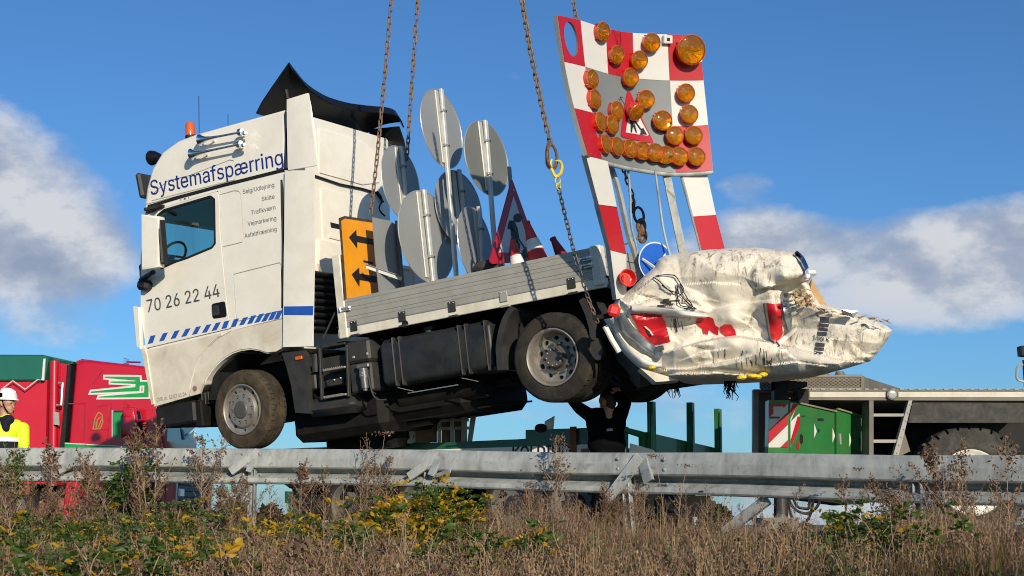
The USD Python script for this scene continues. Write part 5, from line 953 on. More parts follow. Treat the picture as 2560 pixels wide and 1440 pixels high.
# wires, red corner lamp, bracket, foam, roots
for pts in ([(520, 375), (600, 365), (650, 370), (690, 420), (720, 480), (690, 510), (670, 430), (672, 520), (700, 590), (760, 600), (800, 615)], [(560, 440), (620, 480), (680, 500), (730, 550), (790, 600), (810, 612)], [(500, 385), (540, 410), (590, 460), (640, 500)], [(690, 430), (740, 530), (780, 590), (720, 610)]):
    wk.part('wire', tube([at(*q, wreck_z([q])[0] - .035) for q in spline([z5(p) + (0,) for p in pts], 30)[:, :2]], .006, 5), black_s)
wk.part('corner_lamp', moved(rboxm(.13, .10, .13, .03), rot((0, 1, 0), 15), at(1535, 777, 14.2)), redl, 'red corner lamp'); wk.part('lamp_arm', cat(beam(at(1488, 795, 14.3), at(1530, 788, 14.3), .06, .05), cyl(at(1487, 794, 14.2), at(1487, 794, 14.28), .03, 12)), chassis_m)
wk.part('skirt', slabq([(1508, 800), (1532, 830), (1600, 930), (1650, 950), (1600, 965), (1545, 900)], [14.9, 14.7, 14.7, 14.9, 15.1, 15.1], .3), mat('dusty_rubber', (0.06, 0.055, 0.05), 0.8, var=0.3)); wk.part('white_strut', tube([at(1512, 815, 14.4), at(1530, 850, 14.4), at(1548, 880, 14.4)], .03, 8), white_clean)
strip([(235, 790), (290, 880), (360, 950), (470, 1010), (560, 1020)], [40, 60, 60, 50, 30], .06, white_clean, 'white_fold'); wk.part('lower_fold', slabq([(1600, 920), (1650, 935), (1700, 950), (1640, 955)], 14.3, .3), white_low)
yf = mat('yellow_foam', (0.72, 0.50, 0.03), 0.7, var=0.15)
for q in ((1135, 1105, .035), (1210, 1095, .04), (1290, 1085, .035), (1250, 1100, .03), (490, 1035, .03)): wk.part('foam_scrap', moved(blob((0, 0, 0), (q[2], .03, .018), int(q[0]), .8, 2), t=at(*z5(q[:2]), 13.95)), yf, smooth=False)
root_m = mat('dark_roots', (0.02, 0.016, 0.012), 0.9)
def roots(name, px, py, w, h, Z, seed, label):
    rg = np.random.default_rng(seed); t = Thing(name, label, 'roots', tuple(at(px, py, Z))); b = []
    for k in range(26):
        x = px + rg.normal(0, w); L_ = h * rg.uniform(.25, 1.0); p = [at(x, py, Z)]; 
        for i in range(6): x += rg.normal(rg.choice([-1, 1, 1]) * 1.5, 3.5); p.append(at(x, py + L_ * (i + 1) / 6, Z + rg.normal(0, .02)))
        b.append(tube(p, np.linspace(.011, .004, 7), 4))
    t.part('root_strand', cat(b), root_m, smooth=False)
roots('hanging_roots', 1682, 945, 8, 52, 15.0, 1, 'tangled roots hanging from the left underside of the wreck'); roots('hanging_roots', 1824, 944, 7, 58, 14.6, 2, 'tangled roots hanging from the middle underside of the wreck')
# ---------------------------------------------------------------- red lorry, far left, front to the right
bk = rot((0, 0, 1), 0.0)
RZ = 27.5
red_paint = mat('red_lorry_paint', (0.44, 0.005, 0.020), 0.25, coat=0.3, var=0.05, scale=1.5)
tarp_red = mat('red_tarpaulin', (0.48, 0.008, 0.028), 0.5, var=0.08, scale=1.5, bump=0.15, bscale=2)
tarp_green = mat('green_tarpaulin', (0.004, 0.11, 0.075), 0.5, var=0.10, scale=2.0, bump=0.15, bscale=2)
logo_g = mat('green_film', (0.01, 0.26, 0.06), 0.4, var=0.1); grille_m = mat('grille_grey', (0.06, 0.06, 0.065), 0.5)
maroon = mat('dull_red_primer', (0.20, 0.06, 0.04), 0.7, var=0.3, scale=4)
rA = at(300, 1312, RZ); rdeg = 4.0                         # its side runs left to right, the front a little nearer
RX = np.array([math.cos(math.radians(rdeg)), -math.sin(math.radians(rdeg)), 0]); RYv = np.array([-RX[1], RX[0], 0.0]); RR = np.stack([RX, RYv, [0, 0, 1.0]], 1)
rl_ = Thing('red_lorry', 'red lorry with green tarpaulin and green-white wing emblem at the left edge', 'lorry', M=T4(RR, rA), local=True)
def Rp(px, py, y=0.0):
    d = RR.T @ at(px, py, 1.0); o = RR.T @ (-rA); return o + d * (y - o[1]) / d[1]
def R2(pts, y=0.0): return Polygon(np.array([Rp(a, b, y)[[0, 2]] for a, b in pts])).buffer(0)
def rext(pts, y0, y1, r=0.0, yref=None):
    p = R2(pts, y0 if yref is None else yref); p = rnd(p, r) if r else p; return ext(p, y0, y1)
cabm = layered(R2([(186, 912), (196, 900), (215, 898), (268, 905), (300, 909), (372, 916), (392, 960), (400, 1060), (412, 1200), (425, 1295), (250, 1295), (152, 1290)], 0), [0, .03, .10, 2.35, 2.45], [.08, .03, 0, 0, .08])
Q = rl_.part
Q('cab_body', cabm, red_paint, smooth=40)
Q('roof_shelf', rext([(190, 903), (205, 897), (266, 905), (258, 913), (192, 910)], .2, 2.2), red_paint)
Q('trim_stripe', rext([(151, 1107), (330, 1117), (332, 1124), (150, 1150)], -.012, .0), logo_g); Q('trim_line', rext([(151, 1106), (345, 1117), (345, 1119), (151, 1108.5)], -.018, -.004), white_s)
for pts in ([(161, 1009), (213, 1009)], [(213, 1009), (210, 1100)], [(232, 1020), (268, 1012)], [(278, 1008), (268, 1100)], [(232, 960), (258, 925)]): Q('panel_joint', ext(LineString(R2(pts + [(pts[0][0] + .1, pts[0][1] + .1)]).exterior.coords if False else [Rp(*p)[[0, 2]] for p in pts]).buffer(.012), -.006, .0), mat('joint_dark', (0.27, 0.004, 0.012), 0.5))
zl0 = lambda q: (q[0] / 3.2734, 860 + q[1] / 3.2734)
w1_ = Q('side_window', rext([zl0(q) for q in [(925, 545), (1130, 545), (1150, 560), (1165, 700), (1160, 790), (1100, 775), (920, 760)]], -.01, .01, .02), mat('dark_glass', (0.008, 0.012, 0.03), 0.08, coat=0.5)); Q('curtain', cat([rext([zl0(q) for q in [(930 + 12 * k, 560), (944 + 12 * k, 560), (940 + 11 * k, 755), (928 + 11 * k, 755)]], -.016 - .006 * (k % 2), -.006) for k in range(6)]), logo_g, under=w1_)
Q('window_frame', rext([zl0(q) for q in [(914, 540), (926, 540), (924, 765), (914, 765)]], -.02, .0), alu_l, under=w1_)
pn = R2([zl0(q) for q in [(740, 520), (890, 515), (890, 700), (740, 705), (725, 620)]]); Q('side_locker', ext(rnd(pn, .05), -.02, .0), red_paint, smooth=40); Q('locker_print', rext([zl0(q) for q in [(765, 640), (785, 640), (785, 668), (762, 668)]], -.03, -.018), logo_g)
gold = mat('gold_print', (0.30, 0.20, 0.04), 0.5); Q('locker_print', cat([ext(LineString([Rp(*zl0(q))[[0, 2]] for q in pts]).buffer(.010), -.028, -.018) for pts in ([(765, 695), (785, 600), (810, 560), (840, 580), (845, 640), (825, 695), (770, 698)], [(790, 690), (800, 620), (825, 600)], [(805, 695), (825, 640), (840, 610)])]), gold)
for a, rx_, rz in (((1060, 568), .13, .14), ((1058, 665), .15, .27)):
    c = Rp(*zl0(a), -.35); mm = Q('mirror', Manifold.hull_points(np.vstack([c + np.array(q) * [rx_, .10, rz] for q in [(sx * a, sy * b, sz * d) for sx in (-1, 1) for sy in (-1, 1) for sz in (-1, 1) for a, b, d in ((1, .5, .6), (.75, 1, .6), (.7, .5, 1), (.93, .8, .8))]]).reshape(-1, 3)), red_paint, smooth=50)
for k_ in (tube([Rp(*zl0((1050, 515)), 0), Rp(*zl0((1060, 540)), -.35)], .05, 6), tube([Rp(*zl0((1110, 770)), -.1), Rp(*zl0((1090, 740)), -.35)], .05, 6), tube([Rp(*zl0((1100, 625)), -.3), Rp(*zl0((1180, 625)), 0)], .03, 6)): Q('mirror_arm', k_, red_paint)
# emblem: two interlocking pointed strokes, green with a white edge
E1 = [(858, 266), (1146, 268), (1148, 308), (1218, 310), (1218, 436), (808, 440), (812, 430), (1180, 398), (1182, 340), (1146, 342), (1144, 386), (742, 402), (748, 388), (1108, 352), (1110, 328), (905, 318), (905, 306), (1108, 304), (1108, 300), (858, 278)]
em = R2([zl0(q) for q in E1]); Q('emblem_edge', ext(em.buffer(.035, join_style=2), -.008, -.001), white_s, smooth=False); Q('emblem', ext(em.buffer(-.002), -.013, -.006), logo_g, smooth=False)
# front: windscreen, grille, bumper
fx = Rp(398, 1060)[0]
Q('windscreen', box2((fx - .02, .25, Rp(398, 1200)[2] + .35), (fx + .08, 2.2, Rp(398, 1010)[2]), .05), mat('blue_dark_glass', (0.012, 0.03, 0.06), 0.06, coat=0.6))
for a, b in (((1600, 800), (1625, 850)), ((1625, 845), (1720, 805)), ((1720, 805), (1722, 840))):
    p, q = (np.array([fx + .10, 1.2 + .9 * (k[0] - 1600) / 122, 2.1 - .006 * (k[1] - 800)]) for k in (a, b)); Q('windscreen_print', tube([p, q], .025, 5), mat('pale_blue', (0.35, 0.55, 0.65), 0.4))
gx = Rp(420, 1250)[0]
Q('grille', cat(box2((gx - .05, .2, .35), (gx + .12, 2.25, Rp(420, 1200)[2]), .05), *[box2((gx + .12, .3, .45 + .12 * k), (gx + .16, 2.15, .51 + .12 * k), .01) for k in range(4)]), grille_m)
Q('bumper', box2((gx - .1, 2.25, .15), (gx + .18, 2.5, Rp(420, 1190)[2]), .05), red_paint); Q('bumper', box2((gx - .1, 0, .15), (gx + .14, .22, Rp(420, 1200)[2]), .05), red_paint)
Q('headlight', box2((gx + .1, .22, .55), (gx + .17, .55, .75), .03), mat('headlight_glass', (0.6, 0.6, 0.6), 0.1, coat=0.8))
Q('wheel_arch', moved(Manifold.cylinder(.3, .62, .62, 32), rot((1, 0, 0), 90), (Rp(325, 1290)[0], .25, .50)), plast); wt = Q('wheel', to_side(tyre_m(.52, .33, .3), (Rp(325, 1290)[0], -.02, .45)), rubber); Q('rim', to_side(lathe([(0, -.2), (.31, -.2), (.31, 0), (.28, -.02), (.2, -.04), (.12, .02), (0, .02)], 32), (Rp(325, 1290)[0], -.02, .45)), rim_m, under=wt)
Q('roof_lamp_bar', cat(box2(Rp(312, 908, .5) - [0, .1, .02], Rp(320, 897, .5) + [0, .1, 0], .01), tube([Rp(314, 905, .5), Rp(352, 906, .5)], .02, 6)), chrome)
# body behind the cab
Q('body_side', rext([(-140, 948), (118, 950), (112, 1210), (-140, 1215)], .1, 2.5), tarp_red); Q('body_tarp', layered(R2([(-140, 886), (108, 887), (122, 892), (112, 952), (-140, 954)], .05), [.02, .06, 2.54, 2.58], [.03, 0, 0, .03]), tarp_green, smooth=20)
Q('tarp_slope', layered(R2([(112, 888), (185, 904), (180, 910), (118, 908)], .3), [.3, 2.2], [0, 0]), tarp_green); Q('tarp_cord', tube([Rp(*zl0(q), -.04) for q in [(10, 372), (105, 300), (205, 372), (310, 290), (345, 296), (352, 200), (360, 120)]], .014, 5), white_s); Q('white_flap', rext([zl0(q) for q in [(355, 130), (372, 118), (362, 260), (360, 298), (335, 292), (352, 250)]], -.03, .0), white_s)
Q('corner_post', cyl(Rp(132, 1215, .1), Rp(137, 903, .1), .10, 14), red_paint, smooth=40); Q('headboard', rext([(140, 905), (168, 912), (150, 1120), (120, 1120)], .15, 2.4), red_paint)
Q('dark_gap', rext([(171, 912), (178, 912), (160, 1125), (148, 1125)], -.03, .4), plast); Q('air_deflector', rext([(180, 905), (172, 914), (118, 905), (130, 898)], .3, 2.2), grille_m)
Q('grab_rail', cat(tube([Rp(*zl0(q), -.08) for q in [(478, 318), (512, 318), (500, 500), (465, 500)]], .028, 6)), alu_l); Q('ladder_plate', rext([zl0(q) for q in [(445, 555), (480, 560), (485, 665), (440, 660)]], -.06, -.02), alu)
Q('chassis', rext([(-140, 1212), (250, 1212), (250, 1250), (-140, 1250)], .5, 2.0), chassis_m); Q('side_box', rext([(105, 1248), (188, 1244), (172, 1312), (88, 1312)], .05, .6), maroon); Q('side_guard', rext([(-60, 1222), (75, 1212), (75, 1236), (-60, 1240)], .05, .2), maroon)
for px in (-60, 20): 
    w = Q('wheel', to_side(tyre_m(.5, .32, .3), (Rp(px, 1290)[0], .1, .35)), rubber); Q('rim', to_side(lathe([(0, -.2), (.31, -.2), (.31, 0), (.28, -.02), (.2, -.1), (0, -.1)], 32), (Rp(px, 1290)[0], .1, .35)), rim_m, under=w)

# ---------------------------------------------------------------- dark green low-loader trailer under the hanging lorry
tA = at(1278, 1262, 16.75); tA[2] = 0; TD = np.array([math.cos(math.radians(29)), -math.sin(math.radians(29)), 0]); TY_ = np.array([-TD[1], TD[0], 0.0]); TRR = np.stack([TD, TY_, [0, 0, 1.0]], 1)
tl = Thing('low_loader_trailer', 'dark green low-loader trailer lettered KOLDING under the hanging lorry', 'trailer', M=T4(TRR, tA), local=True)
def Tp(px, py, y=0.0):
    d = TRR.T @ at(px, py, 1.0); o = TRR.T @ (-tA); return o + d * (y - o[1]) / d[1]
def text_(pts, y0, y1): return ext(Polygon(np.array([Tp(a, b, y0)[[0, 2]] for a, b in pts])).buffer(0), y0, y1)
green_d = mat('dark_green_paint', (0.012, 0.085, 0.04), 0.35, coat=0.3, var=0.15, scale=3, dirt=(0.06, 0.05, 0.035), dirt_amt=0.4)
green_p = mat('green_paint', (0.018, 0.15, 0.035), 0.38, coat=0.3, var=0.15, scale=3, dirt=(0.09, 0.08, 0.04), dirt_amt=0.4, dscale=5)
G = tl.part
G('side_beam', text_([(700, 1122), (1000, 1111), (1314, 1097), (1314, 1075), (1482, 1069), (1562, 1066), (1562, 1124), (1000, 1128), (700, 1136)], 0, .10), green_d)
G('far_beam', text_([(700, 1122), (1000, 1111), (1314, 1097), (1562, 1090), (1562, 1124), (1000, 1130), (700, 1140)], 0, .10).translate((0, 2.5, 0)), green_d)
nb = G('name_board', text_([(960, 1128), (1562, 1108), (1566, 1200), (960, 1205)], -.03, .0), white_clean)
t0, t1 = Tp(1281, 1143, -.032), Tp(1426, 1138, -.032); G('lettering', text_on('KOLDING', t0, t1, t0 + [0, 0, .125], NY, .004, bold=True), black_s, smooth=False, under=nb)
G('red_plate', text_([(1452, 1122), (1472, 1121), (1472, 1150), (1452, 1150)], -.036, -.03), red_s, under=nb)
G('strap', text_([(1425, 1067), (1440, 1066), (1440, 1150), (1425, 1150)], -.05, -.03), mat('brown_strap', (0.20, 0.06, 0.025), 0.8))
dz = Tp(1300, 1150)[2]; x0_, x1_ = Tp(720, 1150)[0], Tp(1560, 1150)[0]
G('deck', box2((x0_, 0.0, dz - .30), (x1_, 2.6, dz), .02), chassis_m); G('underbody', box2((x0_ + .1, .55, .12), (x1_, 2.3, dz - .25), .03), chassis_m); G('frame_beam', cat(*[box2((x0_, y, .10), (x1_, y + .12, dz - .25), .02) for y in (.55, 1.9)], *[box2((x0_ + k * .8, .1, dz - .45), (x0_ + k * .8 + .1, 2.5, dz - .28), .01) for k in range(6)]), chassis_m)
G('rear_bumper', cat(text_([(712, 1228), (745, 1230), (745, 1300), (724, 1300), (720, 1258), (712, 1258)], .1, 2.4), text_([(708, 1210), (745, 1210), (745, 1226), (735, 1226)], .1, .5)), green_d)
G('mud_flap', cat(text_([(735, 1235), (790, 1238), (790, 1300), (740, 1300)], .1, .5)), plast)
rimw = mat('trailer_rim_white', (0.12, 0.12, 0.12), 0.45, var=0.12, scale=5, dirt=(0.16, 0.14, 0.11), dirt_amt=0.6, dscale=4)
tty = tyre_m(.42, .28, .28); trim = lathe([(0, -.18), (.285, -.18), (.285, 0), (.29, .006), (.275, .006), (.262, -.02), (.25, -.13), (.2, -.145), (0, -.145)], 40) - Manifold.batch_boolean([Manifold.cylinder(.3, .027, .027, 12).translate((.2, 0, -.25)).rotate((0, 0, 36 * i)) for i in range(10)], __import__('manifold3d').OpType.Add)
for px in (873, 1050, 1278, 1430):
    c = Tp(px, 1262, .0); c[2] = .26
    for y in (.0, 2.3):
        w = G('wheel', to_side(tty, c + [0, y, 0]), rubber, smooth=25)
        if y < 1: G('rim', to_side(trim, c), rimw, under=w, smooth=25); G('rim_well', to_side(Manifold.cylinder(.02, .26, .26, 32).translate((0, 0, -.2)), c), plast, under=w); G('hub', to_side(lathe([(0, -.15), (.11, -.15), (.1, -.04), (0, -.03)], 24), c), plast_g, under=w)
# transverse end frame with three stakes (right end)
ex = Tp(1566, 1100)[0]
def TX(px, py, x=None):
    d = TRR.T @ at(px, py, 1.0); o = TRR.T @ (-tA); return o + d * ((ex if x is None else x) - o[0]) / d[0]
a, b = TX(1562, 1080), TX(1790, 1124)
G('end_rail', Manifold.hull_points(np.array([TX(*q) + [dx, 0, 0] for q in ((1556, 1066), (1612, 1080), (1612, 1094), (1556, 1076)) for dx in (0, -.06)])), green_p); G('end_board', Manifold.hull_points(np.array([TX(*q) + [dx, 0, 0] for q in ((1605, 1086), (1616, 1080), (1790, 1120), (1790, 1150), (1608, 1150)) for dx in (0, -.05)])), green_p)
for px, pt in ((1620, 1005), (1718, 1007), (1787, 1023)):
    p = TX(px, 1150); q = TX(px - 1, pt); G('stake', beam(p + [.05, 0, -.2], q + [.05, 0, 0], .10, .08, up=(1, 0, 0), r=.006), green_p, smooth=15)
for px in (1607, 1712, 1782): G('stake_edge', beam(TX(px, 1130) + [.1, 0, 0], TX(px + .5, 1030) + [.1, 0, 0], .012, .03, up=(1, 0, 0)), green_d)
G('end_plate', slabq([(1580, 1110), (1640, 1128), (1660, 1150), (1570, 1150)], 16.2, .03) if False else moved(tm(slabq([(1575, 1108), (1632, 1124), (1660, 1150), (1572, 1150)], 16.3, .03)), TRR.T, -TRR.T @ tA), white_clean)
def tw(m): return moved(tm(m), TRR.T, -TRR.T @ tA)
G('end_underframe', tw(cat(slabq([(1600, 1240), (1765, 1240), (1768, 1290), (1700, 1296), (1600, 1292)], 16.6, .12) - slabq([(1640, 1245), (1658, 1245), (1658, 1282), (1640, 1282)], 16.4, .6) - slabq([(1665, 1236), (1690, 1236), (1690, 1282), (1665, 1282)], 16.4, .6), slabq([(1764, 1240), (1776, 1240), (1780, 1276), (1772, 1276)], 16.6, .05), slabq([(1755, 1270), (1780, 1272), (1780, 1278), (1755, 1276)], 16.6, .05), slabq([(1500, 1205), (1640, 1205), (1640, 1300), (1560, 1305), (1500, 1300)], 16.9, .4))), chassis_m, smooth=15)
# freight on the trailer deck
rk = Thing('steel_rack', 'grey steel rack with brown wooden panels standing on the trailer', 'rack', tuple(at(1090, 1105, 17.6)))
for px, w in ((1025, 7), (1098, 5), (1130, 5), (1160, 7)): rk.part('post', slabq([(px - w, 1012), (px + w, 1012), (px + w, 1108), (px - w, 1108)], 17.5, .1), galv_old)
rk.part('post', slabq([(1182, 1000), (1196, 1000), (1180, 1104), (1168, 1104)], 17.5, .1), galv_old, 'slanting end post')
for py in (1048, 1068): rk.part('rail', slabq([(1100, py), (1172, py - 2), (1172, py + 5), (1100, py + 7)], 17.52, .06), galv_old)
wood = mat('wood_panel', (0.15, 0.085, 0.05), 0.75, var=0.3, scale=6)
for a, b in ((1034, 1092), (1105, 1126), (1136, 1156)): rk.part('wooden_panel', slabq([(a, 1015), (b, 1013), (b, 1106), (a, 1108)], 17.6, .04), wood)
for a, b in ((1040, 1092), (970, 1020)): rk.part('grey_sheet', slabq([(a - 12, 1050), (a - 2, 1050), (a - 2, 1106), (a - 12, 1106)], 17.58, .03), galv_old)
wp = Thing('white_wedge', 'small whitish wedge-shaped plate standing on the green trailer beam', 'plate', tuple(at(1375, 1072, 16.6)))
wp.part('plate', slabq([(1362, 1053), (1385, 1040), (1382, 1074), (1360, 1074)], 16.7, .05), white_clean); wp.part('edge', slabq([(1385, 1040), (1387, 1040), (1384, 1074), (1381, 1074)], 16.69, .06), alu_l); wp.part('lump', blob(at(1352, 1070, 16.7), (.07, .07, .05), 3, .2, 2), plast)

# ---------------------------------------------------------------- mobile crane carrier, right
CZ = 16.4
cr = Thing('mobile_crane', 'grey-brown mobile crane carrier with green outrigger box and big tyre at right', 'crane', tuple(at(2250, 1312, CZ)))
C = cr.part
deck_m = mat('deck_grey_brown', (0.17, 0.15, 0.125), 0.6, metal=0.2, var=0.15, scale=4, dirt=(0.09, 0.07, 0.05), dirt_amt=0.5); fascia = mat('dark_fascia', (0.03, 0.03, 0.03), 0.5, spec=0.3, var=0.2, scale=3, dirt=(0.11, 0.10, 0.09), dirt_amt=0.6, dscale=8); band_m = mat('cream_band', (0.58, 0.55, 0.47), 0.5, var=0.08, dirt=(0.3, 0.26, 0.2), dirt_amt=0.4)
C('deck', slabq([(2022, 974), (2640, 972), (2640, 1002), (2022, 1000)], CZ, 2.4), deck_m, smooth=15)
for a, b in ((2024, 2214), (2246, 2640)): C('cream_band', slabq([(a, 980), (b, 980), (b, 993), (a, 993)], CZ - .012, .02), band_m, smooth=15)
C('deck_edge', cat([slabq([(2030 + 22 * k, 971.5), (2040 + 22 * k, 971.5), (2040 + 22 * k, 974.5), (2030 + 22 * k, 974.5)], CZ - .01, .05) for k in range(28)]), alu)
lampc = at(2229, 986, CZ - .02); F3 = frame_of(-FW); ml = C('marker_lamp', moved(lathe([(0, 0), (.05, 0), (.055, .02), (.045, .035), (0, .045)], 24), F3, lampc), mat('clear_glass_lamp', (0.7, 0.7, 0.7), 0.08, coat=0.9, metal=0.5)); C('lamp_rim', moved(tube([(.055 * math.cos(a), .055 * math.sin(a), .01) for a in np.linspace(0, 2 * math.pi, 21)[:-1]], .012, 6, True), F3, lampc), deck_m, under=ml)
C('end_plate', slabq([(1896, 976), (2000, 976), (2000, 1140), (1893, 1140)], CZ + .5, .10), mat('brown_plate', (0.13, 0.10, 0.085), 0.6, var=0.15)); C('end_edge', slabq([(1883, 975), (1897, 975), (1896, 1142), (1883, 1142)], CZ + .45, .10), alu); C('end_top', slabq([(1884, 973), (2022, 973), (2022, 981), (1884, 981)], CZ + .44, .1), alu)
# mesh-sided box on top
mesh_m = LOOK['expanded_mesh'] = usdkit.material(stage, '/World/Looks/expanded_mesh', {'tc': ('texture_coordinate', {}), 'mp': ('mapping', {'scale': (26, 26, 40), 'rotation': (0, 0.785, 0)}), 'v': ('voronoi_texture', {'scale': 1.0, 'feature': 'f1', 'randomness': 0.1}), 'r': ('rgb_ramp', {'ramp': [(0.30, (0.035, 0.03, 0.025)), (0.5, (0.17, 0.145, 0.11))]}), 'p': ('principled_bsdf', {'roughness': 0.6, 'metallic': 0.2})}, [('tc.object', 'mp.vector'), ('mp.vector', 'v.vector'), ('v.distance', 'r.fac'), ('r.color', 'p.base_color')], surface='p.BSDF')
mb = [at(1902, 940, CZ + .3), at(2156, 940, CZ + .3), at(2156, 972, CZ + .3), at(1902, 972, CZ + .3)]; mback = [at(2042, 952, CZ + 2.2), at(2252, 972, CZ + 2.2)]
up_ = np.array([.58, 1.0, 0]) * 1.9
C('mesh_side', grid_sheet(np.array([[mb[0], mb[1]], [mb[3], mb[2]]]), .01), mesh_m, smooth=False); C('mesh_box', Manifold.hull_points(np.array([p + [0, .02, 0] for p in mb] + [p + up_ for p in mb])), deck_m, smooth=15)
C('mesh_frame', cat(beam(mb[0], mb[1], .03, .03), beam(mb[1], mb[2], .05, .03, up=(0, 1, 0)), beam(mb[0], mb[3], .03, .03, up=(0, 1, 0)), beam(mb[3], mb[2], .03, .03)), deck_m)
for px in (1990, 2035, 2060, 2100): C('top_cap', moved(Manifold.cylinder(.05, .07, .05, 12), t=at(px, 939, CZ + .6)), deck_m)
# outrigger box with warning stripes and arrow marks
og = C('outrigger_box', slabq([(1922, 1000), (1974, 1000), (1974, 1134), (1920, 1134)], CZ - .25, .22), green_p, smooth=15)
gA, gB = (1974, 998), (2172, 1046)
gz = np.interp
def gside(px, py, off=0.0): 
    Z = CZ - .25 + (px - 1974) / 198 * .75; return at(px, py, Z) + np.array([.64, -.77, 0]) * off
def gquad(q, o0, o1): return Manifold.hull_points(np.array([gside(a, b, o) for a, b in q for o in (o0, o1)]))
C('box_panel', gquad([(1975, 1003), (2086, 1028), (2086, 1138), (1975, 1134)], -.05, 0), green_p, smooth=15); C('box_panel', gquad([(2091, 1022), (2170, 1046), (2170, 1138), (2091, 1138)], -.05, .0), green_p, smooth=15)
C('box_lip', cat(gquad([(1996, 1006), (2088, 1027), (2088, 1031), (1996, 1010)], 0, .03), gquad([(2091, 1020), (2172, 1045), (2172, 1049), (2091, 1024)], 0, .03)), mat('worn_edge', (0.2, 0.17, 0.11), 0.6, var=0.3))
z6 = lambda q: (1850 + q[0] / 2.8803, 860 + q[1] / 2.8803)
fl = CZ - .258
C('stripe_panel', slabq([z6(q) for q in [(206, 430), (345, 430), (345, 745), (206, 745)]], fl, .006), white_s, smooth=False)
for g in ([(206, 430), (345, 430), (318, 458), (318, 470), (240, 470), (240, 505), (206, 505)], [(206, 625), (345, 490), (345, 582), (206, 718)], [(290, 745), (345, 690), (345, 745)]):
    C('red_stripe', slabq([z6(q) for q in g], fl - .006, .004) if len(g) < 5 else cat(slabq([z6(q) for q in [(206, 430), (345, 430), (318, 458), (206, 465)]], fl - .006, .004), slabq([z6(q) for q in [(206, 465), (240, 465), (240, 505), (206, 525)]], fl - .006, .004)), red_s, smooth=False)
C('small_plate', slabq([z6(q) for q in [(240, 450), (312, 450), (312, 470), (240, 470)]], fl - .012, .004), white_s); C('small_plate', slabq([z6(q) for q in [(212, 522), (288, 522), (288, 536), (212, 536)]], fl - .012, .004), wood)
for g, m in (([(362, 425), (412, 430), (362, 560)], white_s), ([(362, 560), (425, 500), (430, 545), (408, 640), (362, 745)], white_s), ([(378, 428), (415, 432), (362, 535), (362, 480)], red_s), ([(412, 520), (428, 525), (428, 590), (400, 640), (362, 740), (362, 690)], red_s), ([(405, 720), (425, 690), (424, 755), (405, 755)], red_s)):
    C('stripe_piece', gquad([z6(q) for q in g], .002 if m is white_s else .006, .005 if m is white_s else .009), m, smooth=False)
for cx, cy, h in ((532, 625, 52), (664, 658, 52), (784, 690, 50), (896, 718, 50)): C('white_marker', gquad([z6(q) for q in [(cx, cy - h), (cx + 18, cy + 4), (cx, cy + h)]], .002, .006), white_s, smooth=False)
for cx, cy, w, h in ((440, 685, 12, 40), (580, 545, 24, 12), (455, 520, 16, 4), (565, 625, 6, 16), (862, 705, 6, 30), (880, 575, 5, 14)): C('slot', gquad([z6(q) for q in [(cx - w, cy - h * .6), (cx, cy - h), (cx + w, cy - h * .5), (cx + w, cy + h * .6), (cx, cy + h), (cx - w, cy + h * .5)]], .0015, .004), plast, smooth=False)
C('box_lever', gquad([z6(q) for q in [(706, 650), (718, 645), (722, 720), (712, 725)]], .0, .02), alu)
C('bay_back', slabq([(1995, 1000), (2290, 1000), (2290, 1140), (1995, 1140)], CZ + 1.9, .05), plast); C('bay_post', cat(slabq([(1936, 950), (1972, 950), (1972, 1000), (1936, 1000)], CZ - .2, .2), slabq([(1936, 948), (2018, 955), (2018, 966), (1975, 975), (1936, 975)], CZ - .2, .25)), plast, smooth=15)
C('bay_fittings', cat(slabq([(1995, 972), (2022, 972), (2022, 1010), (1995, 1010)], CZ, .3), tube(spline([at(1978, 990, CZ), at(1986, 1002, CZ), at(1996, 995, CZ)], 10), .012, 5)), plast)
# ladder
C('ladder_rail', slabq([(2173, 1001), (2184, 1001), (2184, 1142), (2173, 1142)], CZ - .02, .35), deck_m, smooth=15); C('ladder_rail', slabq([(2272, 1001), (2281, 1001), (2246, 1142), (2232, 1142)], CZ - .02, .10), alu, smooth=15); C('ladder_rail', slabq([(2261, 1080), (2276, 1128), (2246, 1142), (2240, 1138)], CZ + .1, .05), deck_m, smooth=15)
for a, b, c in ((1034, 1041, 2264), (1099, 1107, 2246)): C('ladder_rung', slabq([(2184, a), (c, a), (c - 2, b), (2184, b)], CZ, .10), alu, smooth=15)
for k in range(7): C('rail_hole', cyl(at(2277 - 5.6 * k, 1012 + 20 * k, CZ - .03), at(2277 - 5.6 * k, 1012 + 20 * k, CZ - .018), .012, 8), alu_l)
C('fascia', slabq([(2283, 1002), (2640, 1002), (2640, 1057), (2270, 1057)], CZ + .06, .05), fascia, smooth=15)
C('chassis', cat(slabq([(2280, 1057), (2640, 1057), (2640, 1230), (2280, 1200)], CZ + 1.0, .8), slabq([(2000, 1140), (2300, 1140), (2300, 1245), (2120, 1262), (2100, 1245), (2000, 1245)], CZ + .8, .8)), plast)
wc = at(2431, 1206, CZ + .1); RF = np.stack([[1, 0, 0], [0, 0, 1.0], [0, -1, 0]], 1)
def tw_big():
    R, w = .70, .40; t = tyre_m(R, w, .40)
    return t - Manifold.batch_boolean([Manifold.cube((.12, .03, .20), True).rotate((0, 0, 0)).translate((R, 0, -w / 2 + s * .13)).rotate((0, 0, 360 * (i + .5 * (s > 0)) / 30)) for i in range(30) for s in (-1, 1)], __import__('manifold3d').OpType.Add)
big = tm(tw_big())
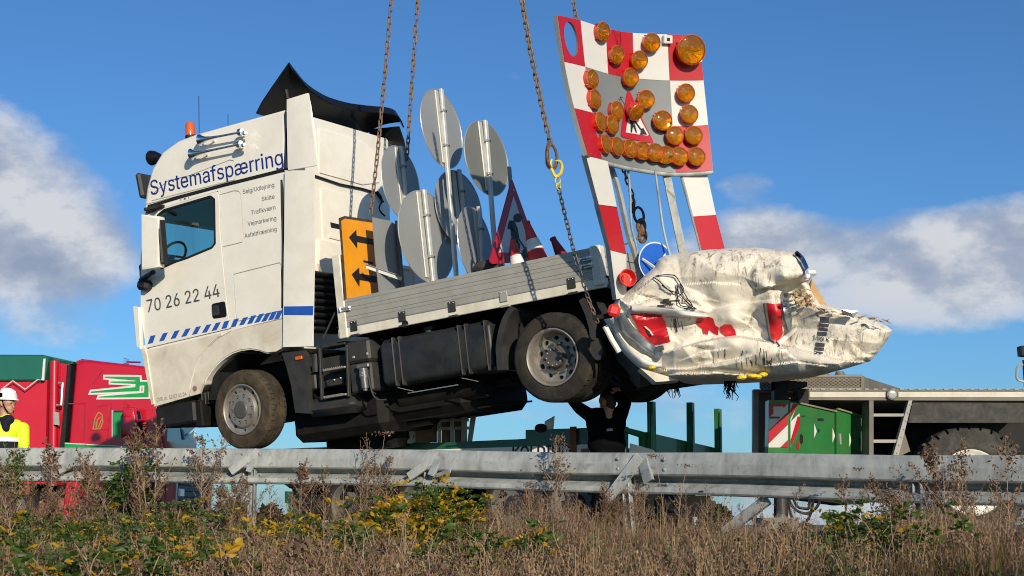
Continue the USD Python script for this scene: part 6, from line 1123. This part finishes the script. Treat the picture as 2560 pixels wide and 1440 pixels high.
for nm, c in (('wheel', wc), ('wheel', wc + [1.65, 0, 0])):
    w = C(nm, moved(big, RF, c), mat('crane_tyre', (0.028, 0.028, 0.028), 0.8, spec=0.2, var=0.3, scale=6, bump=0.3, bscale=30, dirt=(0.12, 0.11, 0.09), dirt_amt=0.7, dscale=4), smooth=25)
    C('rim', moved(lathe([(0, -.2), (.40, -.2), (.40, 0), (.39, .01), (.37, -.01), (.34, -.06), (.28, -.08), (.16, .03), (.15, .08), (0, .08)], 40), RF, c), mat('crane_rim_white', (0.74, 0.72, 0.66), 0.45, var=0.06, dirt=(0.3, 0.25, 0.18), dirt_amt=0.4, dscale=5), under=w, smooth=30)
# outrigger leg, hoses, pad, brown bracket
lg = C('outrigger_leg', cyl(at(1952, 1150, CZ - .1), at(1952, 1294, CZ - .1), .085, 24), chrome); C('foot_pad', slabq([(1908, 1294), (1995, 1294), (2005, 1330), (1895, 1330)], CZ - .3, .5), mat('pad_grey', (0.16, 0.15, 0.12), 0.8, var=0.2), under=lg)
for pts in ([(1972, 1248), (1990, 1275), (2015, 1284), (2040, 1270), (2050, 1250)], [(1970, 1250), (1978, 1290), (2000, 1312), (2022, 1295), (2032, 1250)], [(1985, 1250), (2000, 1270), (2020, 1272), (2024, 1250)]): C('hose', tube(spline([at(*q, CZ) for q in pts], 20), .018, 6), plast)
C('bracket', slabq([(2230, 1245), (2258, 1245), (2254, 1318), (2232, 1314)], CZ + .1, .06), mat('brown_bracket', (0.22, 0.15, 0.10), 0.7, var=0.2)); C('bracket', slabq([(2262, 1245), (2272, 1245), (2270, 1300), (2258, 1300)], CZ + .2, .2), plast)
C('mirror', slabq([(2553, 864), (2575, 864), (2575, 890), (2555, 888)], CZ + .3, .15), plast); C('mirror_arm', tube([at(2562, 900, CZ + .3), at(2566, 972, CZ + .3)], .03, 6), plast); C('hand_rail', tube(spline([at(*q, CZ + .3) for q in [(2565, 911), (2550, 913), (2543, 920), (2541, 940), (2545, 950), (2565, 954)]], 24), .016, 6), alu)

# ---------------------------------------------------------------- people
skin = mat('skin_tone', (0.42, 0.22, 0.14), 0.5, var=0.08); hivis = mat('hi_vis_yellow', (0.62, 0.80, 0.015), 0.6, var=0.08, scale=8, bump=0.3, bscale=10); navy_c = mat('navy_cloth', (0.012, 0.014, 0.025), 0.8, var=0.2, spec=0.1); black_c = mat('black_cloth', (0.004, 0.004, 0.005), 0.85, var=0.2, spec=0.03); reflex = mat('reflective_band', (0.7, 0.7, 0.7), 0.4); hair_m = mat('dark_hair', (0.03, 0.02, 0.015), 0.7)
def bones(bs, fine=.03):
    ms = [Manifold.hull(Manifold.compose([Manifold.sphere(r0, 14).translate(tuple(p)), Manifold.sphere(r1, 14).translate(tuple(q))]) if False else Manifold.sphere(r0, 14).translate(tuple(p)) + Manifold.sphere(r1, 14).translate(tuple(q))) for p, r0, q, r1 in bs]
    m = tm(Manifold.batch_boolean(ms, __import__('manifold3d').OpType.Add).refine_to_length(fine)); m.merge_vertices(); trimesh.smoothing.filter_taubin(m, iterations=12); return m
def limb(J, names):
    return [(J[a][0], J[a][1], J[b][0], J[b][1]) for a, b in names]
def hand(c, d, side, s=1.0):
    """Palm with four curled fingers and a thumb; d points along the forearm."""
    F_ = frame_of(d, side); bs = []; P = lambda x, y, z: np.array(c) + F_ @ np.array([x, y, z]) * s
    for k, L_ in enumerate((.075, .082, .076, .06)):
        x = -.033 + .022 * k; bs += [(P(x * .7, 0, .0), .014, P(x, 0, .08), .011), (P(x, 0, .08), .010, P(x, -.02, .08 + L_ * .5), .009), (P(x, -.02, .08 + L_ * .5), .009, P(x, -.045, .08 + L_ * .75), .008)]
    bs += [(P(-.02, 0, .015), .014, P(-.055, -.015, .05), .012), (P(-.055, -.015, .05), .011, P(-.06, -.035, .085), .009)]
    return bones(bs, .012)
def head(t, c, face, under_parts, s=1.0, helmet=False):
    F_ = frame_of(face, (0, 0, 1)); F_ = np.stack([np.cross([0, 0, 1], F_[:, 2]), F_[:, 2], [0, 0, 1.0]], 1)          # x to the side, y forward, z up
    P = lambda x, y, z: np.array(c) + F_ @ (np.array([x, y, z]) * s)
    bs = [(P(0, -.02, .03), .088, P(0, .015, .02), .085), (P(0, .03, -.05), .06, P(0, .055, -.085), .035), (P(0, 0, 0), .08, P(0, .03, -.06), .058), (P(0, .088, -.005), .010, P(0, .102, -.035), .013), (P(-.03, .078, .012), .018, P(.03, .078, .012), .018), (P(-.02, .088, -.065), .012, P(.02, .088, -.065), .012), (P(-.082, -.01, -.02), .014, P(-.084, -.02, .015), .018), (P(.082, -.01, -.02), .014, P(.084, -.02, .015), .018), (P(0, -.03, -.06), .062, P(0, -.03, -.16), .065)]
    hp = t.part('head', bones(bs, .018), skin, smooth=60)
    for x in (-.032, .032): t.part('eye', trimesh.creation.icosphere(subdivisions=2, radius=.011 * s).apply_translation(P(x, .086, .008)), mat('eye_dark', (0.03, 0.025, 0.02), 0.2), under=hp)
    if helmet:
        h = lathe([(0, .0), (.128, 0), (.132, .015), (.118, .02), (.112, .07), (.085, .125), (.04, .15), (0, .155)], 32)
        hl = t.part('helmet', moved(cat(h, moved(Manifold.cylinder(.012, .07, .07, 20), t=(0, .09, .002)), *[moved(rboxm(.012, .20, .02, .005), t=(x, 0, .135 - abs(x))) for x in (-.03, .03)]), F_ * s, P(0, -.005, .045)), mat('helmet_white', (0.75, 0.75, 0.73), 0.3, coat=0.4), smooth=40)
        t.part('helmet_mark', moved(rboxm(.05, .004, .05, .001), F_ @ rot((0, 0, 1), 90), P(-.118, 0, .10)), black_c, under=hl)
        for x in (-.088, .088): t.part('chin_strap', tube(spline([P(x, .0, .05), P(x * .95, .03, -.03), P(x * .45, .06, -.105)], 10), .007, 5), black_c, under=hl)
    else: t.part('hair', bones([(P(0, -.04, .05), .085, P(0, .01, .07), .075), (P(0, -.06, .0), .07, P(0, -.05, -.05), .05)], .03), hair_m, smooth=60)
# man in hi-vis jacket, left edge, looking right along the road
pz = 16.6; pe = at(14, 1010, pz); gz_ = -.17; px_ = pe[0]; py_ = pe[1]
p1 = Thing('person', 'person in white helmet and yellow hi-vis jacket looking right at the left edge', 'person', (px_, py_, gz_))
V = lambda x, y, z: np.array([px_ + x, py_ + y, gz_ + z]); hz_ = pe[2] - gz_
sh = hz_ - .24
tors = [(V(-.14, 0, sh - .04), .10, V(.12, .05, sh - .04), .10), (V(-.02, .02, sh - .12), .17, V(-.02, .02, .98), .165), (V(-.10, -.02, sh - .2), .13, V(.08, .03, 1.0), .13), (V(0, .01, sh), .09, V(0, .015, sh + .10), .065)]
arm = lambda sgn: [(V(sgn * .21, sgn * .04, sh - .06), .085, V(sgn * .27, sgn * .02 - .06, sh - .34), .07), (V(sgn * .27, sgn * .02 - .06, sh - .34), .068, V(sgn * .22 + .05, -.20, sh - .56), .05)]
p1.part('jacket', bones(tors + arm(-1) + arm(1), .035), hivis, smooth=60)
p1.part('trousers', bones([(V(-.09, .01, .96), .15, V(.09, .03, .96), .15), (V(-.10, 0, .92), .12, V(-.11, 0, .48), .085), (V(-.11, 0, .48), .082, V(-.11, .02, .12), .06), (V(.10, .03, .92), .12, V(.12, .03, .48), .085), (V(.12, .03, .48), .082, V(.12, .05, .12), .06)], .035), navy_c, smooth=60)
for x, y in ((-.11, 0), (.12, .03)): p1.part('boot', bones([(V(x, y + .02, .10), .065, V(x, y + .01, .05), .05), (V(x, y, .05), .05, V(x + .14, y - .06, .04), .04)], .03), black_c, smooth=60)
for sgn in (-1, 1): p1.part('hand', hand(V(sgn * .22 + .05, -.21, sh - .57), (.0, -.4, -.9), (1, 0, 0)), skin, smooth=60)
tor = lambda z, r, h: moved(lathe([(r - .01, 0), (r, 0), (r, h), (r - .01, h)], 36).scale((1.32, 1.0, 1)), t=V(-.02, .02, z))
for z in (1.16,): p1.part('reflective_band', tor(z, .195, .055), reflex)
p1.part('dark_hem', tor(.92, .198, .24), navy_c); p1.part('collar', bones([(V(-.07, .02, sh + .03), .070, V(.06, -.03, sh + .04), .070), (V(.03, -.06, sh + .0), .06, V(.06, -.10, sh - .07), .045)], .03), navy_c, smooth=60)
head(p1, (px_ + .02, py_, pe[2]), (1, -.42, -.05), p1, 1.0, True)
# man in black under the rear of the lorry, both arms up
qz = 15.9; q0_ = at(1512, 1312, qz); gx_, gy_ = q0_[0], q0_[1]
p2 = Thing('person', 'person in black reaching up under the hanging lorry with both arms', 'person', (gx_, gy_, -.17))
K = lambda px, py, dz=0.0: at(px, py, qz + dz)
p2.part('jumper', bones([(K(1488, 1040), .10, K(1545, 1040), .10), (K(1492, 1060), .13, K(1538, 1060), .13), (K(1500, 1085), .145, K(1530, 1085), .15), (K(1500, 1110), .15, K(1534, 1112), .15), (K(1512, 1130), .16, K(1530, 1140), .16), (K(1480, 1042), .085, K(1448, 1020), .07), (K(1448, 1020), .07, K(1428, 1000), .052), (K(1550, 1042), .085, K(1562, 1010), .075), (K(1562, 1010), .07, K(1545, 985, -.1), .055), (K(1515, 1038), .075, K(1517, 1025), .065)], .035), black_c, smooth=60)
p2.part('trousers', bones([(K(1505, 1140), .15, K(1530, 1140), .15), (K(1500, 1150), .12, K(1496, 1240), .085), (K(1496, 1240), .08, K(1492, 1315), .06), (K(1535, 1150), .12, K(1542, 1240), .085), (K(1542, 1240), .08, K(1545, 1315), .06)], .035), black_c, smooth=60)
for px in (1492, 1545): p2.part('boot', bones([(K(px, 1322), .06, K(px, 1336), .05), (K(px, 1338), .05, K(px - 8, 1340, -.16), .042)], .03), black_c, smooth=60)
p2.part('hand', hand(K(1427, 999), K(1418, 985) - K(1427, 999), (1, 0, 0)), skin, smooth=60); p2.part('hand', hand(K(1545, 984, -.1), K(1540, 972, -.15) - K(1545, 984, -.1), (1, 0, 0)), skin, smooth=60)
head(p2, K(1517, 1006), (-.7, .7, .25), p2, .95)
p2.part('chest_mark', slabq([(1517, 1072), (1532, 1071), (1532, 1077), (1517, 1078)], qz - .172, .012), mat('pale_print', (0.3, 0.3, 0.3), 0.6))
# ---------------------------------------------------------------- plants on the bank
straw = leafmat('dry_straw', (0.34, 0.235, 0.12), (0.56, 0.42, 0.245), .35); straw_d = leafmat('dry_brown_grass', (0.15, 0.10, 0.055), (0.34, 0.24, 0.14), .3)
grass_g = leafmat('grass_green', (0.07, 0.085, 0.02), (0.13, 0.13, 0.04), .35)
seed_m = leafmat('dry_seed', (0.20, 0.125, 0.08), (0.44, 0.30, 0.20), .35); stem_m = mat('dry_stem', (0.27, 0.18, 0.115), 0.85, var=0.35, scale=15)
leaf_g = leafmat('rose_leaf_green', (0.075, 0.125, 0.022), (0.23, 0.25, 0.055), .45); leaf_y = leafmat('rose_leaf_yellow', (0.50, 0.30, 0.02), (0.62, 0.46, 0.05), .4); leaf_l = leafmat('pale_green_leaf', (0.10, 0.14, 0.05), (0.21, 0.24, 0.10), .35)
hip = mat('rose_hip', (0.5, 0.05, 0.01), 0.4)
def blades(n, h, spread, rg, w=.006, lean=.35):
    """Thin bent grass blades."""
    b = rg.normal(0, spread, (n, 2)); a = rg.uniform(0, 2 * np.pi, n); hh = h * rg.uniform(.45, 1.15, n); ln = rg.normal(0, lean, n) * hh
    d = np.stack([np.cos(a), np.sin(a)], 1); s = np.stack([-d[:, 1], d[:, 0]], 1) * (w * rg.uniform(.6, 1.3, n))[:, None]; V = []
    for t, wf in ((0, 1), (.55, .8), (1.0, .1)):
        c = np.concatenate([b + d * (ln * t ** 1.6)[:, None], (hh * (t - .18 * t * t * np.abs(ln / hh)))[:, None]], 1)
        V += [c + np.c_[s * wf, np.zeros(n)], c - np.c_[s * wf, np.zeros(n)]]
    V = np.stack(V, 1).reshape(-1, 3); o = np.arange(n)[:, None] * 6
    return trimesh.Trimesh(V, np.vstack([o + q for q in ([0, 1, 3], [0, 3, 2], [2, 3, 5], [2, 5, 4])]), process=False)
def rose(n_stem, h, w, rg, yellow):
    st, lg, ly = [], [], []
    for k in range(n_stem):
        b = np.array([rg.normal(0, w * .25), rg.normal(0, w * .25), 0]); tip = b + [rg.normal(0, w * .5), rg.normal(0, w * .4), h * rg.uniform(.55, 1.05)]; mid = (b + tip) / 2 + rg.normal(0, .05, 3)
        c = spline([b, mid, tip], 10); st.append(tube(c, np.linspace(.006, .0025, 10), 4))
        for i in range(2, 10):
            for _ in range(2):
                a = rg.uniform(0, 2 * np.pi); d = np.array([math.cos(a), math.sin(a), rg.uniform(-.3, 1.0)]); d /= np.linalg.norm(d); sd = np.cross(d, [0, 0, 1]); sd /= np.linalg.norm(sd); up = np.cross(sd, d); L_ = rg.uniform(.09, .15)
                y = rg.random() < yellow * (.5 + i / 10)
                for j in range(7):
                    t = [.35, .35, .62, .62, .88, .88, 1.0][j]; sg = [-1, 1, -1, 1, -1, 1, 0][j]; p = c[i] + d * L_ * t + up * (-.05 * t * t)
                    ld = (d * .45 + sd * sg * .9) if sg else d; ld = ld + rg.normal(0, .3, 3); ld /= np.linalg.norm(ld); ls = L_ * .36 * rg.uniform(.8, 1.2); nn = up + rg.normal(0, .75, 3); lw_ = np.cross(ld, nn); lw_ /= np.linalg.norm(lw_); u2 = np.cross(lw_, ld)
                    q = [p, p + ld * ls * .30 + lw_ * ls * .30 + u2 * .003, p + ld * ls * .72 + lw_ * ls * .27 + u2 * .003, p + ld * ls - u2 * .006, p + ld * ls * .72 - lw_ * ls * .27 + u2 * .003, p + ld * ls * .30 - lw_ * ls * .30 + u2 * .003]
                    (ly if y else lg).append(q)
    def qm(Q): 
        V = np.array(Q).reshape(-1, 3); o = np.arange(len(Q))[:, None] * 6; return trimesh.Trimesh(V, np.vstack([o + q for q in ([0, 1, 2], [0, 2, 3], [0, 3, 4], [0, 4, 5])]), process=False)
    return cat(st), qm(lg) if lg else None, qm(ly) if ly else None
def weed(h, rg, nb, dens, leafy=False, umbel=False):
    """A tall dead stalk with branches and clusters of seed."""
    sw = rg.normal(0, .07, 2); main = spline([(0, 0, 0), (sw[0] * .3, sw[1] * .3, h * .5), (sw[0], sw[1], h)], 14); st = [tube(main, np.linspace(.0055, .0018, 14), 4)]; P = []
    for k in range(nb):
        t = rg.uniform(.35, .98); p = main[int(t * 13)]; a = rg.uniform(0, 2 * np.pi); L_ = h * rg.uniform(.12, .34) * (1.25 - t) * 1.4; d = np.array([math.cos(a) * .6, math.sin(a) * .6, .8]); q = p + d * L_; st.append(tube([p, (p + q) / 2 + rg.normal(0, .008, 3), q], [.0028, .002, .0013], 3))
        for s in np.linspace(.25, 1.0, dens): P += [p + d * L_ * s + rg.normal(0, .014, 3) for _ in range(2)]
    if umbel: P = [main[-1] + np.array([rg.normal(0, .035), rg.normal(0, .035), rg.normal(0, .01)]) for _ in range(60)]
    else: P += [main[int(rg.uniform(.55, .999) * 13)] + rg.normal(0, .012, 3) for _ in range(dens)]
    return cat(st), leaves(np.array(P), rg, (.012 if not leafy else .017), 2.0)
# where the bank shows: a point on it below a pixel column at distance in front of the rail
def bank(px, d):
    p, t, n = rail_frame(px); q = p + n * d; q[2] = float(ground_z(q[0], q[1])); return q
# -- loose grass: thousands of tufts, one instancer
rg = np.random.default_rng(11)
gpath = '/World/bank_grass'; pi = UsdGeom.PointInstancer.Define(stage, gpath); say(pi.GetPrim(), 'dry brown and straw-coloured grass and dead stalks covering the whole bank', 'grass', None, 'stuff')
protos = []
for k, (n, h, m, sp, w, ln) in enumerate(((70, .30, straw, .09, .0032, .45), (110, .20, straw_d, .13, .0034, .9), (60, .42, straw, .07, .0028, .35), (90, .18, grass_g, .12, .0040, .8), (80, .28, straw_d, .10, .003, .7), (90, .12, straw_d, .15, .005, 1.2))):
    pth = f'{gpath}/tuft_{k:03d}' if k else f'{gpath}/tuft'; UsdGeom.Xform.Define(stage, pth); usdkit.mesh(stage, pth + '/blades', blades(n, h, sp, rg, w, ln), m); protos.append(pth)
olive = leafmat('olive_leaf', (0.085, 0.085, 0.03), (0.19, 0.175, 0.075), .3); tan_m = leafmat('tan_bracts', (0.30, 0.20, 0.11), (0.50, 0.37, 0.22), .3)
def forb(rg, h, n, leaf, k=9):
    st, P = [], []
    for i in range(k):
        b = np.r_[rg.normal(0, .05, 2), 0]; t = b + np.r_[rg.normal(0, .09, 2), h * rg.uniform(.5, 1.1)]; m_ = (b + t) / 2 + rg.normal(0, .02, 3); st.append(tube([b, m_, t], [.003, .0024, .0012], 3))
        for s in np.linspace(.15, 1.0, n): c = b + (t - b) * s; P += [c + rg.normal(0, .018 + .012 * (1 - s), 3) for _ in range(4)]
    P = np.array(P); P[:, 2] = np.maximum(P[:, 2], .0); return cat(st), leaves(P, rg, leaf, 2.0)
for k, (m, leaf, h) in enumerate(((seed_m, .008, .34), (olive, .011, .28), (straw_d, .008, .30), (tan_m, .007, .38), (leaf_l, .016, .26), (seed_m, .010, .26))):
    pth = f'{gpath}/forb_{k:03d}' if k else f'{gpath}/forb'; UsdGeom.Xform.Define(stage, pth); a_m, b_m = forb(rg, h, 11, leaf); usdkit.mesh(stage, pth + '/stalks', a_m, stem_m); usdkit.mesh(stage, pth + '/leaves', b_m, m); protos.append(pth)
pi.CreatePrototypesRel().SetTargets([Sdf.Path(p) for p in protos])
N = 8000; pos, idx, sc, qs = [], [], [], []
while len(pos) < N:
    px = rg.uniform(-150, 2710); d = rg.uniform(-.9, 3.0) if rg.random() < .6 else rg.uniform(3.0, 5.4); q = bank(px, d)
    left = np.clip((700 - px) / 700, 0, 1); mound = meshkit.noise(np.array([[px / 260.0, d * .9, 3.0]]))[0]
    strawp = 1.0 if 640 < px < 1010 else .25; m2 = meshkit.noise(np.array([[px / 110.0, d * 1.7, 9.0]]))[0]
    wts = np.array([.9 * strawp, .7, 1.1 * strawp, .3 + .5 * left, .6, .5, 1.3 * m2 + .2, (.5 + 1.5 * left) * (1.6 - 1.4 * m2), 1.0, .5 + .5 * m2, (.08 + .45 * left) * (1.5 - m2), 1.0 * m2]); i = rg.choice(12, p=wts / wts.sum())
    Zq = float(q @ FW); want = (float(at(px, np.interp(d, [-.5, 2, 5.4], [1318, 1338, 1392]) - 18 * left + 85 * rg.random(), Zq)[2]) - q[2]) * (1.5 if rg.random() < .18 else 1); want = min(max(want, .05), .62)
    s = want / (.30, .20, .42, .18, .28, .12, .34, .28, .30, .38, .26, .26)[i]; s = min(max(s, .25), 1.35)
    a = rg.uniform(0, 2 * np.pi); pos.append(q - [0, 0, .02]); idx.append(i); sc.append((s, s, s)); qs.append(Gf.Quath(math.cos(a / 2), 0, 0, math.sin(a / 2)))
for _ in range(950):                                  # taller loose stalks along the crest, thinner where the trailer and the crane show through
    px = rg.uniform(-100, 2700); d = rg.uniform(-.15, 1.3); q = bank(px, d); Zq = float(q @ FW); i = int(rg.choice([0, 2, 6, 9, 9, 11, 8])); lowp = 1275 if 640 < px < 1010 or 1620 < px < 2280 else 1242
    want = float(at(px, lowp + 85 * rg.random() ** .7, Zq)[2]) - q[2]; hh = {0: .30, 2: .42, 6: .34, 9: .38, 11: .26, 8: .30}[i]; s = min(max(want / hh, .3), 1.1)
    a = rg.uniform(0, 2 * np.pi); pos.append(q - [0, 0, .02]); idx.append(i); sc.append((s * .8, s * .8, s)); qs.append(Gf.Quath(math.cos(a / 2), 0, 0, math.sin(a / 2)))
pi.CreatePositionsAttr(Vt.Vec3fArray.FromNumpy(np.array(pos, np.float32))); pi.CreateProtoIndicesAttr(Vt.IntArray(idx)); pi.CreateScalesAttr(Vt.Vec3fArray.FromNumpy(np.array(sc, np.float32))); pi.CreateOrientationsAttr(Vt.QuathArray(qs))
# -- rose bushes
def place(src_first, name, q, s, a, label, group, catg):
    M = np.eye(4); M[:3, :3] = rot((0, 0, 1), a) * s; M[:3, 3] = q; return copy_of(src_first, name, M, label, catg, group)
protoroot = stage.CreateClassPrim('/World/plant_models')
def proto(name, parts):
    path = f'/World/plant_models/{name}'; UsdGeom.Xform.Define(stage, path)
    for nm, m, mt in parts:
        if m is not None: say(usdkit.mesh(stage, f'{path}/{nm}', m, mt).GetPrim(), kind='stuff' if nm != 'stem' and nm != 'stalk' else None)
    return path
R1 = np.random.default_rng(21); roses = []
for k, (ns, h, w, ye) in enumerate(((14, .50, .42, .06), (14, .50, .45, .30), (5, .70, .16, .03), (10, .34, .36, .50), (12, .42, .40, .15))):
    s_, g_, y_ = rose(ns, h, w, R1, ye); roses.append(proto(f'rose_{"abcde"[k]}', [('stem', s_, stem_m), ('green_leaves', g_, leaf_g if k != 4 else leaf_l), ('yellow_leaves', y_, leaf_y)]))
HR = (.50, .50, .62, .34, .42)
def place_to(src, name, px, d, top, h, label, group, catg, lo=.2, hi=1.6):
    """Stand a plant of height h on the bank so that it reaches up to the sight line through picture row top."""
    q = bank(px, d) - [0, 0, .02]; s = (float(at(px, top, float(q @ FW))[2]) - q[2]) / h; place(src, name, q, min(max(s, lo), hi), R1.uniform(0, 360), label, group, catg)
ROSE = [(60, 1.6, 1290, 0), (130, 3.8, 1362, 0), (230, 3.4, 1352, 0), (340, 4.6, 1385, 0), (20, 4.4, 1385, 0), (470, 3.8, 1370, 4), (180, 5.0, 1400, 3), (380, 2.4, 1325, 4), (660, 1.9, 1325, 4), (1060, 2.2, 1350, 4), (1340, 2.0, 1325, 3), (1120, .9, 1285, 1), (1175, 1.2, 1275, 3), (1255, .9, 1270, 1), (1320, 1.3, 1300, 1), (1210, 2.0, 1330, 1), (1280, 2.8, 1365, 1), (1120, 3.2, 1385, 1), (1190, 3.0, 1372, 0), (1150, .6, 1245, 1), (1215, .8, 1235, 1), (1290, .7, 1262, 1), (1250, 1.6, 1320, 3), (1130, 1.9, 1320, 3), (1180, 2.2, 1345, 1), (1290, 2.0, 1330, 1), (1085, 2.6, 1375, 4), (1240, 3.4, 1385, 3), (1150, 4.0, 1400, 4), (970, 4.2, 1405, 4), (1330, 3.6, 1395, 4), (395, .45, 1178, 2), (380, .7, 1225, 2), (180, 1.8, 1318, 0), (270, 1.4, 1305, 0), (95, 2.4, 1318, 0), (50, 3.0, 1335, 3), (15, 3.6, 1350, 1), (150, 3.2, 1350, 0), (210, 4.4, 1372, 4), (310, 2.6, 1335, 0), (120, 4.6, 1385, 0), (300, 4.0, 1365, 4), (40, 4.9, 1400, 1), (430, 1.3, 1290, 4), (400, 3.4, 1365, 0), (500, 2.4, 1335, 0), (590, .9, 1275, 4), (560, 2.2, 1330, 0), (650, 3.0, 1350, 0), (430, 4.6, 1405, 3), (560, 4.4, 1400, 4), (700, 1.6, 1320, 0), (280, 5.0, 1400, 0), (1430, 2.6, 1345, 4), (1480, 4.2, 1400, 0), (1960, 3.0, 1355, 0), (2480, 1.6, 1300, 0), (1010, 1.6, 1345, 0)]
for k, (px, d, top, v) in enumerate(ROSE):
    lab = 'yellowing wild rose bush in the clump below the rail at the middle' if 1000 < px < 1450 else 'tall green wild rose shoot climbing in front of the rail at left' if v == 2 else 'wild rose bush with green and yellow leaves low on the left bank' if px < 1000 else 'small green wild rose bush in the brown grass of the right bank'
    grp = 'yellowing rose bushes at the middle of the bank' if 1000 < px < 1450 else 'rose shoots climbing the rail' if v == 2 else 'rose bushes on the left bank' if px < 1000 else 'rose bushes on the right bank'
    place_to(roses[v], 'rose_bush', px, d, top - 20, HR[v], lab, grp, 'rose bush', .55, 2.1)
# -- tall dead weeds in front of the rail
wv = []
for k, (h, nb, dn, lf, um) in enumerate(((.95, 22, 7, True, False), (.80, 18, 6, False, False), (1.0, 12, 5, False, False), (.75, 28, 7, True, False), (.85, 0, 0, False, True), (.70, 20, 6, False, False))):
    s_, l_ = weed(h, R1, nb, dn, lf, um); wv.append(proto(f'weed_{"abcdef"[k]}', [('stalk', s_, stem_m), ('seed_heads', l_, seed_m)]))
s_, l_ = weed(.9, R1, 20, 6, True); wv.append(proto('weed_g', [('stalk', s_, stem_m), ('leaves', l_, leaf_g)]))
HW = (.95, .80, 1.0, .75, .85, .70, .90)
def weeds(px0, px1, n, d0, d1, t0, t1, kinds, label, group, name='dry_weed'):
    for k in range(n):
        v = int(R1.choice(kinds)); place_to(wv[v], name, R1.uniform(px0, px1), R1.uniform(d0, d1), R1.uniform(t0, t1), HW[v], label, group, 'weed')
weeds(-40, 560, 28, .15, 1.4, 1100, 1260, [0, 3, 0, 3, 1], 'brown dead weed rising in front of the rail at left', 'dead weeds at the left end of the rail')
weeds(-40, 600, 28, .6, 2.6, 1215, 1320, [0, 3, 5, 1], 'brown dead weed in the thicket below the rail at left', 'dead weeds below the rail at left')
weeds(-40, 230, 7, .3, 1.2, 1085, 1180, [6], 'leafy green weed rising in front of the rail at the left edge', 'leafy weeds at the left edge')
weeds(410, 470, 3, .2, .6, 1055, 1085, [0, 3], 'tall brown weed reaching above the rail left of the front wheel', 'tall weeds left of the front wheel'); weeds(560, 600, 2, .2, .5, 1080, 1100, [5, 1], 'brown weed before the rail just below the front wheel', 'weeds below the front wheel')
weeds(590, 700, 12, .1, .8, 1160, 1290, [0, 3, 1], 'reddish brown weed around the rail post below the front wheel', 'weeds around the left post')
weeds(650, 1090, 22, .1, 1.2, 1170, 1290, [1, 2, 5, 2], 'thin dead stalk before the rail between the two left posts', 'dead stalks between the left posts')
weeds(808, 850, 4, .2, .6, 1155, 1200, [0, 3], 'reddish brown weed before the rail below the steps', 'weeds below the lorry steps'); weeds(935, 1000, 3, .1, .2, 1065, 1100, [2, 4], 'tall bare stalk reaching above the rail below the fuel tank', 'tall bare stalks below the fuel tank')
weeds(960, 1030, 9, .1, .4, 1130, 1230, [2, 5], 'bare dark stalk before the rail left of the pulled-out post', 'bare stalks left of the pulled-out post')
weeds(1330, 1560, 34, .05, .9, 1205, 1290, [1, 5, 2, 5], 'greyish dead weed in the thicket under the rail at the trailer', 'thicket of dead weeds under the rail'); weeds(1415, 1435, 2, .1, .2, 1085, 1105, [2, 5], 'branched dead weed rising past the rail below the rear wheel', 'branched weeds below the rear wheel')
weeds(1560, 1610, 9, .08, .4, 1190, 1260, [1, 3, 5], 'dense grey-brown weed at the broken rail post', 'weeds at the broken post')
weeds(1650, 2280, 34, .1, 1.4, 1190, 1310, [2, 5, 1, 2], 'thin dead weed before the rail at the crane', 'thin weeds before the crane'); weeds(1700, 1760, 2, .2, .4, 1125, 1165, [4], 'slender umbel stalk reaching the top of the rail', 'umbel stalks right of the trailer'); weeds(2235, 2260, 1, .2, .4, 1165, 1170, [4], 'single umbel stalk before the crane ladder', 'umbel stalk at the ladder')
weeds(2290, 2640, 24, .1, 1.2, 1140, 1270, [0, 3, 1, 5, 2], 'dense brown weed rising over the rail at the right edge', 'dense weeds at the right edge'); weeds(2420, 2600, 3, .2, .6, 1085, 1110, [0, 3], 'tallest brown weed in front of the crane tyre', 'tall weeds before the crane tyre')
weeds(-60, 2640, 70, 1.0, 3.2, 1290, 1350, [1, 5, 2], 'short dead weed standing in the grass of the bank', 'short weeds all over the bank'); weeds(-60, 2640, 60, 3.2, 5.2, 1330, 1420, [1, 5, 2], 'dead weed stem close to the bottom of the bank', 'nearest weeds on the bank')
